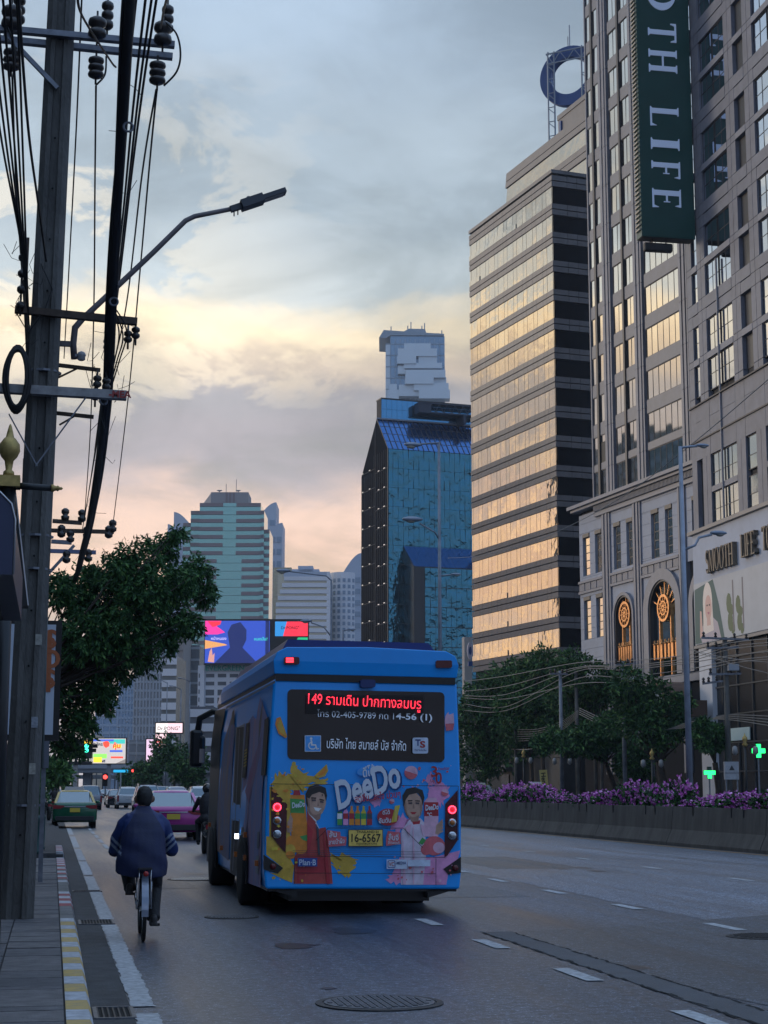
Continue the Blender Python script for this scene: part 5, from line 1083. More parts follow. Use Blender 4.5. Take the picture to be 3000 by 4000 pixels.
# ================================================================ cars
def smooth_box(sections):                                               # sections: (y, halfwidth bottom, halfwidth top, z0, z1) rounded rings
    out = []
    for y, wb, wt, z0, z1 in sections:
        r = min(.10, (z1 - z0) * .3); L = [(wb - .08, z0), (wb, z0 + .10), (wb, z0 + (z1 - z0) * .55), (wt, z1 - r * .6), (wt - r, z1)]
        out.append([(x, y, z) for x, z in L] + [(-x, y, z) for x, z in reversed(L)])
    return out
def car(name, label, cat, body_m, top_m, pos, kind='sedan', rotz=0.0, sign=None, group=None, plate='yellow', glass=None, W=1.76):
    t = thing(name, label, cat, (pos[0], pos[1], 0), rotz, group); hw = W / 2; gm = glass or mat('car_glass', (.22, .27, .30), .06, .75)
    if kind == 'sedan': S = [(0, hw - .10, hw - .10, .34, .92), (.06, hw - .02, hw - .06, .28, 1.0), (.30, hw, hw - .05, .24, 1.03), (.95, hw, hw - .05, .22, 1.01), (3.2, hw, hw - .05, .22, .98), (4.2, hw - .03, hw - .1, .24, .82), (4.5, hw - .18, hw - .25, .3, .66)]; ro = [(.45, 1.0), (1.15, 1.44), (1.6, 1.485), (2.5, 1.46), (3.25, .97)]
    elif kind == 'suv': S = [(0, hw - .06, hw - .06, .36, 1.08), (.06, hw, hw - .05, .30, 1.12), (.9, hw, hw - .05, .26, 1.12), (3.2, hw, hw - .05, .26, 1.08), (4.2, hw - .03, hw - .08, .28, .95), (4.5, hw - .15, hw - .2, .34, .75)]; ro = [(.12, 1.1), (.38, 1.58), (.9, 1.70), (2.5, 1.66), (3.3, 1.06)]
    else: S = [(0, hw - .04, hw - .04, .45, 1.08), (.05, hw, hw - .04, .42, 1.12), (1.2, hw, hw - .04, .36, 1.12), (3.6, hw, hw - .05, .34, 1.10), (4.9, hw - .03, hw - .08, .36, 1.02), (5.2, hw - .15, hw - .2, .4, .8)]; ro = [(.10, 1.12), (.30, 1.72), (.8, 1.80), (3.0, 1.78), (3.8, 1.10)]
    b = MB(); loft(b, smooth_box(S), sm=True); b.build('body', body_m, t, fix=True)
    tw = hw - .26
    b = MB(); loft(b, [[(-(hw - .10), y, z - .02) if z < 1.15 and kind != 'sedan' or z < 1.02 else (-tw, y, z - .05) for y, z in ro], [(-tw + .05, y, z) for y, z in ro], [(tw - .05, y, z) for y, z in ro], [(hw - .10, y, z - .02) if z < 1.15 and kind != 'sedan' or z < 1.02 else (tw, y, z - .05) for y, z in ro]], sm=False)
    b.build('cabin', gm, t, fix=True)
    b = MB(); z1 = ro[1][1]; loft(b, [[(x, y, z + .012 + cr) for x, cr in ((-tw - .01, -.05), (-tw + .12, .0), (0, .02), (tw - .12, .0), (tw + .01, -.05))] + [(x, y, z - .06) for x in (tw - .02, -tw + .02)] for y, z in ro[1:4]], sm=True); b.build('roof', top_m, t, fix=True)
    for s in (-1, 1):
        MB().bar((s * (hw - .11), ro[0][0] - .02, ro[0][1] - .02), (s * (tw - .01), ro[1][0], ro[1][1] - .03), .09, .07).build('rear_pillar', top_m, t)
        MB().bar((s * (tw), 2.0, ro[2][1] - .06), (s * (hw - .09), 2.1, 1.0), .07, .05).build('door_pillar', top_m, t)
        zl = S[1][4] - .13
        if kind == 'sedan': MB().prism([(s * (hw - .02), zl + .05), (s * (hw - .02), zl - .10), (s * (hw - .30), zl - .09), (s * (hw - .46), zl - .02), (s * (hw - .46), zl + .03)], -.02, .16, 'y').build('taillight', mat('taillight_red', (.24, .015, .02), .2), t, fix=True)
        else: MB().box(s * (hw - .02), s * (hw - .15), -.02, .12, zl - .42, zl + .06).build('taillight', mat('taillight_red'), t)
        wheel(t, s * (hw - .12), .85, .32 if kind == 'sedan' else .37, .2, M_HUB); wheel(t, s * (hw - .12), 3.5, .32 if kind == 'sedan' else .37, .2, M_HUB)
        MB().ball((s * (hw + .10), 2.9, 1.02), .1, 8, sz=(.10, .06, .07)).build('wing_mirror', body_m, t)
    MB().box(-hw + .12, hw - .12, -.035, .1, .30, .48).build('bumper', mat('bumper_dark', (.02, .02, .022), .6), t, bevel=.02)
    pm = mat('plate_yel', (.62, .45, .05), .5) if plate == 'yellow' else mat('plate_wht', (.6, .6, .6), .5)
    zp = S[1][4] - .26
    MB().box(-.20, .20, -.04, .0, zp - .1, zp + .06).build('number_plate', pm, t)
    MB().box(-.42, .42, -.03, .02, zp + .10, zp + .13).build('chrome_strip', M_CHR, t)
    if sign: MB().prism([(-.42, ro[2][1]), (.42, ro[2][1]), (.36, ro[2][1] + .16), (-.36, ro[2][1] + .16)], 1.75, 2.0, 'y').build('taxi_sign', sign, t, fix=True)
    return t
def paint(n, c=(.5, .5, .5)): return mat('paint_' + n, c, .22, .1, coat=.6)
M_SGN = mat('taxi_sign_pale', (.55, .55, .60), .5)
g1 = G(291, 3236); car('taxi', 'green and yellow taxi driving close to the left kerb', 'taxi', paint('green', (.006, .10, .045)), paint('yellow', (.50, .34, .06)), (g1.x, g1.y), 'sedan', R(.6), M_SGN)
g2 = G(676, 3284); pk = car('taxi', 'pink taxi just ahead of the cyclist, left of the bus', 'taxi', paint('pink', (.40, .03, .24)), paint('pink_light', (.55, .16, .38)), (g2.x, g2.y), 'sedan', 0, None, W=1.8)
def place(px, py): q = G(px, py); return (q.x, q.y)
M_WT, M_GR, M_BL = paint('white', (.60, .62, .64)), paint('silver', (.22, .24, .28)), paint('black', (.015, .016, .018))
car('pickup_truck', 'grey pickup with canopy beside the green taxi', 'pickup', M_GR, M_GR, place(352, 3164), 'pickup', R(1), plate='white')
car('car', 'dark sedan with pale roof in the second lane of distant traffic', 'car', M_BL, M_WT, place(448, 3145), 'sedan', R(1), plate='white')
car('car', 'small dark hatchback between the dark sedan and the white crossover', 'car', M_BL, M_GR, place(462, 3156), 'sedan', R(1), plate='white')
car('car', 'white crossover ahead of the cyclist left of the white pickup', 'car', M_WT, M_WT, place(500, 3160), 'suv', R(1), plate='white')
tr = car('pickup_truck', 'white pickup with roof rack just left of the cyclist head', 'pickup', M_WT, M_WT, place(578, 3172), 'pickup', R(1), plate='white')
rk = MB()
for k in range(5): rk.box(-.62, .62, .5 + k * .4, .55 + k * .4, 1.84, 1.9)
for s in (-.6, .6): rk.box(s - .03, s + .03, .45, 2.2, 1.83, 1.92)
rk.build('roof_rack', M_BL, tr)
car('van', 'blue grey van ahead of the white pickup with roof rack', 'van', paint('slate', (.05, .10, .18)), M_GR, place(632, 3144), 'pickup', R(1), plate='white', W=1.95)
car('taxi', 'second pink taxi ahead with a pale roof sign', 'taxi', paint('pink'), M_WT, place(700, 3190), 'sedan', R(.5), M_SGN)
car('car', 'white estate car above the pink taxi roof', 'car', M_WT, M_WT, place(690, 3168), 'suv', R(.5), plate='white')
car('car', 'white sport utility car beside the bus mirror', 'car', M_WT, M_WT, place(790, 3182), 'suv', R(.5), plate='white')
car('car', 'black sport utility car far ahead of the green taxi', 'car', M_BL, M_WT, place(312, 3130), 'suv', R(1), plate='white')
car('car', 'distant white car between grey pickup and dark sedan', 'car', M_WT, M_WT, place(412, 3124), 'sedan', R(1), plate='white')
car('car', 'tiny pale car far down the left lane', 'car', M_GR, M_WT, place(268, 3112), 'sedan', R(1), plate='white')
car('car', 'tiny red car far down the left lane near the kerb', 'car', paint('red', (.30, .03, .03)), M_WT, place(240, 3112), 'sedan', R(1), plate='white')
car('car', 'faint far car under the red traffic light', 'car', M_GR, M_GR, place(450, 3113), 'sedan', R(1), plate='white')
for px, lb in ((1855, 'green and yellow taxi roof showing over the flowers next to the bus'), (2065, 'yellow and green taxi with roof sign beyond the flowers')):
    q = atX(px, 3082, 33.5); c = car('taxi', lb, 'taxi', paint('green'), paint('yellow'), (q.x, q.y), 'sedan', R(180), M_SGN); c.location.z = .40
# ================================================================ people
def remesh(b, vox=.014, it=6):
    me = b.mesh('tmp', MATS['rubber']); o = link('tmp', me); m = o.modifiers.new('r', 'REMESH'); m.mode = 'VOXEL'; m.voxel_size = vox
    s = o.modifiers.new('s', 'SMOOTH'); s.iterations = it; s.factor = .5; bpy.context.view_layer.update()
    r = bpy.data.meshes.new_from_object(o.evaluated_get(bpy.context.evaluated_depsgraph_get())); bpy.data.objects.remove(o)
    for p in r.polygons: p.use_smooth = True
    r.materials.clear(); return r
def part_mesh(name, me, m, parent, loc=(0, 0, 0)):
    me.name = name; me.materials.append(m); return link(name, me, parent, loc)
BX, BY = .96, 17.80                                                     # rear wheel contact of the bicycle
bike = thing('bicycle', 'old bicycle with pale rear mudguard under the cyclist', 'bicycle', (BX, BY, 0), R(-1))
def bwheel(y):
    w_ = MB(); n = 32; r = .33
    pts = [(0, y + r * math.cos(2 * math.pi * k / n), r + .0 + r * .945 * math.sin(2 * math.pi * k / n)) for k in range(n + 1)]
    o = MB().tube([(0, y + .318 * math.cos(2 * math.pi * k / n), .335 + .318 * math.sin(2 * math.pi * k / n)) for k in range(n + 1)], .020, 8, cap=False).build('wheel', M_RUB, bike)
    MB().tube([(0, y + .295 * math.cos(2 * math.pi * k / n), .335 + .295 * math.sin(2 * math.pi * k / n)) for k in range(n + 1)], .009, 6, cap=False).build('rim', M_CHR, o)
    s = MB()
    for k in range(16): t = 2 * math.pi * k / 16; s.tube([(.02 * (-1) ** k, y, .335), (0, y + .29 * math.cos(t), .335 + .29 * math.sin(t))], .0018, 3)
    s.lathe((0, y, .335), [(.025, -.045), (.025, .045)], 8, axis='x'); s.build('spokes', M_CHR, o)
bwheel(.33); bwheel(1.38)
M_BF = mat('frame_dark', (.03, .03, .035), .35, .5)
f = MB(); f.tube([(0, .74, .30), (0, .60, .82)], .016, 8); f.tube([(0, .74, .30), (0, 1.18, .78)], .018, 8); f.tube([(0, .62, .68), (0, 1.16, .84)], .016, 8); f.tube([(0, 1.14, .92), (0, 1.22, .66)], .018, 8)
for s in (-1, 1): f.tube([(s * .05, .33, .335), (s * .02, .74, .30)], .010, 6); f.tube([(s * .05, .33, .335), (s * .02, .62, .70)], .010, 6); f.tube([(s * .05, 1.38, .335), (s * .05, 1.25, .64), (0, 1.22, .68)], .012, 6)
f.build('frame', M_BF, bike)
M_FEN = mat('mudguard_pale', (.50, .55, .66), .3, .5)
b = MB(); n = 12
for k in range(n):
    t, u = R(62 + k * 10.5), R(62 + (k + 1) * 10.5); P = lambda a, x: (x, .33 + .365 * math.cos(a), .335 + .365 * math.sin(a) - abs(x) * .3)
    b.add([P(t, -.035), P(t, .035), P(u, .035), P(u, -.035)], [(0, 1, 2, 3), (3, 2, 1, 0)])
b.build('mudguard', M_FEN, bike)
MB().box(-.07, .07, .10, .52, .735, .75).build('rear_rack', M_BF, bike); rs = MB()
for s in (-1, 1): rs.tube([(s * .06, .33, .335), (s * .06, .16, .74)], .006, 5).tube([(s * .075, .33, .33), (s * .075, .40, .74)], .006, 5)
rs.build('rack_stay', M_CHR, bike)
MB().lathe((0, -.035, .70), [(.028, 0), (.026, -.02), (.012, -.028)], 12, axis='y').build('reflector', mat('reflector_red', (.35, .02, .02), .25), bike, fix=True)
MB().ball((0, .58, .845), .1, 12, sz=(.10, .14, .035)).build('saddle', M_RUB, bike)
MB().tube([(-.28, 1.02, 1.02), (-.22, 1.10, 1.03), (0, 1.14, .98), (.22, 1.10, 1.03), (.28, 1.02, 1.02)], .013, 8).tube([(0, 1.14, .90), (0, 1.14, .98)], .014, 6).build('handlebar', M_CHR, bike)
c = MB(); c.tube([(-.06, .74, .30), (-.08, .82, .455)], .011, 6).tube([(.06, .74, .30), (.08, .66, .145)], .011, 6); c.lathe((.045, .74, .30), [(.09, -.004), (.09, .004)], 18, axis='x'); c.build('crank', M_CHR, bike)
for s, y, z in ((-1, .82, .455), (1, .66, .145)): MB().box(s * .08, s * .18, y - .04, y + .04, z - .012, z + .012).build('pedal', M_RUB, bike)
# cyclist: x across, y forward, from the same origin
M_SK = mat('skin_tan', (.16, .085, .055), .55)
bd = MB()
bd.ball((.01, .80, 1.455), .1, 16, sz=(.085, .10, .118)).tube([(.0, .72, 1.20), (.0, .765, 1.36), (.01, .79, 1.42)], [.07, .058, .055], 12)
bd.ball((.01, .895, 1.425), .02, 8, sz=(.016, .03, .02)).ball((-.078, .80, 1.445), .03, 8, sz=(.026, .028, .040)).ball((.100, .80, 1.445), .03, 8, sz=(.026, .028, .040))
bd.ball((.0, .60, .98), .1, 14, sz=(.15, .09, .26))
for s in (-1, 1):
    bd.tube([(s * .10, .68, 1.20), (s * .24, .80, 1.02), (s * .27, .98, 1.02)], [.055, .045, .032], 10)
    hx = s * .26; bd.ball((hx, 1.02, 1.035), .04, 10, sz=(.045, .05, .028))
    for k in range(4): bd.tube([(hx - .033 + .022 * k, 1.05, 1.045), (hx - .033 + .022 * k, 1.082, 1.035), (hx - .033 + .022 * k, 1.075, 1.01)], .0095, 6)
    bd.tube([(hx - s * .035, 1.01, 1.03), (hx - s * .05, 1.045, 1.005)], .010, 6)
body = part_mesh('person', remesh(bd, .009, 3), M_SK, None, (BX, BY, 0)); tag(body, 'person in a blue track jacket and dark trousers riding the bicycle', 'person')
hr = MB(); hr.ball((.01, .785, 1.478), .1, 16, sz=(.090, .103, .108)); hr.ball((.01, .762, 1.435), .08, 12, sz=(.080, .078, .085))
hme = remesh(hr, .012, 3)
for v in hme.vertices:
    if v.co.y > .86: v.co.y = .86 + (v.co.y - .86) * .3
    v.co += Vector((random.gauss(0, .0022), random.gauss(0, .0022), random.gauss(0, .0022)))
part_mesh('hair', hme, mat('hair_black', (.008, .008, .009), .6), body)
# jacket: hunched back, wide hem, sleeves bent forward to the bars
jk = MB()
def ell(y, z, rx, ry, cx=0.0, n=18): return [(cx + rx * math.cos(2 * math.pi * k / n), y + ry * math.sin(2 * math.pi * k / n), z) for k in range(n)]
S_ = [(.50, .68, .272, .18, -.02), (.50, .75, .275, .19, -.02), (.52, .88, .255, .19, -.015), (.55, 1.0, .238, .185, -.01), (.59, 1.12, .225, .175, 0), (.635, 1.22, .215, .15, 0), (.67, 1.30, .150, .115, 0), (.72, 1.345, .085, .085, 0), (.745, 1.375, .078, .078, .005)]
rings = []
for y, z, rx, ry, cx in S_:
    rings.append([(x, yy, z + (.05 * x if z < .8 else 0) * -1 + (yy - y) * (.25 if z < .85 else .1)) for x, yy, z in ell(y, z, rx, ry, cx)])
loft(jk, rings)
for s in (-1, 1): jk.tube([(s * .12, .655, 1.25), (s * .20, .68, 1.17), (s * .265, .74, 1.02), (s * (.315 if s > 0 else .285), .80, .90), (s * .27, .90, .955), (s * .265, .99, 1.01)], [.082, .085, .078, .074, .06, .045], 12)
jme = remesh(jk, .013, 4)
for v in jme.vertices:                                                   # loose cloth folds
    v.co += Vector((math.sin(v.co.z * 31 + v.co.x * 9) * .004, math.sin(v.co.z * 24 + v.co.x * 14) * .006, 0))
M_JK = mat('jacket_navy', (.003, .009, .052), .65, var=.2, vs=6, bump=.08, bs=40); M_JL = mat('jacket_sleeve', (.004, .022, .115), .6, var=.12, vs=8); M_JW = mat('stripe_white', (.22, .27, .36), .6)
jo = part_mesh('jacket', jme, M_JK, body); jme.materials.append(M_JL); jme.materials.append(M_JW)
for p in jme.polygons:
    c_ = p.center; ax_ = abs(c_.x); line = 1.30 - (ax_ - .10) * .55
    if (c_.z > 1.05 and ax_ > .065 + (1.36 - c_.z) * .58) or (ax_ > .262 and c_.z > .88): p.material_index = 1
    if ax_ > .235 and c_.z < 1.09:
        q = (c_.z + (ax_ - .27) * -1.0 - .90) / .034
        if 0 < q < 5 and int(q) % 2 == 0 and c_.y < .84 and (c_.x > 0 or q < 3): p.material_index = 2
tr_ = MB()
tr_.ball((0, .56, .80), .1, 16, sz=(.19, .17, .13))
tr_.tube([(-.10, .58, .78), (-.145, .90, .80), (-.15, 1.0, .74), (-.125, .86, .55), (-.115, .82, .50)], [.105, .098, .088, .066, .070], 12)
tr_.tube([(.10, .58, .78), (.13, .82, .60), (.135, .85, .50), (.125, .70, .28), (.12, .655, .20)], [.108, .095, .086, .070, .078], 12)
part_mesh('trousers', remesh(tr_, .013, 4), mat('trousers_black', (.010, .010, .012), .7, bump=.3, bs=30), body)
for s, y, z, tl in ((-1, .80, .49, -.05), (1, .645, .175, .0)):
    sh = MB(); sh.ball((s * .125, y + .045, z + .01), .1, 14, sz=(.045, .135, .045)); sh.ball((s * .125, y - .04, z + .03), .06, 12, sz=(.042, .055, .055)); sh.box(s * .125 - .040, s * .125 + .040, y - .09, y + .165, z - .035, z - .012)
    part_mesh('shoe', remesh(sh, .011, 3), mat('shoe_dark', (.030, .028, .028), .6), body)
# motorcycle and rider partly hidden by the bus front
q = G(780, 3345); MX, MY = q.x + .24, q.y
mo = thing('motorcycle', 'dark motorcycle half hidden by the bus front corner', 'motorcycle', (MX, MY, 0))
for y in (.32, 1.55): wheel(mo, 0, y, .30, .10, M_HUB)
b = MB(); b.ball((0, .75, .74), .1, 14, sz=(.15, .50, .10)); b.ball((0, .60, .55), .1, 12, sz=(.13, .42, .16)); b.ball((0, 1.30, .70), .1, 12, sz=(.14, .20, .28)); part_mesh('body_shell', remesh(b, .02, 3), M_BL, mo)
MB().tube([(-.33, 1.18, 1.02), (0, 1.30, .98), (.33, 1.18, 1.02)], .015, 6).tube([(0, 1.32, .95), (0, 1.52, .35)], .03, 6).build('handlebar', M_BF, mo); MB().box(-.10, .10, .08, .12, .62, .72).build('tail_light', mat('taillight_red'), mo)
MB().tube([(.14, .9, .35), (.16, .3, .38)], [.035, .05], 8).build('exhaust', M_CHR, mo)
rp = MB(); rp.ball((0, .80, 1.15), .1, 16, sz=(.21, .16, .34)).ball((0, .78, .86), .1, 14, sz=(.20, .2, .12)).ball((0, .90, 1.52), .1, 14, sz=(.085, .10, .12)).tube([(0, .85, 1.38), (0, .88, 1.48)], .06, 10)
for s in (-1, 1):
    rp.tube([(s * .18, .84, 1.34), (s * .29, .95, 1.12), (s * .31, 1.14, 1.04)], [.07, .055, .04], 10).ball((s * .31, 1.18, 1.03), .04, 8)
    for k in range(4): rp.tube([(s * .31 - .03 + .02 * k, 1.20, 1.045), (s * .31 - .03 + .02 * k, 1.235, 1.02)], .01, 5)
    rp.tube([(s * .12, .80, .84), (s * .20, 1.12, .78), (s * .19, 1.05, .40), (s * .19, 1.0, .30)], [.10, .085, .06, .06], 10)
rider = part_mesh('person', remesh(rp, .014, 4), mat('dark_clothes', (.018, .017, .020), .7, bump=.2, bs=20), None, (MX, MY, 0)); tag(rider, 'person in dark clothes on a motorcycle beside the bus front', 'person')
for s in (-1, 1): b = MB(); b.ball((s * .19, 1.04, .27), .1, 10, sz=(.045, .13, .045)); part_mesh('shoe', remesh(b, .014, 2), mat('shoe_dark'), rider)
b = MB(); b.ball((0, .90, 1.555), .1, 16, sz=(.13, .145, .13)); part_mesh('helmet', remesh(b, .014, 3), M_BL, rider)
# ================================================================ barrier, flowers
BP = [(16.90, 0), (16.90, .09), (17.06, .44), (17.12, 1.06), (17.28, 1.06), (17.34, .44), (17.50, .09), (17.50, 0)]
M_BAR = mat('barrier_concrete', (.145, .132, .115), .85, c2=(.075, .068, .060), vs=1.4, stretch=(2, 2, .5), bump=.3, bs=30)
bm_ = MB().prism(BP, .01, 6.46, 'y'); BM = bm_.mesh('barrier', M_BAR); bmx = bmesh.new(); bmx.from_mesh(BM); bmesh.ops.recalc_face_normals(bmx, faces=bmx.faces); bmx.to_mesh(BM); bmx.free()
HM = MB().box(17.085, 17.105, -.02, .02, .82, 1.08).mesh('drip_hose', M_BK if 'M_BK' in globals() else None)
ORD = 'first second third fourth fifth sixth seventh eighth ninth tenth eleventh twelfth thirteenth fourteenth fifteenth sixteenth'.split()
for i in range(14):
    t = thing('concrete_barrier', ORD[i] + ' grey concrete median barrier segment counted from the right edge', 'barrier', (0, 33.1 + 6.5 * i, 0), 0, 'median barrier segments')
    link('barrier_wall', BM, t)
    if i < 12:
        for y in (1.4, 2.2, 4.6 + (i % 3) * .3): link('drip_hose', HM, t, (0, y, 0))
import numpy as np
def leaves(name, cl, n, L, W, mats, parent=None, droop=.5, seed=1, weights=None, rosette=6, shell=.55, flat=1.0):
    """cl: list of (centre, radius). Rosettes of pointed leaves, two bent faces each."""
    rg = np.random.default_rng(seed); cl_c = np.array([tuple(c) for c, r in cl]); cl_r = np.array([r for c, r in cl]); pr_ = cl_r ** 2 / (cl_r ** 2).sum()
    k = n // rosette; idx = rg.choice(len(cl), k, p=pr_); d = rg.normal(size=(k, 3)); d /= np.linalg.norm(d, axis=1)[:, None]
    rad = cl_r[idx] * (shell + (1.14 - shell) * rg.random(k) ** .6) * (1 + .22 * np.sin(d[:, 0] * 5 + d[:, 2] * 7 + idx)); dd = d.copy(); dd[:, 2] *= flat; c = cl_c[idx] + dd * rad[:, None]
    c = np.repeat(c, rosette, 0); d = np.repeat(d, rosette, 0); m = len(c)
    a = d * .7 + rg.normal(size=(m, 3)) * .75; a[:, 2] -= droop; a /= np.linalg.norm(a, axis=1)[:, None]
    s = np.cross(a, rg.normal(size=(m, 3))); s /= np.linalg.norm(s, axis=1)[:, None]; nrm = np.cross(a, s)
    ll = (L * rg.uniform(.65, 1.25, m))[:, None]; ww = (W * rg.uniform(.7, 1.2, m))[:, None]; c = c + rg.normal(size=(m, 3)) * L * .25
    v = np.stack([c, c + a * ll * .5 + s * ww + nrm * ww * .25, c + a * ll, c + a * ll * .5 - s * ww + nrm * ww * .25], 1).reshape(-1, 3)
    me = bpy.data.meshes.new(name); me.vertices.add(4 * m); me.vertices.foreach_set('co', v.astype(np.float32).ravel())
    me.loops.add(6 * m); li = (np.arange(m)[:, None] * 4 + np.array([0, 1, 2, 0, 2, 3])[None]).astype(np.int32); me.loops.foreach_set('vertex_index', li.ravel())
    me.polygons.add(2 * m); me.polygons.foreach_set('loop_start', (np.arange(2 * m) * 3).astype(np.int32)); me.polygons.foreach_set('loop_total', np.full(2 * m, 3, np.int32))
    mi = rg.choice(len(mats), m, p=weights); me.polygons.foreach_set('material_index', np.repeat(mi, 2).astype(np.int32))
    for q in mats: me.materials.append(q)
    me.update(); me.validate(); return me
def leafmat(n, c): return mat('leaf_' + n, c, .6, var=.35, vs=3.0, spec=.2)
LF = [leafmat('dark', (.030, .080, .030)), leafmat('mid', (.055, .135, .042)), leafmat('light', (.115, .22, .060))]
FL = [mat('bract_magenta', (.68, .13, .56), .6, var=.3, vs=5), mat('bract_pink', (.82, .38, .70), .6, var=.25, vs=5), mat('bract_violet', (.36, .05, .38), .6)]
fl_me = []
for v in range(4):
    rnd = random.Random(v); cl = [(Vector((rnd.uniform(-.35, .35), rnd.uniform(-1.25, 1.25), rnd.uniform(.12, .46))), rnd.uniform(.20, .40)) for _ in range(10)]
    fl_me.append((leaves('foliage', cl, 2300, .12, .04, LF, droop=.1, seed=v, weights=[.5, .4, .1], shell=.3), leaves('flowers', [(c + Vector((-.03, 0, .07)), r * 1.02) for c, r in cl], 2100, .075, .034, FL, droop=-.1, seed=v + 20, weights=[.45, .42, .13], shell=.7)))
for i in range(16):
    Y = 39.5 + 2.75 * i + random.uniform(-.3, .3); v = i % 4; s = random.uniform(.62, 1.2)
    t = thing('bougainvillea', ORD[i] + ' purple bougainvillea shrub behind the barrier counted from the right edge', 'shrub', (17.78, Y, .80), 0, 'bougainvillea shrubs along the median')
    for n_, me in zip(('foliage', 'flowers'), fl_me[v]): o = link(n_, me, t); o.scale = (1, 1.12, s); o.rotation_euler = (0, 0, math.pi if i % 3 == 0 else 0)
    MB().tube([(0, 0, -.5), (.05, .1, .1)], .03, 5).build('stem', mat('bark', (.06, .045, .035), .9, var=.4, vs=6, bump=.5), t)
# ================================================================ trees
M_BARK = mat('bark')
def tree(name, label, base, cl, n, L, W, seed, weights=(.45, .40, .15), trunk_r=.16, group=None, fork=None, droop=.5, rosette=6, shell=.5):
    t = thing(name, label, 'tree', base, 0, group); B_ = Vector(base)
    loc = [(Vector(c) - B_, r) for c, r in cl]
    link('crown', leaves('crown', loc, n, L, W, LF, droop=droop, seed=seed, weights=list(weights), rosette=rosette, shell=shell), t)
    zt = min(c.z for c, r in loc) * .75; cxy = sum((c for c, r in loc), Vector()) / len(loc); fk = Vector(fork) - B_ if fork else Vector((cxy.x * .35, cxy.y * .35, max(1.2, zt)))
    MB().tube([(0, 0, -.05), (fk.x * .25, fk.y * .25, fk.z * .45), tuple(fk)], [trunk_r * 1.25, trunk_r, trunk_r * .85], 9).build('trunk', M_BARK, t)
    for c, r in loc:
        mid = fk.lerp(c, .5) + Vector((random.uniform(-.2, .2), random.uniform(-.2, .2), .15)) * r
        MB().tube([tuple(fk), tuple(mid), tuple(c)], [trunk_r * .36, trunk_r * .2, trunk_r * .07], 5).build('limb', M_BARK, t)
    return t
rnd = random.Random(5); TY = 43.0
def clump(px, py, r, z): q = atZ(px, py, z); return q, r * z / F
LT = [(300, 2330, 110), (420, 2270, 105), (520, 2200, 95), (640, 2150, 62), (690, 2085, 38), (560, 2330, 115), (680, 2280, 95), (765, 2240, 70), (800, 2330, 45), (640, 2420, 95), (740, 2440, 55), (480, 2450, 115), (350, 2480, 115), (430, 2600, 100), (540, 2570, 85), (300, 2640, 100), (380, 2720, 75), (285, 2780, 80), (330, 2840, 50), (255, 2890, 65), (240, 2300, 60), (225, 2500, 60), (650, 2530, 40), (215, 2700, 60)]
cl = []
for px, py, r in LT:
    c, rr = clump(px, py, r, TY + rnd.uniform(-1.3, 1.3)); cl.append((c, rr * .88))
    for _ in range(2): c2, r2 = clump(px + rnd.uniform(-.8, .8) * r, py + rnd.uniform(-.8, .8) * r, r * rnd.uniform(.25, .45), TY + rnd.uniform(-1.5, 1.2)); cl.append((c2, r2))
tree('street_tree', 'large dark green street tree overhanging the road behind the utility pole', (-1.15, 43.0, .13), cl, 40000, .165, .028, 11, trunk_r=.13, fork=(-.9, 43, 3.6), droop=.75, rosette=7, shell=.25)
RT_ = [('dense dark tree directly right of the bus', 118, 1880, [(1850, 2800, 80), (1920, 2720, 95), (1985, 2650, 75), (1835, 2920, 75), (1930, 2850, 90), (1860, 3000, 70), (1960, 2940, 70)]),
       ('dark spreading tree in front of the bronze tower base', 124, 2080, [(2060, 2640, 80), (2130, 2600, 75), (2080, 2740, 95), (2010, 2780, 85), (2110, 2850, 75), (2040, 2900, 60)]),
       ('dark tree below the left end of the arched podium', 128, 2260, [(2225, 2600, 65), (2300, 2640, 75), (2220, 2720, 85), (2310, 2740, 80), (2250, 2830, 60), (2390, 2690, 70)]),
       ('low tree with layered pale branches behind the grey lamp pole', 104, 2410, [(2385, 2850, 62), (2300, 2880, 58), (2230, 2900, 48), (2170, 2885, 40), (2120, 2910, 35), (2440, 2900, 45), (2330, 2920, 45)]),
       ('leafy tree with a thick dark trunk in front of the tower entrance', 108, 2598, [(2480, 2740, 72), (2560, 2720, 80), (2625, 2790, 70), (2530, 2830, 80), (2660, 2850, 50), (2450, 2660, 60), (2440, 2820, 55), (2600, 2880, 50)]),
       ('small drooping tree in front of the white shop column', 100, 2810, [(2795, 2880, 38), (2750, 2850, 34), (2760, 2900, 30)]),
       ('bushy young tree behind the lamp poles left of the thick trunk', 116, 2490, [(2480, 3000, 55), (2530, 2960, 45), (2440, 2990, 40), (2500, 3060, 50)]),
       ('slim light green tree between the utility poles', 126, 2120, [(2125, 2780, 50), (2140, 2700, 40), (2110, 2860, 45)])]
for i, (lb, z, px, L_) in enumerate(RT_):
    q = atX(px, 3082, 46.8 + (z - 115) * .12); z = (q - CAM).dot(FW); cl = []
    for (x, y, r) in L_:
        cl.append(clump(x, y, r * .9, z + rnd.uniform(-2, 2)))
        for _ in range(2): cl.append(clump(x + rnd.uniform(-.9, .9) * r, y + rnd.uniform(-.8, .8) * r, r * rnd.uniform(.3, .5), z + rnd.uniform(-2.5, 2)))
    tree('roadside_tree', lb, (q.x, q.y, .14), cl, 9500, .0031 * z, .00062 * z, 40 + i, (.5, .36, .14), .22 if i != 4 else .34, 'trees along the far pavement', droop=.3, rosette=5)
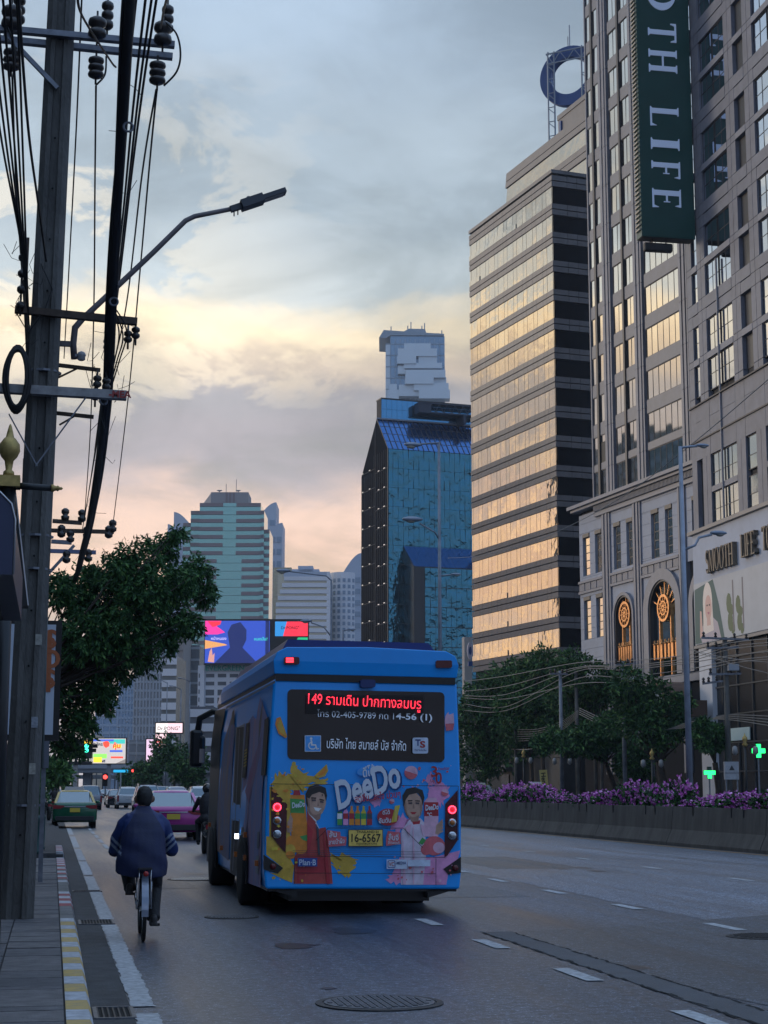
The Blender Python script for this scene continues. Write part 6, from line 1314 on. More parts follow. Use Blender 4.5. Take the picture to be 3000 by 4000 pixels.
for i, (px, py, r, z, lb) in enumerate(((560, 3020, 60, 240, 'dark round tree under the flyover left of the cyclist'), (680, 2960, 90, 230, 'dark tree beside the pale screen left of the bus'), (745, 3010, 70, 200, 'dark tree behind the bus mirror'), (212, 3015, 45, 120, 'yellowish roadside tree on the far left'), (490, 3045, 35, 260, 'small dark tree by the far red light'))):
    q = atZ(px, 3095, z); cl = [clump(px + rnd.uniform(-.7, .7) * r, py + rnd.uniform(-.6, .6) * r, r * .5, z + rnd.uniform(-2, 2)) for _ in range(7)]
    tree('distant_tree', lb, (q.x, q.y, 0), cl, 2600, .55, .14, 70 + i, (.5, .4, .1) if i != 3 else (.1, .3, .6), .2, 'trees far down the street', droop=.3)
q = G(150, 3200, .15); cl = [(Vector((q.x - .1 + rnd.uniform(-.3, .3), q.y + rnd.uniform(-2, 8), .4 + rnd.uniform(0, 1.6))), .38) for _ in range(16)]
tree('ivy_hedge', 'dark green hedge against the wall on the left pavement', (q.x - .3, q.y + 2, .13), cl, 2400, .14, .04, 91, trunk_r=.05)
# ================================================================ utility pole with crossarms
PY = 19.6; pb = atY(62, 3640, PY); pt = atY(243, 0, PY); ax_ = (pt - pb) / (pt.z - pb.z)
M_POLE = mat('pole_concrete', (.155, .150, .140), .85, c2=(.075, .072, .068), vs=3, stretch=(1, 1, .35), bump=.5, bs=35)
M_STEEL = mat('galvanised_steel', (.20, .21, .24), .5, .6, var=.3, vs=6); M_RUST = mat('rusty_arm', (.09, .065, .05), .75, .3, var=.4, vs=8); M_INS = mat('porcelain_brown', (.025, .018, .016), .3, coat=.3); M_WIRE = mat('cable_black', (.010, .010, .011), .6); M_ARM = mat('pale_arm', (.34, .33, .33), .75, var=.3, vs=6)
pole = thing('utility_pole', 'tall grey concrete utility pole with crossarms and cables on the left pavement', 'utility pole', (pb.x, PY, .15))
def LP(px, py, dy=0.0): q = atY(px, py, PY + dy); return Vector((q.x - pb.x, q.y - PY, q.z - .15))
cs = [(-1, -.5), (-.6, -1), (-.30, -1), (-.24, -.74), (.24, -.74), (.30, -1), (.6, -1), (1, -.5), (1, .5), (.6, 1), (-.6, 1), (-1, .5)]
b = MB(); st = []
for k in range(7):
    z = -.2 + (13.2) * k / 6; h = .187 - .030 * k / 6; st.append([(ax_.x * z + x * h, y * h, z) for x, y in cs])
loft(b, st); b.build('shaft', M_POLE, pole, fix=True)
for k in range(16): z = .9 + k * .62; MB().lathe((ax_.x * z, -.145, z), [(.012, 0), (.012, -.012)], 8, axis='y').build('bolt_hole', mat('pit_black'), pole, fix=True)
def arm(name, p, q, w_, h, m, dy): return MB().bar(LP(*p, dy), LP(*q, dy), w_, h, upv=(0, 1, 0)).build(name, m, pole)
arm('crossarm', (-30, 110), (682, 176), .07, .09, M_STEEL, -.20); arm('crossarm', (-30, 150), (674, 222), .07, .09, M_STEEL, .20); arm('crossarm', (58, 1209), (536, 1257), .08, .085, M_RUST, -.22); arm('crossarm', (-10, 1517), (494, 1546), .10, .115, M_ARM, -.24)
arm('brace', (35, 1618), (146, 1822), .012, .055, M_STEEL, -.27); arm('brace', (336, 1552), (138, 1822), .012, .055, M_STEEL, -.255); arm('brace', (20, 130), (225, 345), .05, .05, M_STEEL, -.2)
for p, q in (((225, 1426), (392, 1446)), ((222, 1614), (366, 1629))): arm('bracket', p, q, .04, .045, M_RUST, .1)
for p, q in (((228, 1475), (300, 1440)), ((232, 1660), (300, 1620))): arm('bracket_stay', p, q, .02, .02, M_RUST, .1)
MB().tube([LP(228, 0, .16), LP(225, 700, .16), LP(185, 2300, .16), LP(165, 3000, .16)], .018, 6).build('conduit', mat('conduit_grey', (.16, .20, .20), .5), pole)
for zb in (1458, 2100, 2230, 3150): 
    z = LP(100, zb).z; MB().lathe((ax_.x * z, 0, z), [(.205, 0), (.205, .025)], 8, sm=False).build('strap', M_STEEL, pole, rotz=0)
def insulator(px, py, h, r, n, dy, name='insulator'):
    c = LP(px, py, dy); prof = []
    for k in range(n):
        z0 = -h / 2 + h * k / n; prof += [(r * .55, z0), (r * .95, z0 + h / n * .25), (r, z0 + h / n * .5), (r * .95, z0 + h / n * .75), (r * .55, z0 + h / n * .98)]
    MB().lathe(c, prof, 12).tube([c + Vector((0, 0, -h / 2 - .08)), c + Vector((0, 0, h / 2 + .08))], .014, 6).build(name, M_INS, pole, fix=True)
for px, py, h, r, n in ((375, 264, .26, .095, 3), (615, 285, .28, .10, 3), (45, 233, .26, .10, 3), (380, 110, .27, .11, 2), (636, 132, .30, .11, 2), (45, 70, .30, .12, 2)): insulator(px, py, h, r, n, -.24)
for px, py in ((420, 60), (655, 75), (75, 40)): insulator(px, py, .36, .075, 3, .2)
for k in range(5): insulator(92 - k * 3, 945 + k * 62, .09, .05, 1, -.30, 'spool_insulator')
arm('spool_rack', (110, 930), (96, 1225), .03, .05, M_RUST, -.28)
for px, py in ((423, 1310), (420, 1345), (500, 1315), (530, 1300), (380, 1490), (415, 1500), (372, 1540)): insulator(px, py, .14, .05, 2, -.1)
c = LP(66, 1478, -.34); n = 26
for q in range(8): MB().tube([(c.x + (.105 + (q * 5 % 8) * .006) * math.cos(2 * math.pi * k / n), c.y + q * .018 - .03, c.z + (.33 + .008 * (q * 3 % 8)) * math.sin(2 * math.pi * k / n)) for k in range(n + 1)], .022, 6, cap=False).build('cable_coil', M_WIRE, pole)
link('arm_lettering', text_mesh('-MEA', .11, 0, .004, m=mat('mea_red', (.40, .06, .05), .6)), pole, LP(468, 1541, -.31))
MB().lathe(LP(318, 1392, -.05), [(.03, -.05), (.045, -.04), (.045, .0), (.055, .01), (.04, .045), (.01, .06)], 12).build('photocell', mat('dish_grey'), pole); arm('photocell_bracket', (292, 1388), (318, 1388), .03, .03, M_STEEL, -.05)
MB().tube([LP(60, 1215, -.24), LP(110, 1300, -.26), LP(170, 1220, -.24), LP(205, 1130, -.22), LP(160, 1030, -.22)], .008, 5).build('loose_lead', M_WIRE, pole)
for k in range(24):
    c0 = LP(*((rnd.uniform(70, 150), rnd.uniform(930, 1350)) if k % 2 else (rnd.uniform(330, 480), rnd.uniform(1230, 1650))), -.2); a = Vector((rnd.uniform(-.14, .14), rnd.uniform(-.05, .05), rnd.uniform(-.3, .1))); e = Vector((rnd.uniform(-.12, .12), 0, rnd.uniform(-.12, .25)))
    MB().tube([c0, c0 + a * .5 + Vector((rnd.uniform(-.06, .06), 0, -.05)), c0 + a, c0 + a + e * .6, c0 + a + e], .0035, 4).build('loose_lead', M_WIRE, pole)
for zb, c_ in ((2500, (.35, .34, .30)), (2820, (.30, .32, .36)), (3000, (.40, .38, .33))): q_ = LP(118, zb); MB().box(ax_.x * q_.z + .06, ax_.x * q_.z + .13, -.192, -.186, q_.z - .07, q_.z + .05).build('sticker', mat('sticker_%d' % zb, c_, .7, var=.3, vs=30), pole)
# street lamp arm bolted on the pole
lamp = thing('street_lamp', 'grey street lamp arm reaching out from the utility pole over the road', 'street lamp', (pb.x, PY, .15))
M_LA = mat('lamp_arm', (.16, .14, .145), .55, .4, var=.2, vs=5)
MB().tube([LP(*p, .05) for p in ((290, 1402), (286, 1345), (293, 1280), (325, 1243), (463, 1114), (600, 985), (725, 862), (760, 845), (906, 816))], [.04, .04, .04, .036, .034, .032, .031, .030, .028], 10).build('arm', M_LA, lamp); MB().bar(LP(232, 1342, .05), LP(296, 1345, .05), .05, .06).build('bracket', M_LA, lamp)
M_LH = mat('lamp_head', (.07, .075, .085), .5, .4)
hd = LP(904, 817, .05); he = LP(1114, 747, .05); u_ = (he - hd); hb = MB()
hb.bar(hd - u_ * .02, hd + u_ * .22, .07, .07); hb.bar(hd + u_ * .18, hd + u_ * .58, .20, .10); hb.bar(hd + u_ * .50, hd + u_ * 1.0, .16, .055); hb.build('lamp_head', M_LH, lamp); MB().bar(hd + u_ * .6 + Vector((0, 0, -.035)), hd + u_ * .97 + Vector((0, 0, -.035)), .12, .012).build('lens', mat('lens_grey', (.25, .25, .26), .3), lamp)
for k in (.05, .12): MB().tube([hd + u_ * k, hd + u_ * k + Vector((0, 0, -.1))], .008, 5).build('clamp_bolt', M_LH, lamp)
MB().ball(hd + u_ * .32 + Vector((0, 0, .06)), .035, 8).build('sensor', M_LH, lamp)
# next pole along the pavement
p2 = thing('utility_pole', 'second utility pole farther along the pavement above the street tree', 'utility pole', (-1.05, 53.0, .15))
def L2(px, py): q = atY(px, py, 53.0); return Vector((q.x + 1.05, 0, q.z - .15))
b = MB(); loft(b, [[(x * h, y * h, z) for x, y in cs] for z, h in ((-.2, .19), (11.5, .15))]); b.build('shaft', M_POLE, p2, fix=True)
for p, q, m in (((205, 2035), (320, 2043), M_RUST), ((195, 2072), (445, 2078), M_RUST), ((200, 2115), (280, 2120), M_STEEL), ((190, 2152), (375, 2158), mat('arm_blue', (.16, .18, .30), .6)), ((190, 2258), (300, 2258), M_RUST)): MB().bar(L2(*p), L2(*q), .11, .12).build('crossarm', m, p2)
for px, py in ((255, 2010), (320, 2015), (440, 2055), (240, 2075), (340, 2080), (275, 2095), (425, 2078), (345, 2170), (260, 2175)):
    c = L2(px, py); MB().lathe(c, [(.05, -.2), (.12, -.15), (.13, -.05), (.07, -.02), (.12, .05), (.12, .14), (.05, .2)], 10).build('insulator', M_INS, p2, fix=True)
MB().bar(L2(190, 2240), L2(290, 2130), .09, .09).build('brace', M_STEEL, p2)
# cables: each runs toward the far pole or back over the photographer
def cable(label, pts, r, name='power_cable', group='overhead cables on the left'):
    W = []
    for px, py, Y in pts: W.append(atY(px, py, Y))
    P = []
    for k in range(len(W) - 1):                                          # smooth through the points
        p0, p1, p2_, p3 = W[max(k - 1, 0)], W[k], W[k + 1], W[min(k + 2, len(W) - 1)]
        for j in range(8 if k < len(W) - 2 else 9):
            t = j / 8; P.append(.5 * ((2 * p1) + (p2_ - p0) * t + (2 * p0 - 5 * p1 + 4 * p2_ - p3) * t * t + (3 * p1 - p0 - 3 * p2_ + p3) * t ** 3))
    o = MB().tube(P, r, 6).build(name, M_WIRE); return tag(o, label, 'cable', group)
WL = 'thin black overhead cable strung along the left side of the street'
for i in range(6): cable(WL, [(-150 + i * 36, -700, 11.5), (-60 + i * 26, 80, 13.5), (8 + i * 16, 560, 16.3), (86 + i * 5, 990 + i * 48, 19.35), (100 + i * 4, 1290 + i * 10, 22), (120 + i * 4, 1800, 34)], .011)
for pts in ([(375, 335, 19.4), (371, 700, 24), (366, 1230, 30), (352, 1700, 41), (330, 2020, 52)], [(613, 350, 19.4), (588, 600, 21.8), (545, 1080, 27.5), (500, 1560, 37.5), (440, 2060, 52.8)], [(610, 350, 19.4), (555, 680, 22.5), (492, 1200, 29.5), (420, 1560, 36), (345, 2075, 53)], [(48, 300, 19.4), (62, 700, 23), (88, 1100, 28), (130, 1700, 40), (190, 2100, 53)],
            [(600, -60, 14), (540, 380, 16.4), (490, 830, 20), (440, 1260, 26), (380, 1700, 36), (330, 2030, 53)], [(575, -60, 13.6), (520, 420, 16.4), (478, 860, 20), (425, 1330, 27), (370, 1760, 38)], [(620, -60, 14), (560, 330, 16), (512, 700, 19), (462, 1130, 24.5), (400, 1600, 34), (320, 2080, 53)], [(662, -40, 13), (640, 40, 15.5), (628, 110, 19.0)],
            [(305, -40, 14), (320, 60, 15), (430, 235, 18.5), (452, 262, 19.4)], [(320, -20, 22), (298, 500, 26), (272, 1000, 32), (250, 1400, 42)], [(70, -30, 12), (110, 500, 15), (150, 800, 17.5), (180, 1020, 19.2)]): cable(WL, pts, .0125)
for pts in ([(632, 75, 19.3), (688, 130, 19.2), (705, 210, 19.2), (690, 280, 19.25), (640, 335, 19.35)], [(378, 330, 19.4), (410, 290, 19.5), (415, 220, 19.6)], [(28, 100, 19.3), (60, 200, 19.25), (50, 300, 19.3)]): cable('short black jumper lead looping between insulators on the near crossarm', pts, .012, 'jumper_lead', 'jumper leads on the near pole')
bnd = [(515, -120, 13.0), (500, 120, 14.0), (480, 480, 15.6), (455, 850, 17.2), (435, 1200, 18.7), (418, 1540, 20.0), (390, 1800, 22.6), (360, 1990, 26), (330, 2130, 31), (305, 2230, 38), (280, 2300, 50)]
th = thing('cable_bundle', 'thick black bundle of cables sweeping down beside the utility pole', 'cable bundle', (0, 0, 0))
def spl(pts):
    W = [atY(*q) for q in pts]; P = []
    for k in range(len(W) - 1):
        p0, p1, p2_, p3 = W[max(k - 1, 0)], W[k], W[k + 1], W[min(k + 2, len(W) - 1)]
        for j in range(7): t = j / 7; P.append(.5 * ((2 * p1) + (p2_ - p0) * t + (2 * p0 - 5 * p1 + 4 * p2_ - p3) * t * t + (3 * p1 - p0 - 3 * p2_ + p3) * t ** 3))
    return P + [W[-1]]
base = spl(bnd)
for k in range(18):
    a0, rr, ph = rnd.uniform(0, 6.28), rnd.uniform(.015, .058), rnd.uniform(.2, .7); P = []
    for i, p in enumerate(base): a = a0 + ph * i * .25; P.append(p + Vector((math.cos(a) * rr, 0, math.sin(a) * rr * .6)))
    MB().tube(P, rnd.uniform(.012, .022), 6).build('strand', M_WIRE, th)
MB().tube([base[0] + (base[0] - base[1])] + base, .048, 8).build('core_cable', M_WIRE, th)
for k in range(26):
    p = rnd.choice(base[8:60]); q = p + Vector((rnd.uniform(-.22, .22), rnd.uniform(-.1, .1), rnd.uniform(-.25, .2))); m = (p + q) / 2 + Vector((rnd.uniform(-.08, .08), 0, rnd.uniform(-.12, .05))); MB().tube([p, m, q], .0035, 4).build('loose_wire', M_WIRE, th)
for (px, py, Y) in ((500, 505, 15.5), (444, 1184, 18.5), (404, 1570, 20)): q = atY(px, py, Y); MB().tube([(q.x + .045 * math.cos(2 * math.pi * k / 14), q.y - .06, q.z + .045 * math.sin(2 * math.pi * k / 14)) for k in range(15)], .012, 5, cap=False).build('clamp_ring', M_STEEL, th)
for i, (dx0, dy0) in enumerate(((25, 0), (40, 10), (55, -5), (-14, 6))): cable(WL, [(430 + dx0 * .2, 1190, 18.7), (440 + dx0, 1300 + dy0, 19.5), (430 + dx0 * .6, 1420, 20.2), (400 + dx0 * .2, 1600, 20.8), (380, 1780, 22.5)], .009)
# ================================================================ things on the left pavement
q0 = atY(50, 2245, 12.0); q1 = atY(50, 1908, 12.0)
sgn = thing('sign_box', 'large dark metal sign box at the left edge', 'sign', (q0.x - .5, 12, 0)); M_SB = mat('sign_metal', (.045, .055, .10), .35, .6, var=.1, vs=2)
b = MB(); zt_, zb_ = q1.z, q0.z; r = .22; X1 = .5; pts = [(-1.2, zb_), (X1, zb_), (X1, zt_ - r)] + [(X1 - r + r * math.cos(R(a)), zt_ - r + r * math.sin(R(a))) for a in (30, 60, 90)] + [(-1.2, zt_)]
b.prism(pts, 0, 3.35, 'y'); b.build('cabinet', M_SB, sgn, fix=True); MB().tube([(x + .004, -.01, z) for x, z in pts[1:-1]], .008, 5).build('edge_trim', mat('steel_bright', (.5, .5, .52), .3, .8), sgn)
MB().box(-.9, .35, .1, 3.2, zb_ - .012, zb_ - .002).build('underside_panel', mat('underside_brown', (.05, .045, .04), .6), sgn)
p0 = atY(62, 1930, 17.2); p1 = atY(112, 2378, 17.2); MB().prism([(-.6, p1.z), (p1.x - q0.x + .5, p1.z), (p0.x - q0.x + .5, p0.z), (-.6, p0.z)], 4.9, 5.2, 'y').build('rear_panel', mat('panel_dark', (.03, .03, .033), .5), sgn, fix=True); MB().bar((p1.x - q0.x + .5, 4.88, p1.z), (p0.x - q0.x + .5, 4.88, p0.z), .012).build('edge_trim', mat('steel_bright'), sgn)
M_GOLDP = mat('gold_paint', (.42, .30, .10), .45, .5, var=.25, vs=14)
lp = atY(14, 2400, 16.3); orn = thing('ornamental_lamp_post', 'lamp post with gold lotus finial and gold tipped black arm', 'lamp post', (lp.x, 16.3, .15))
zf = lambda py: atY(14, py, 16.3).z - .15; sc_ = 16.3 / F * 1.02
MB().lathe((0, 0, 0), [(10 * sc_, zf(1862)), (22 * sc_, zf(1858)), (20 * sc_, zf(1842)), (12 * sc_, zf(1835)), (17 * sc_, zf(1800)), (30 * sc_, zf(1785)), (40 * sc_, zf(1762)), (38 * sc_, zf(1735)), (22 * sc_, zf(1712)), (16 * sc_, zf(1708)), (12 * sc_, zf(1690)), (5 * sc_, zf(1662)), (1 * sc_, zf(1655))], 16).build('finial', M_GOLDP, orn)
MB().box(-.12, .11, -.11, .11, zf(1905), zf(1862)).build('capital', M_GOLDP, orn); MB().tube([(0, 0, 0), (0, 0, zf(1900))], .075, 12).build('post', mat('post_black', (.012, .014, .016), .4), orn)
xa = lambda px: atY(px, 1900, 16.3).x - lp.x
MB().tube([(.05, 0, zf(1895)), (xa(200), 0, zf(1901))], .032, 10).build('arm', mat('post_black'), orn); MB().lathe((xa(200), 0, zf(1901)), [(.036, 0), (.038, .02), (.028, .03), (.022, .05), (.03, .06), (.012, .085), (.018, .092), (.004, .11)], 10, axis='x').build('arm_tip', M_GOLDP, orn)
# tall lit shop sign behind the pole
S0 = atY(206, 2870, 24.5); S1 = atY(206, 2440, 24.5); ls = thing('light_box_sign', 'tall white light box sign with orange lettering behind the utility pole', 'sign', (S0.x, 24.5, 0))
MB().box(-.75, .085, .02, .30, S0.z - .08, S1.z + .06).build('frame', mat('frame_black', (.01, .01, .011), .4), ls); MB().box(-.68, .0, .0, .03, S0.z, S1.z).build('panel', mat('lightbox_white', (.55, .60, .68), .4), ls)
MB().box(-.12, -.05, -.012, .0, S1.z - .95, S1.z - .12).build('orange_stroke', mat('stroke_orange', (.42, .12, .04), .5), ls)
for k, ch in enumerate('SOS'): link('sign_letter', text_mesh(ch, .36, 0, .01, m=mat('stroke_orange')), ls, (-.07, -.016, S1.z - .22 - k * .28))
hzb = thing('hazard_sign', 'grey box with yellow and black hazard stripes on the left pavement', 'sign', (atY(172, 3000, 27).x, 27, .15)); z0, z1 = atY(170, 3000, 27).z, atY(170, 2890, 27).z
MB().box(-.09, .07, 0, .1, z0 - .15, z1 - .15).build('box', mat('box_grey', (.16, .17, .20), .5), hzb); MB().box(-.04, .03, .02, .08, 0, z0 - .15).build('post', M_STEEL, hzb)
MB().box(-.065, -.01, -.006, .0, z0 - .10, z1 - .20).build('stripe_panel', mat('hazard_yellow'), hzb)
for k in range(6): z = z0 - .10 + k * (z1 - z0 - .12) / 6; MB().prism([(-.066, z), (-.009, z + .03), (-.009, z + .06), (-.066, z + .03)], -.012, -.004, 'y').build('black_stripe', M_BK, hzb, fix=True)
for px, lb in ((147, 'dark green bollard nearest the pole on the left pavement'), (161, 'dark green bollard just beyond the first one on the left pavement')):
    q = G(px, 3335 if px < 150 else 3318, .15); t = thing('bollard', lb, 'bollard', (q.x, q.y, .15)); M_GB = mat('bollard_green', (.010, .055, .050), .45)
    MB().lathe((0, 0, 0), [(.085, 0), (.085, .06), (.075, .07), (.075, .70), (.085, .72), (.085, .76), (.07, .80), (.03, .83)], 14).build('post', M_GB, t)
for k, (px, py, lb) in enumerate(((196, 3205, 'first parked motorcycle on the left pavement past the hedge'), (205, 3180, 'second parked motorcycle on the left pavement past the hedge'), (218, 3165, 'third parked motorcycle near the green taxi mirror'))):
    q = G(px, py, .14); c = copy_tree(mo); c.location = (q.x, q.y, .14); c['label'] = lb; c.rotation_euler = (0, 0, R(12 + 9 * k)); c['group'] = 'parked motorcycles'
q = G(212, 3170, .14); c = rider.copy(); col.objects.link(c); c.location = (q.x, q.y + 3, .0); c['label'] = 'distant person in dark clothes sitting by the parked motorcycles'
# ================================================================ lamp posts and street furniture on the right
M_LPW = mat('lamp_post_pale', (.36, .40, .48), .5, .2, c2=(.24, .26, .31), vs=2); M_LPG = mat('lamp_post_grey', (.20, .22, .26), .55, .3, var=.3, vs=2)
def head(b, p, d, L, w_): b.ball(p + d * L * .5, .1, 12, sz=(max(abs(d.x) * L * .55, w_), max(abs(d.y) * L * .55, w_), w_ * .55))
def lamp_post(label, px, ytop, X, r, m, heads, group=None):
    q = atX(px, 3082, X); t = thing('street_lamp', label, 'street lamp', (q.x, q.y, .0), 0, group); Z = lambda py: atY(px, py, q.y).z; sx = lambda p, py=2600: atY(p, py, q.y).x - q.x
    MB().tube([(0, 0, 0), (0, 0, Z(ytop))], [r, r * .55], 12).build('post', m, t); MB().lathe((0, 0, 0), [(r * 1.8, 0), (r * 1.8, .3), (r * 1.1, .5)], 12).build('base', m, t)
    dpx = lambda p, py: atY(p, py, q.y).x - atY(px + (py - 3082) * (px - 1500) / 40400 * 0, py, q.y).x
    for pts, hl in heads:
        P = [Vector((atY(a, b_, q.y).x - q.x, 0, atY(a, b_, q.y).z)) for a, b_ in pts]; P[0].x = 0
        MB().tube(P, r * .38, 8).build('arm', m, t); e = P[-1]; d = (P[-1] - P[-2]).normalized(); L = hl * q.y / F
        b = MB(); b.ball(e + d * L * .5, .1, 14, sz=(L * .62, L * .2, L * .16)); b.build('lamp_head', mat('head_grey', (.24, .27, .33), .4, .4), t); b = MB(); b.ball(e + d * L * .6 - Vector((0, 0, L * .12)), .1, 12, sz=(L * .3, L * .16, L * .16)); b.build('lens', mat('lamp_lens', (.35, .33, .28), .2), t)
    return t
lamp_post('tall pale blue lamp post standing in front of the podium clocks', 2695, 1745, 19, .108, M_LPW, [([(2688, 1750), (2722, 1742)], 50), ([(2690, 2150), (2715, 2130), (2730, 2100), (2780, 2088)], 62)])
lamp_post('grey lamp post in front of the blue glass building', 1722, 1728, 19, .12, M_LPG, [([(1712, 1730), (1640, 1735)], -0 or 60), ([(1716, 2110), (1700, 2080), (1640, 2045)], 70), ([(1726, 2250), (1765, 2245)], 35)])
lamp_post('curved arm lamp post beside the striped office block', 1290, 2265, 19, .12, M_LPG, [([(1288, 2268), (1275, 2250), (1130, 2232)], 48), ([(1286, 2485), (1265, 2450), (1215, 2432)], 40)])
lamp_post('small lamp post right of the curved arm lamp', 1338, 2460, 21, .12, M_LPG, [([(1338, 2462), (1362, 2460)], 26)])
for i, (px, yt) in enumerate(((645, 2665), (700, 2690), (735, 2660), (580, 2790), (530, 2830), (497, 2850))):
    lamp_post('slim distant lamp post among the towers, number %s from the left' % ['six', 'five', 'four', 'three', 'two', 'one'][i] if False else ['slim lamp post by the white office block', 'slim lamp post with a curved arm near the screen', 'slim lamp post by the green letter building', 'slim lamp post behind the pale small screen', 'slim far lamp post beside the flyover', 'slim farthest lamp post by the blue sign'][i], px, yt, 17.8 + (735 - px) * .0, .13, M_LPG, [([(px, yt + 4), (px - 14, yt - 8), (px - 26, yt - 10)], 14)])
def pole_r(label, px, ytop, X, r, arms, m=None):
    q = atX(px, 3082, X); t = thing('utility_pole', label, 'utility pole', (q.x, q.y, 0), 0, 'poles along the far pavement'); P = lambda a, b_, dy=0: Vector((atY(a, b_, q.y).x - q.x, dy, atY(a, b_, q.y).z)); top = P(px, ytop)
    MB().tube([(0, 0, 0), (0, 0, top.z)], [r, r * .75], 8).build('shaft', m or M_POLE, t)
    for (a, ya, b_, yb) in arms:
        A_1, B_1 = P(a, ya, -.2), P(b_, yb, -.2); MB().bar(A_1, B_1, .12, .14).build('crossarm', M_STEEL, t)
        for k in (0.05, .3, .7, .95): c = A_1.lerp(B_1, k) + Vector((0, 0, .22)); MB().lathe(c, [(.05, -.2), (.12, -.1), (.06, 0), (.12, .08), (.05, .2)], 8).build('insulator', M_INS, t, fix=True)
    return t, P
pr1, PP = pole_r('concrete utility pole with transformer in front of the white shop column', 2850, 2490, 45, .24, [(2735, 2492, 2920, 2500), (2755, 2532, 2880, 2530), (2765, 2635, 2890, 2632), (2740, 2672, 2820, 2660)])
MB().bar(PP(2835, 2608, -.3), PP(2875, 2608, -.3), .5, .45).build('transformer', mat('box_pale', (.36, .38, .42), .5), pr1)
for px in (2832, 2850, 2870): c = PP(px, 2588, -.3); MB().lathe(c, [(.05, -.2), (.11, -.1), (.08, .05), (.11, .12), (.04, .3)], 8).build('bushing', M_INS, pr1, fix=True)
pole_r('grey utility pole left of the thick tree trunk', 2443, 2585, 44, .20, [(2395, 2632, 2480, 2634), (2400, 2598, 2470, 2592)], M_LPG)
pole_r('slim pale utility pole in front of the dark trees', 2196, 2620, 42, .19, [(2145, 2632, 2215, 2634)], M_LPG)
pole_r('concrete utility pole carrying many cables among the trees', 2258, 2620, 47, .22, []); pole_r('slim pole with an ornamental base behind the low tree', 2328, 2690, 50, .2, []); pole_r('slim pole beside the ornamental one behind the low tree', 2352, 2690, 50, .18, []); pole_r('short weathered pole left of the yellow banner', 2015, 2815, 46, .16, [])
pole_r('thin grey pole to the right of the tree with thick trunk', 2555, 2760, 48, .14, [], M_LPG)
def rcable(pts, X=44.5, r=.03): 
    W = [atX(px, py, X) for px, py in pts]; P = []
    for k in range(len(W) - 1):
        p0, p1, p2_, p3 = W[max(k - 1, 0)], W[k], W[k + 1], W[min(k + 2, len(W) - 1)]
        for j in range(6): t = j / 6; P.append(.5 * ((2 * p1) + (p2_ - p0) * t + (2 * p0 - 5 * p1 + 4 * p2_ - p3) * t * t + (3 * p1 - p0 - 3 * p2_ + p3) * t ** 3))
    tag(MB().tube(P + [W[-1]], r, 5).build('power_cable', M_RC), 'sagging pale overhead cable in front of the trees on the right', 'cable', 'overhead cables on the right')
M_RC = mat('cable_pale', (.22, .21, .205), .5)
for y0, y1, y2, y3, y4 in ((2612, 2600, 2578, 2555, 2520), (2650, 2640, 2596, 2570, 2535), (2668, 2672, 2602, 2580, 2545), (2700, 2720, 2612, 2588, 2570), (2725, 2735, 2640, 2612, 2590), (2676, 2690, 2660, 2630, 2600)): rcable([(1815, y0 + 50), (1980, y1 + 40), (2250, y2 + 12), (2440, y2 + 5), (2690, y3 + 2), (2850, y4 - 8), (3060, y4 - 30)])
for y0 in range(4): rcable([(2262, 2765 + y0 * 8), (2350, 2805 + y0 * 9), (2440, 2830 + y0 * 8), (2560, 2850 + y0 * 4), (2700, 2838 - y0 * 6), (2830, 2795 + y0 * 5), (3050, 2800 + y0 * 14)], 45)
for y0 in range(6): rcable([(2020, 2850 + y0 * 9), (2100, 2848 + y0 * 8), (2190, 2820 + y0 * 7), (2258, 2775 + y0 * 5)], 46, .025)
rcable([(1980, 2925), (2050, 2928), (2100, 2920), (2180, 2900)], 46, .05); rcable([(2560, 2855), (2480, 2890), (2380, 2900), (2300, 2880)], 46, .06)
rcable([(1750, 2180), (1880, 2170), (2100, 2110), (2400, 1960), (2690, 1745), (3050, 1440)], 20, .014); rcable([(2690, 2535), (2850, 2590), (3040, 2640)], 40, .02); rcable([(2690, 2536), (2850, 2572), (3040, 2590)], 40, .02)
# green pharmacy crosses
M_GX = em('cross_green', (.02, .95, .18), 1.6); M_GXD = mat('cross_dark', (.01, .06, .045), .4)
def cross(label, px, py, s, X, off):
    q = atX(px, py, X); t = thing('pharmacy_cross', label, 'sign', (q.x, q.y, 0), -YAW); k = s * q.y / F; z = q.z
    MB().box(-k * .36, k * .36, 0, .25, z - k, z + k).box(-k, k, .002, .248, z - k * .36, z + k * .36).build('housing', M_GXD, t)
    b = MB(); b.box(-k * .98, k * .98, -.03, -.002, z - k * .34, z + k * .34); b.box(-k * .34, k * .34, -.032, -.001, z - k * .98, z + (k * .98 if off else k * .3)); b.build('lit_face', M_GX, t)
    MB().box(-.05, .05, .1, .2, 0, z - k * .9).build('post', M_STEEL, t); return t
cross('bright green lit pharmacy cross at the right edge', 2963, 2933, 28, 47, 1); cross('green lit pharmacy cross low beside the lamp post', 2772, 3018, 24, 44, 0)
cab = thing('electrical_cabinet', 'grey electrical cabinet with warning triangle below the transformer pole', 'cabinet', (atX(2860, 3040, 43).x, atX(2860, 3040, 43).y, 0), -YAW); z0, z1 = atX(2860, 3045, 43).z, atX(2860, 2975, 43).z
MB().box(-.45, .45, 0, .4, z0, z1).build('box', mat('cabinet_grey', (.36, .37, .40), .5, var=.15, vs=5), cab); MB().box(-.4, -.32, .1, .2, 0, z0).box(.32, .4, .1, .2, 0, z0).build('leg', M_STEEL, cab)
MB().prism([(-.18, z1 - .55), (.18, z1 - .55), (0, z1 - .22)], -.01, 0, 'y').build('warning_triangle', mat('triangle_black', (.03, .03, .03), .5), cab, fix=True); MB().box(-.45, .45, -.012, 0, z0 + .40, z0 + .43).build('door_seam', M_BK, cab)
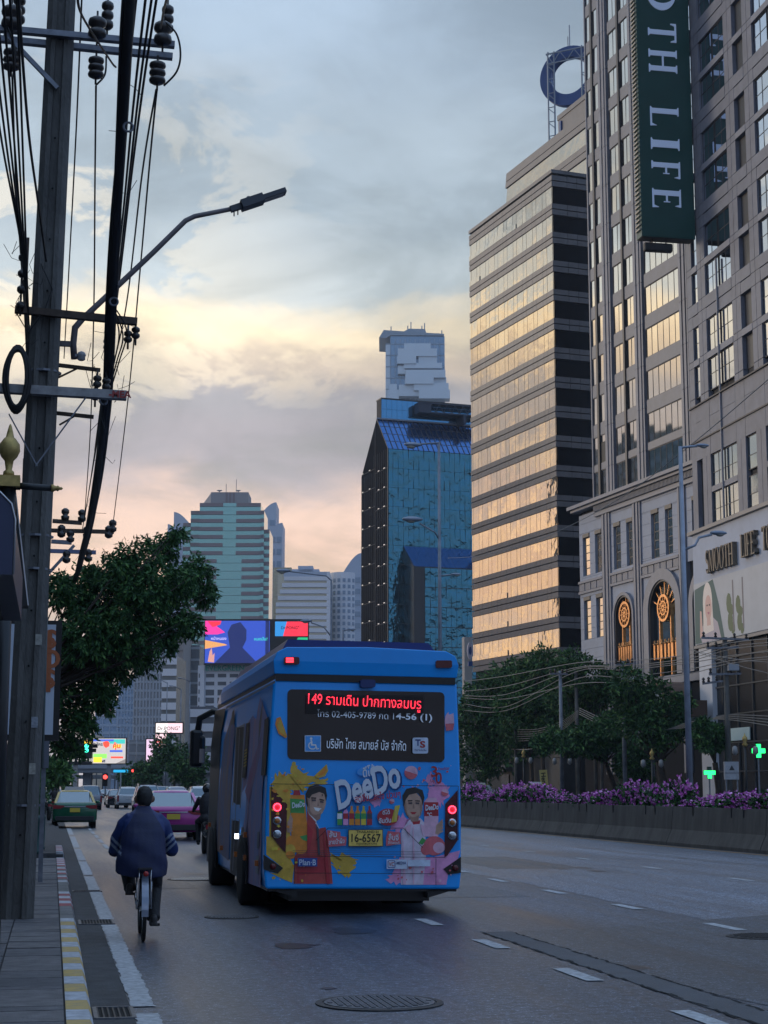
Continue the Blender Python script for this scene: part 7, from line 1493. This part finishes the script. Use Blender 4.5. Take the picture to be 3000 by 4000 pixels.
bn = thing('feather_banner', 'leaning yellow banner with dark letters among the trees', 'banner', (atX(2122, 3060, 46).x, atX(2122, 3060, 46).y, 0), -YAW); z0, z1 = atX(2122, 3095, 46).z, atX(2122, 3008, 46).z; k = atX(2122, 3060, 46).y / F
MB().prism([(-16 * k, z1), (16 * k, z1 + .03), (22 * k, z0), (-8 * k, z0)], 0, .04, 'y').build('panel', mat('banner_yellow', (.60, .48, .16), .6), bn, fix=True); MB().box(-16.5 * k, -15.6 * k, .0, .04, 0, z1).build('mast', M_STEEL, bn)
me = text_mesh('Hertz', .62, 0, .014, m=mat('banner_ink', (.03, .025, .02), .6)); me.transform(Matrix.Rotation(R(84), 4, 'Y')); link('lettering', me, bn, (2 * k, -.02, (z0 + z1) / 2 + .1))
for px, lb in ((2047, 'ornamental black lamp post with gold top left of the yellow banner'), (2198, 'ornamental black lamp post with gold top beside the slim pale pole'), (2916, 'ornamental black lamp post with gold top near the green cross'), (2550, 'ornamental lamp post behind the low tree trunk')):
    q = atX(px, 3082, 43); t = thing('ornamental_lamp_post', lb, 'lamp post', (q.x, q.y, 0), -YAW, 'ornamental lamps on the far pavement'); zt = atX(px, 2925 if px != 2916 else 2865, 43).z
    MB().tube([(0, 0, 0), (0, 0, zt - .8)], .08, 8).build('post', mat('post_black'), t); MB().lathe((0, 0, zt - .8), [(.12, 0), (.2, .1), (.08, .25), (.18, .4), (.16, .55), (.05, .7), (.01, .85)], 10).build('finial', M_GOLDP, t); MB().bar((-.75, 0, zt - .75), (.75, 0, zt - .75), .05).build('arm', mat('post_black'), t)
    for s in (-.65, .65): MB().lathe((s, 0, zt - 1.35), [(.05, 0), (.2, .15), (.16, .5), (.04, .58)], 8).build('lantern', mat('lantern_glass', (.25, .25, .25), .3), t)
# low frontage behind the trees
lw = thing('low_frontage', 'dark low shop frontage behind the roadside trees', 'building', (52.6, 176, 0)); MB().box(0, 3, -1, 13, 0, 7.5).box(-1.2, .0, 13, 130, 0, 7.5).build('wall', mat('frontage_dark', (.05, .05, .052), .7, var=.5, vs=.35), lw)
for k in range(11): MB().box(-1.32, -1.18, 15 + k * 9, 18.5 + k * 9, .3, 3.2).build('shop_window', mat('shop_interior'), lw); MB().box(-2.0, -1.2, 14 + k * 9, 21 + k * 9, 3.6, 4.2).build('awning', mat('awning_grey_%d' % (k % 2), ((.22, .22, .23), (.34, .32, .28))[k % 2], .7), lw)
# ================================================================ far end of the street: flyover, signals, screens
fz = 300.0
fy = thing('flyover', 'grey concrete flyover crossing the far end of the street', 'bridge', (atZ(500, 3082, fz).x, atZ(500, 3082, fz).y, 0), -YAW); X = lambda px: (px - 500) * fz / F
M_FO = mat('flyover_grey', (.30, .31, .33), .8, var=.1, vs=.2)
MB().box(X(100), X(830), 0, 10, pz(3018, fz), pz(3000, fz)).build('deck', M_FO, fy); MB().box(X(100), X(830), -.3, -.05, pz(3002, fz), pz(2985, fz)).build('parapet', mat('parapet_pale', (.42, .43, .46), .8), fy); MB().box(X(100), X(830), 12, 20, pz(3040, fz), pz(3025, fz)).build('lower_deck', M_FO, fy)
for px in (200, 330, 465, 560, 690, 800): MB().box(X(px) - .7, X(px) + .7, 2, 4, 0, pz(3015, fz)).build('column', M_FO, fy)
for i in range(9): blk('railing_post', M_FO, fy, X(210 + i * 25) - .1, X(210 + i * 25) + .1, 11, 11.2, pz(3085, fz), pz(3000, fz))
def screen(label, px0, px1, y0, y1, z, polys, mats, caps=(), post=True):
    t = thing('billboard_screen', label, 'screen', (atZ(px0, 3082, z).x, atZ(px0, 3082, z).y, 0), -YAW); X = lambda px: (px - px0) * z / F; P = lambda a, b_: (X(a), pz(b_, z))
    MB().box(-.15, X(px1) + .15, 0, .8, pz(y1, z) - .15, pz(y0, z) + .15).build('cabinet', M_BK, t)
    if post: MB().box(X(px1) * .5 - .3, X(px1) * .5 + .3, .2, .7, 0, pz(y1, z)).build('post', M_FO, t)
    b = MB(); b.add([(x, -.02, zz) for x, zz in (P(px0, y1), P(px1, y1), P(px1, y0), P(px0, y0))], [(0, 1, 2, 3)], 0)
    for i, (pts, mi) in enumerate(polys): b.add([(x, -.03 - .004 * i, zz) for x, zz in (P(*q) for q in pts)], [tuple(range(len(pts)))], mi)
    o = b.build('picture', mats, t)
    for p in o.data.polygons:
        if p.normal.y > 0: p.flip()
    for s, cx_, cy_, h, m, bd in caps: link('caption', text_mesh(s, h * z / F * 1.3, 0, bd, m=m), t, (X(cx_), -.09, pz(cy_, z)))
    return t
E1 = [em('scr_white', (.50, .47, .46), .8), em('scr_teal', (.05, .45, .40), .9), em('scr_red', (.85, .08, .05), .9), em('scr_yellow', (.85, .65, .05), .9), em('scr_blue', (.06, .12, .55), .9), em('scr_green', (.25, .75, .12), .9), em('scr_pink', (.80, .55, .60), .9), em('scr_grey', (.22, .2, .2), .8)]
def rc_(a, b_, c, d): return [(a, b_), (c, b_), (c, d), (a, d)]
screen('bright colourful video billboard beyond the traffic lights', 357, 487, 2885, 2982, 265, [(rc_(420, 2888, 484, 2905), 1), (rc_(357, 2888, 440, 2896), 4), ([(397, 2900), (408, 2895), (417, 2895), (424, 2902), (422, 2915), (410, 2922), (400, 2914)], 2), (rc_(425, 2930, 475, 2938), 4), (rc_(362, 2945, 414, 2962), 5), (rc_(362, 2958, 395, 2978), 3), (rc_(430, 2955, 478, 2962), 2), ([(450, 2982), (487, 2965), (487, 2982)], 7), (rc_(440, 2908, 470, 2922), 3)], E1, [('สมัคร', 378, 2908, 13, mat('ink_navy'), .02), ('คุ้ม', 452, 2914, 20, E1[2], .04), ('ฟรี', 402, 2974, 9, mat('ink_navy'), .02)])
screen('dark road information board left of the colourful billboard', 228, 352, 2892, 2984, 262, [(rc_(228, 2980, 352, 2984), 0)], [mat('board_dark', (.012, .013, .02), .4)] , [('บ้าน  คง  7นย', 310, 2968, 14, E1[0], .02), ('9 ศป', 338, 2900, 11, E1[3], .02)])
screen('pale pink billboard with dark lettering left of the bus', 604, 708, 2825, 2862, 240, [(rc_(604, 2825, 650, 2862), 6)], [E1[6], E1[1], E1[2], E1[3], E1[4], E1[5], em('scr_cream', (.78, .70, .68), .9)], [('Dr.PONG⁺', 655, 2846, 15, mat('ink_grey', (.10, .10, .11), .5), .005)])
screen('pale screen with red figures below the pink billboard', 604, 654, 2866, 2920, 241, [(rc_(604, 2895, 640, 2900), 2), ([(612, 2918), (620, 2900), (628, 2918)], 2)], [E1[6], E1[1], E1[2]])
screen('narrow pink vertical screen behind the slim lamp posts', 568, 595, 2888, 2975, 250, [], [em('scr_lilac', (.70, .50, .66), .8)])
sb2 = thing('direction_sign', 'small blue direction sign under the flyover', 'sign', (atZ(470, 3082, 255).x, atZ(470, 3082, 255).y, 0), -YAW); MB().box(-1.1, 1.1, 0, .2, pz(3017, 255), pz(3007, 255)).build('panel', em('dir_blue', (.02, .35, .65), .8), sb2); MB().box(-.1, .1, .05, .2, 0, pz(3017, 255)).build('post', M_FO, sb2)
def signal(label, px, py, z, m, n=1):
    t = thing('traffic_light', label, 'traffic light', (atZ(px, 3082, z).x, atZ(px, 3082, z).y, 0), -YAW); zz = pz(py, z); MB().box(-.22, .22, 0, .25, zz - .9, zz + .35).build('housing', M_BK, t); MB().box(-.06, .06, .1, .2, 0, zz - .9).build('post', M_STEEL, t)
    for k in range(n): MB().lathe((0, -.02, zz - .62 * k), [(.22, 0), (.2, -.05)], 12, axis='y').build('lit_lens', m, t, fix=True)
RD = em('signal_red', (1, .06, .05), 2.0); GRN = em('signal_green', (.05, .9, .55), 1.8)
signal('red traffic light on the far left under the flyover', 248, 3014, 170, RD); signal('red traffic light left of the cyclist head', 410, 3035, 170, RD); signal('small red traffic light beside the blue direction sign', 518, 3010, 240, RD)
tg = thing('traffic_light', 'pair of green arrow traffic lights on a mast arm below the tree', 'traffic light', (atZ(334, 3082, 120).x, atZ(334, 3082, 120).y, 0), -YAW)
for i, py in enumerate((2914, 2931)):
    zz = pz(py, 120); MB().box(-.05, .75 - .1 * i, 0, .2, zz - .13, zz + .13).build('housing', M_BK, tg); MB().lathe((.0, -.02, zz), [(.15, 0), (.13, -.04)], 12, axis='y').build('lit_lens', GRN, tg, fix=True)
MB().lathe((0, -.02, pz(2898, 120)), [(.12, 0), (.1, -.04)], 12, axis='y').build('lit_lens', em('signal_amber', (.9, .4, .05), 1.2), tg, fix=True); MB().box(-3.4, 0, .05, .15, pz(2940, 120), pz(2935, 120)).box(-3.5, -3.3, .02, .18, 0, pz(2935, 120)).build('mast', M_STEEL, tg)
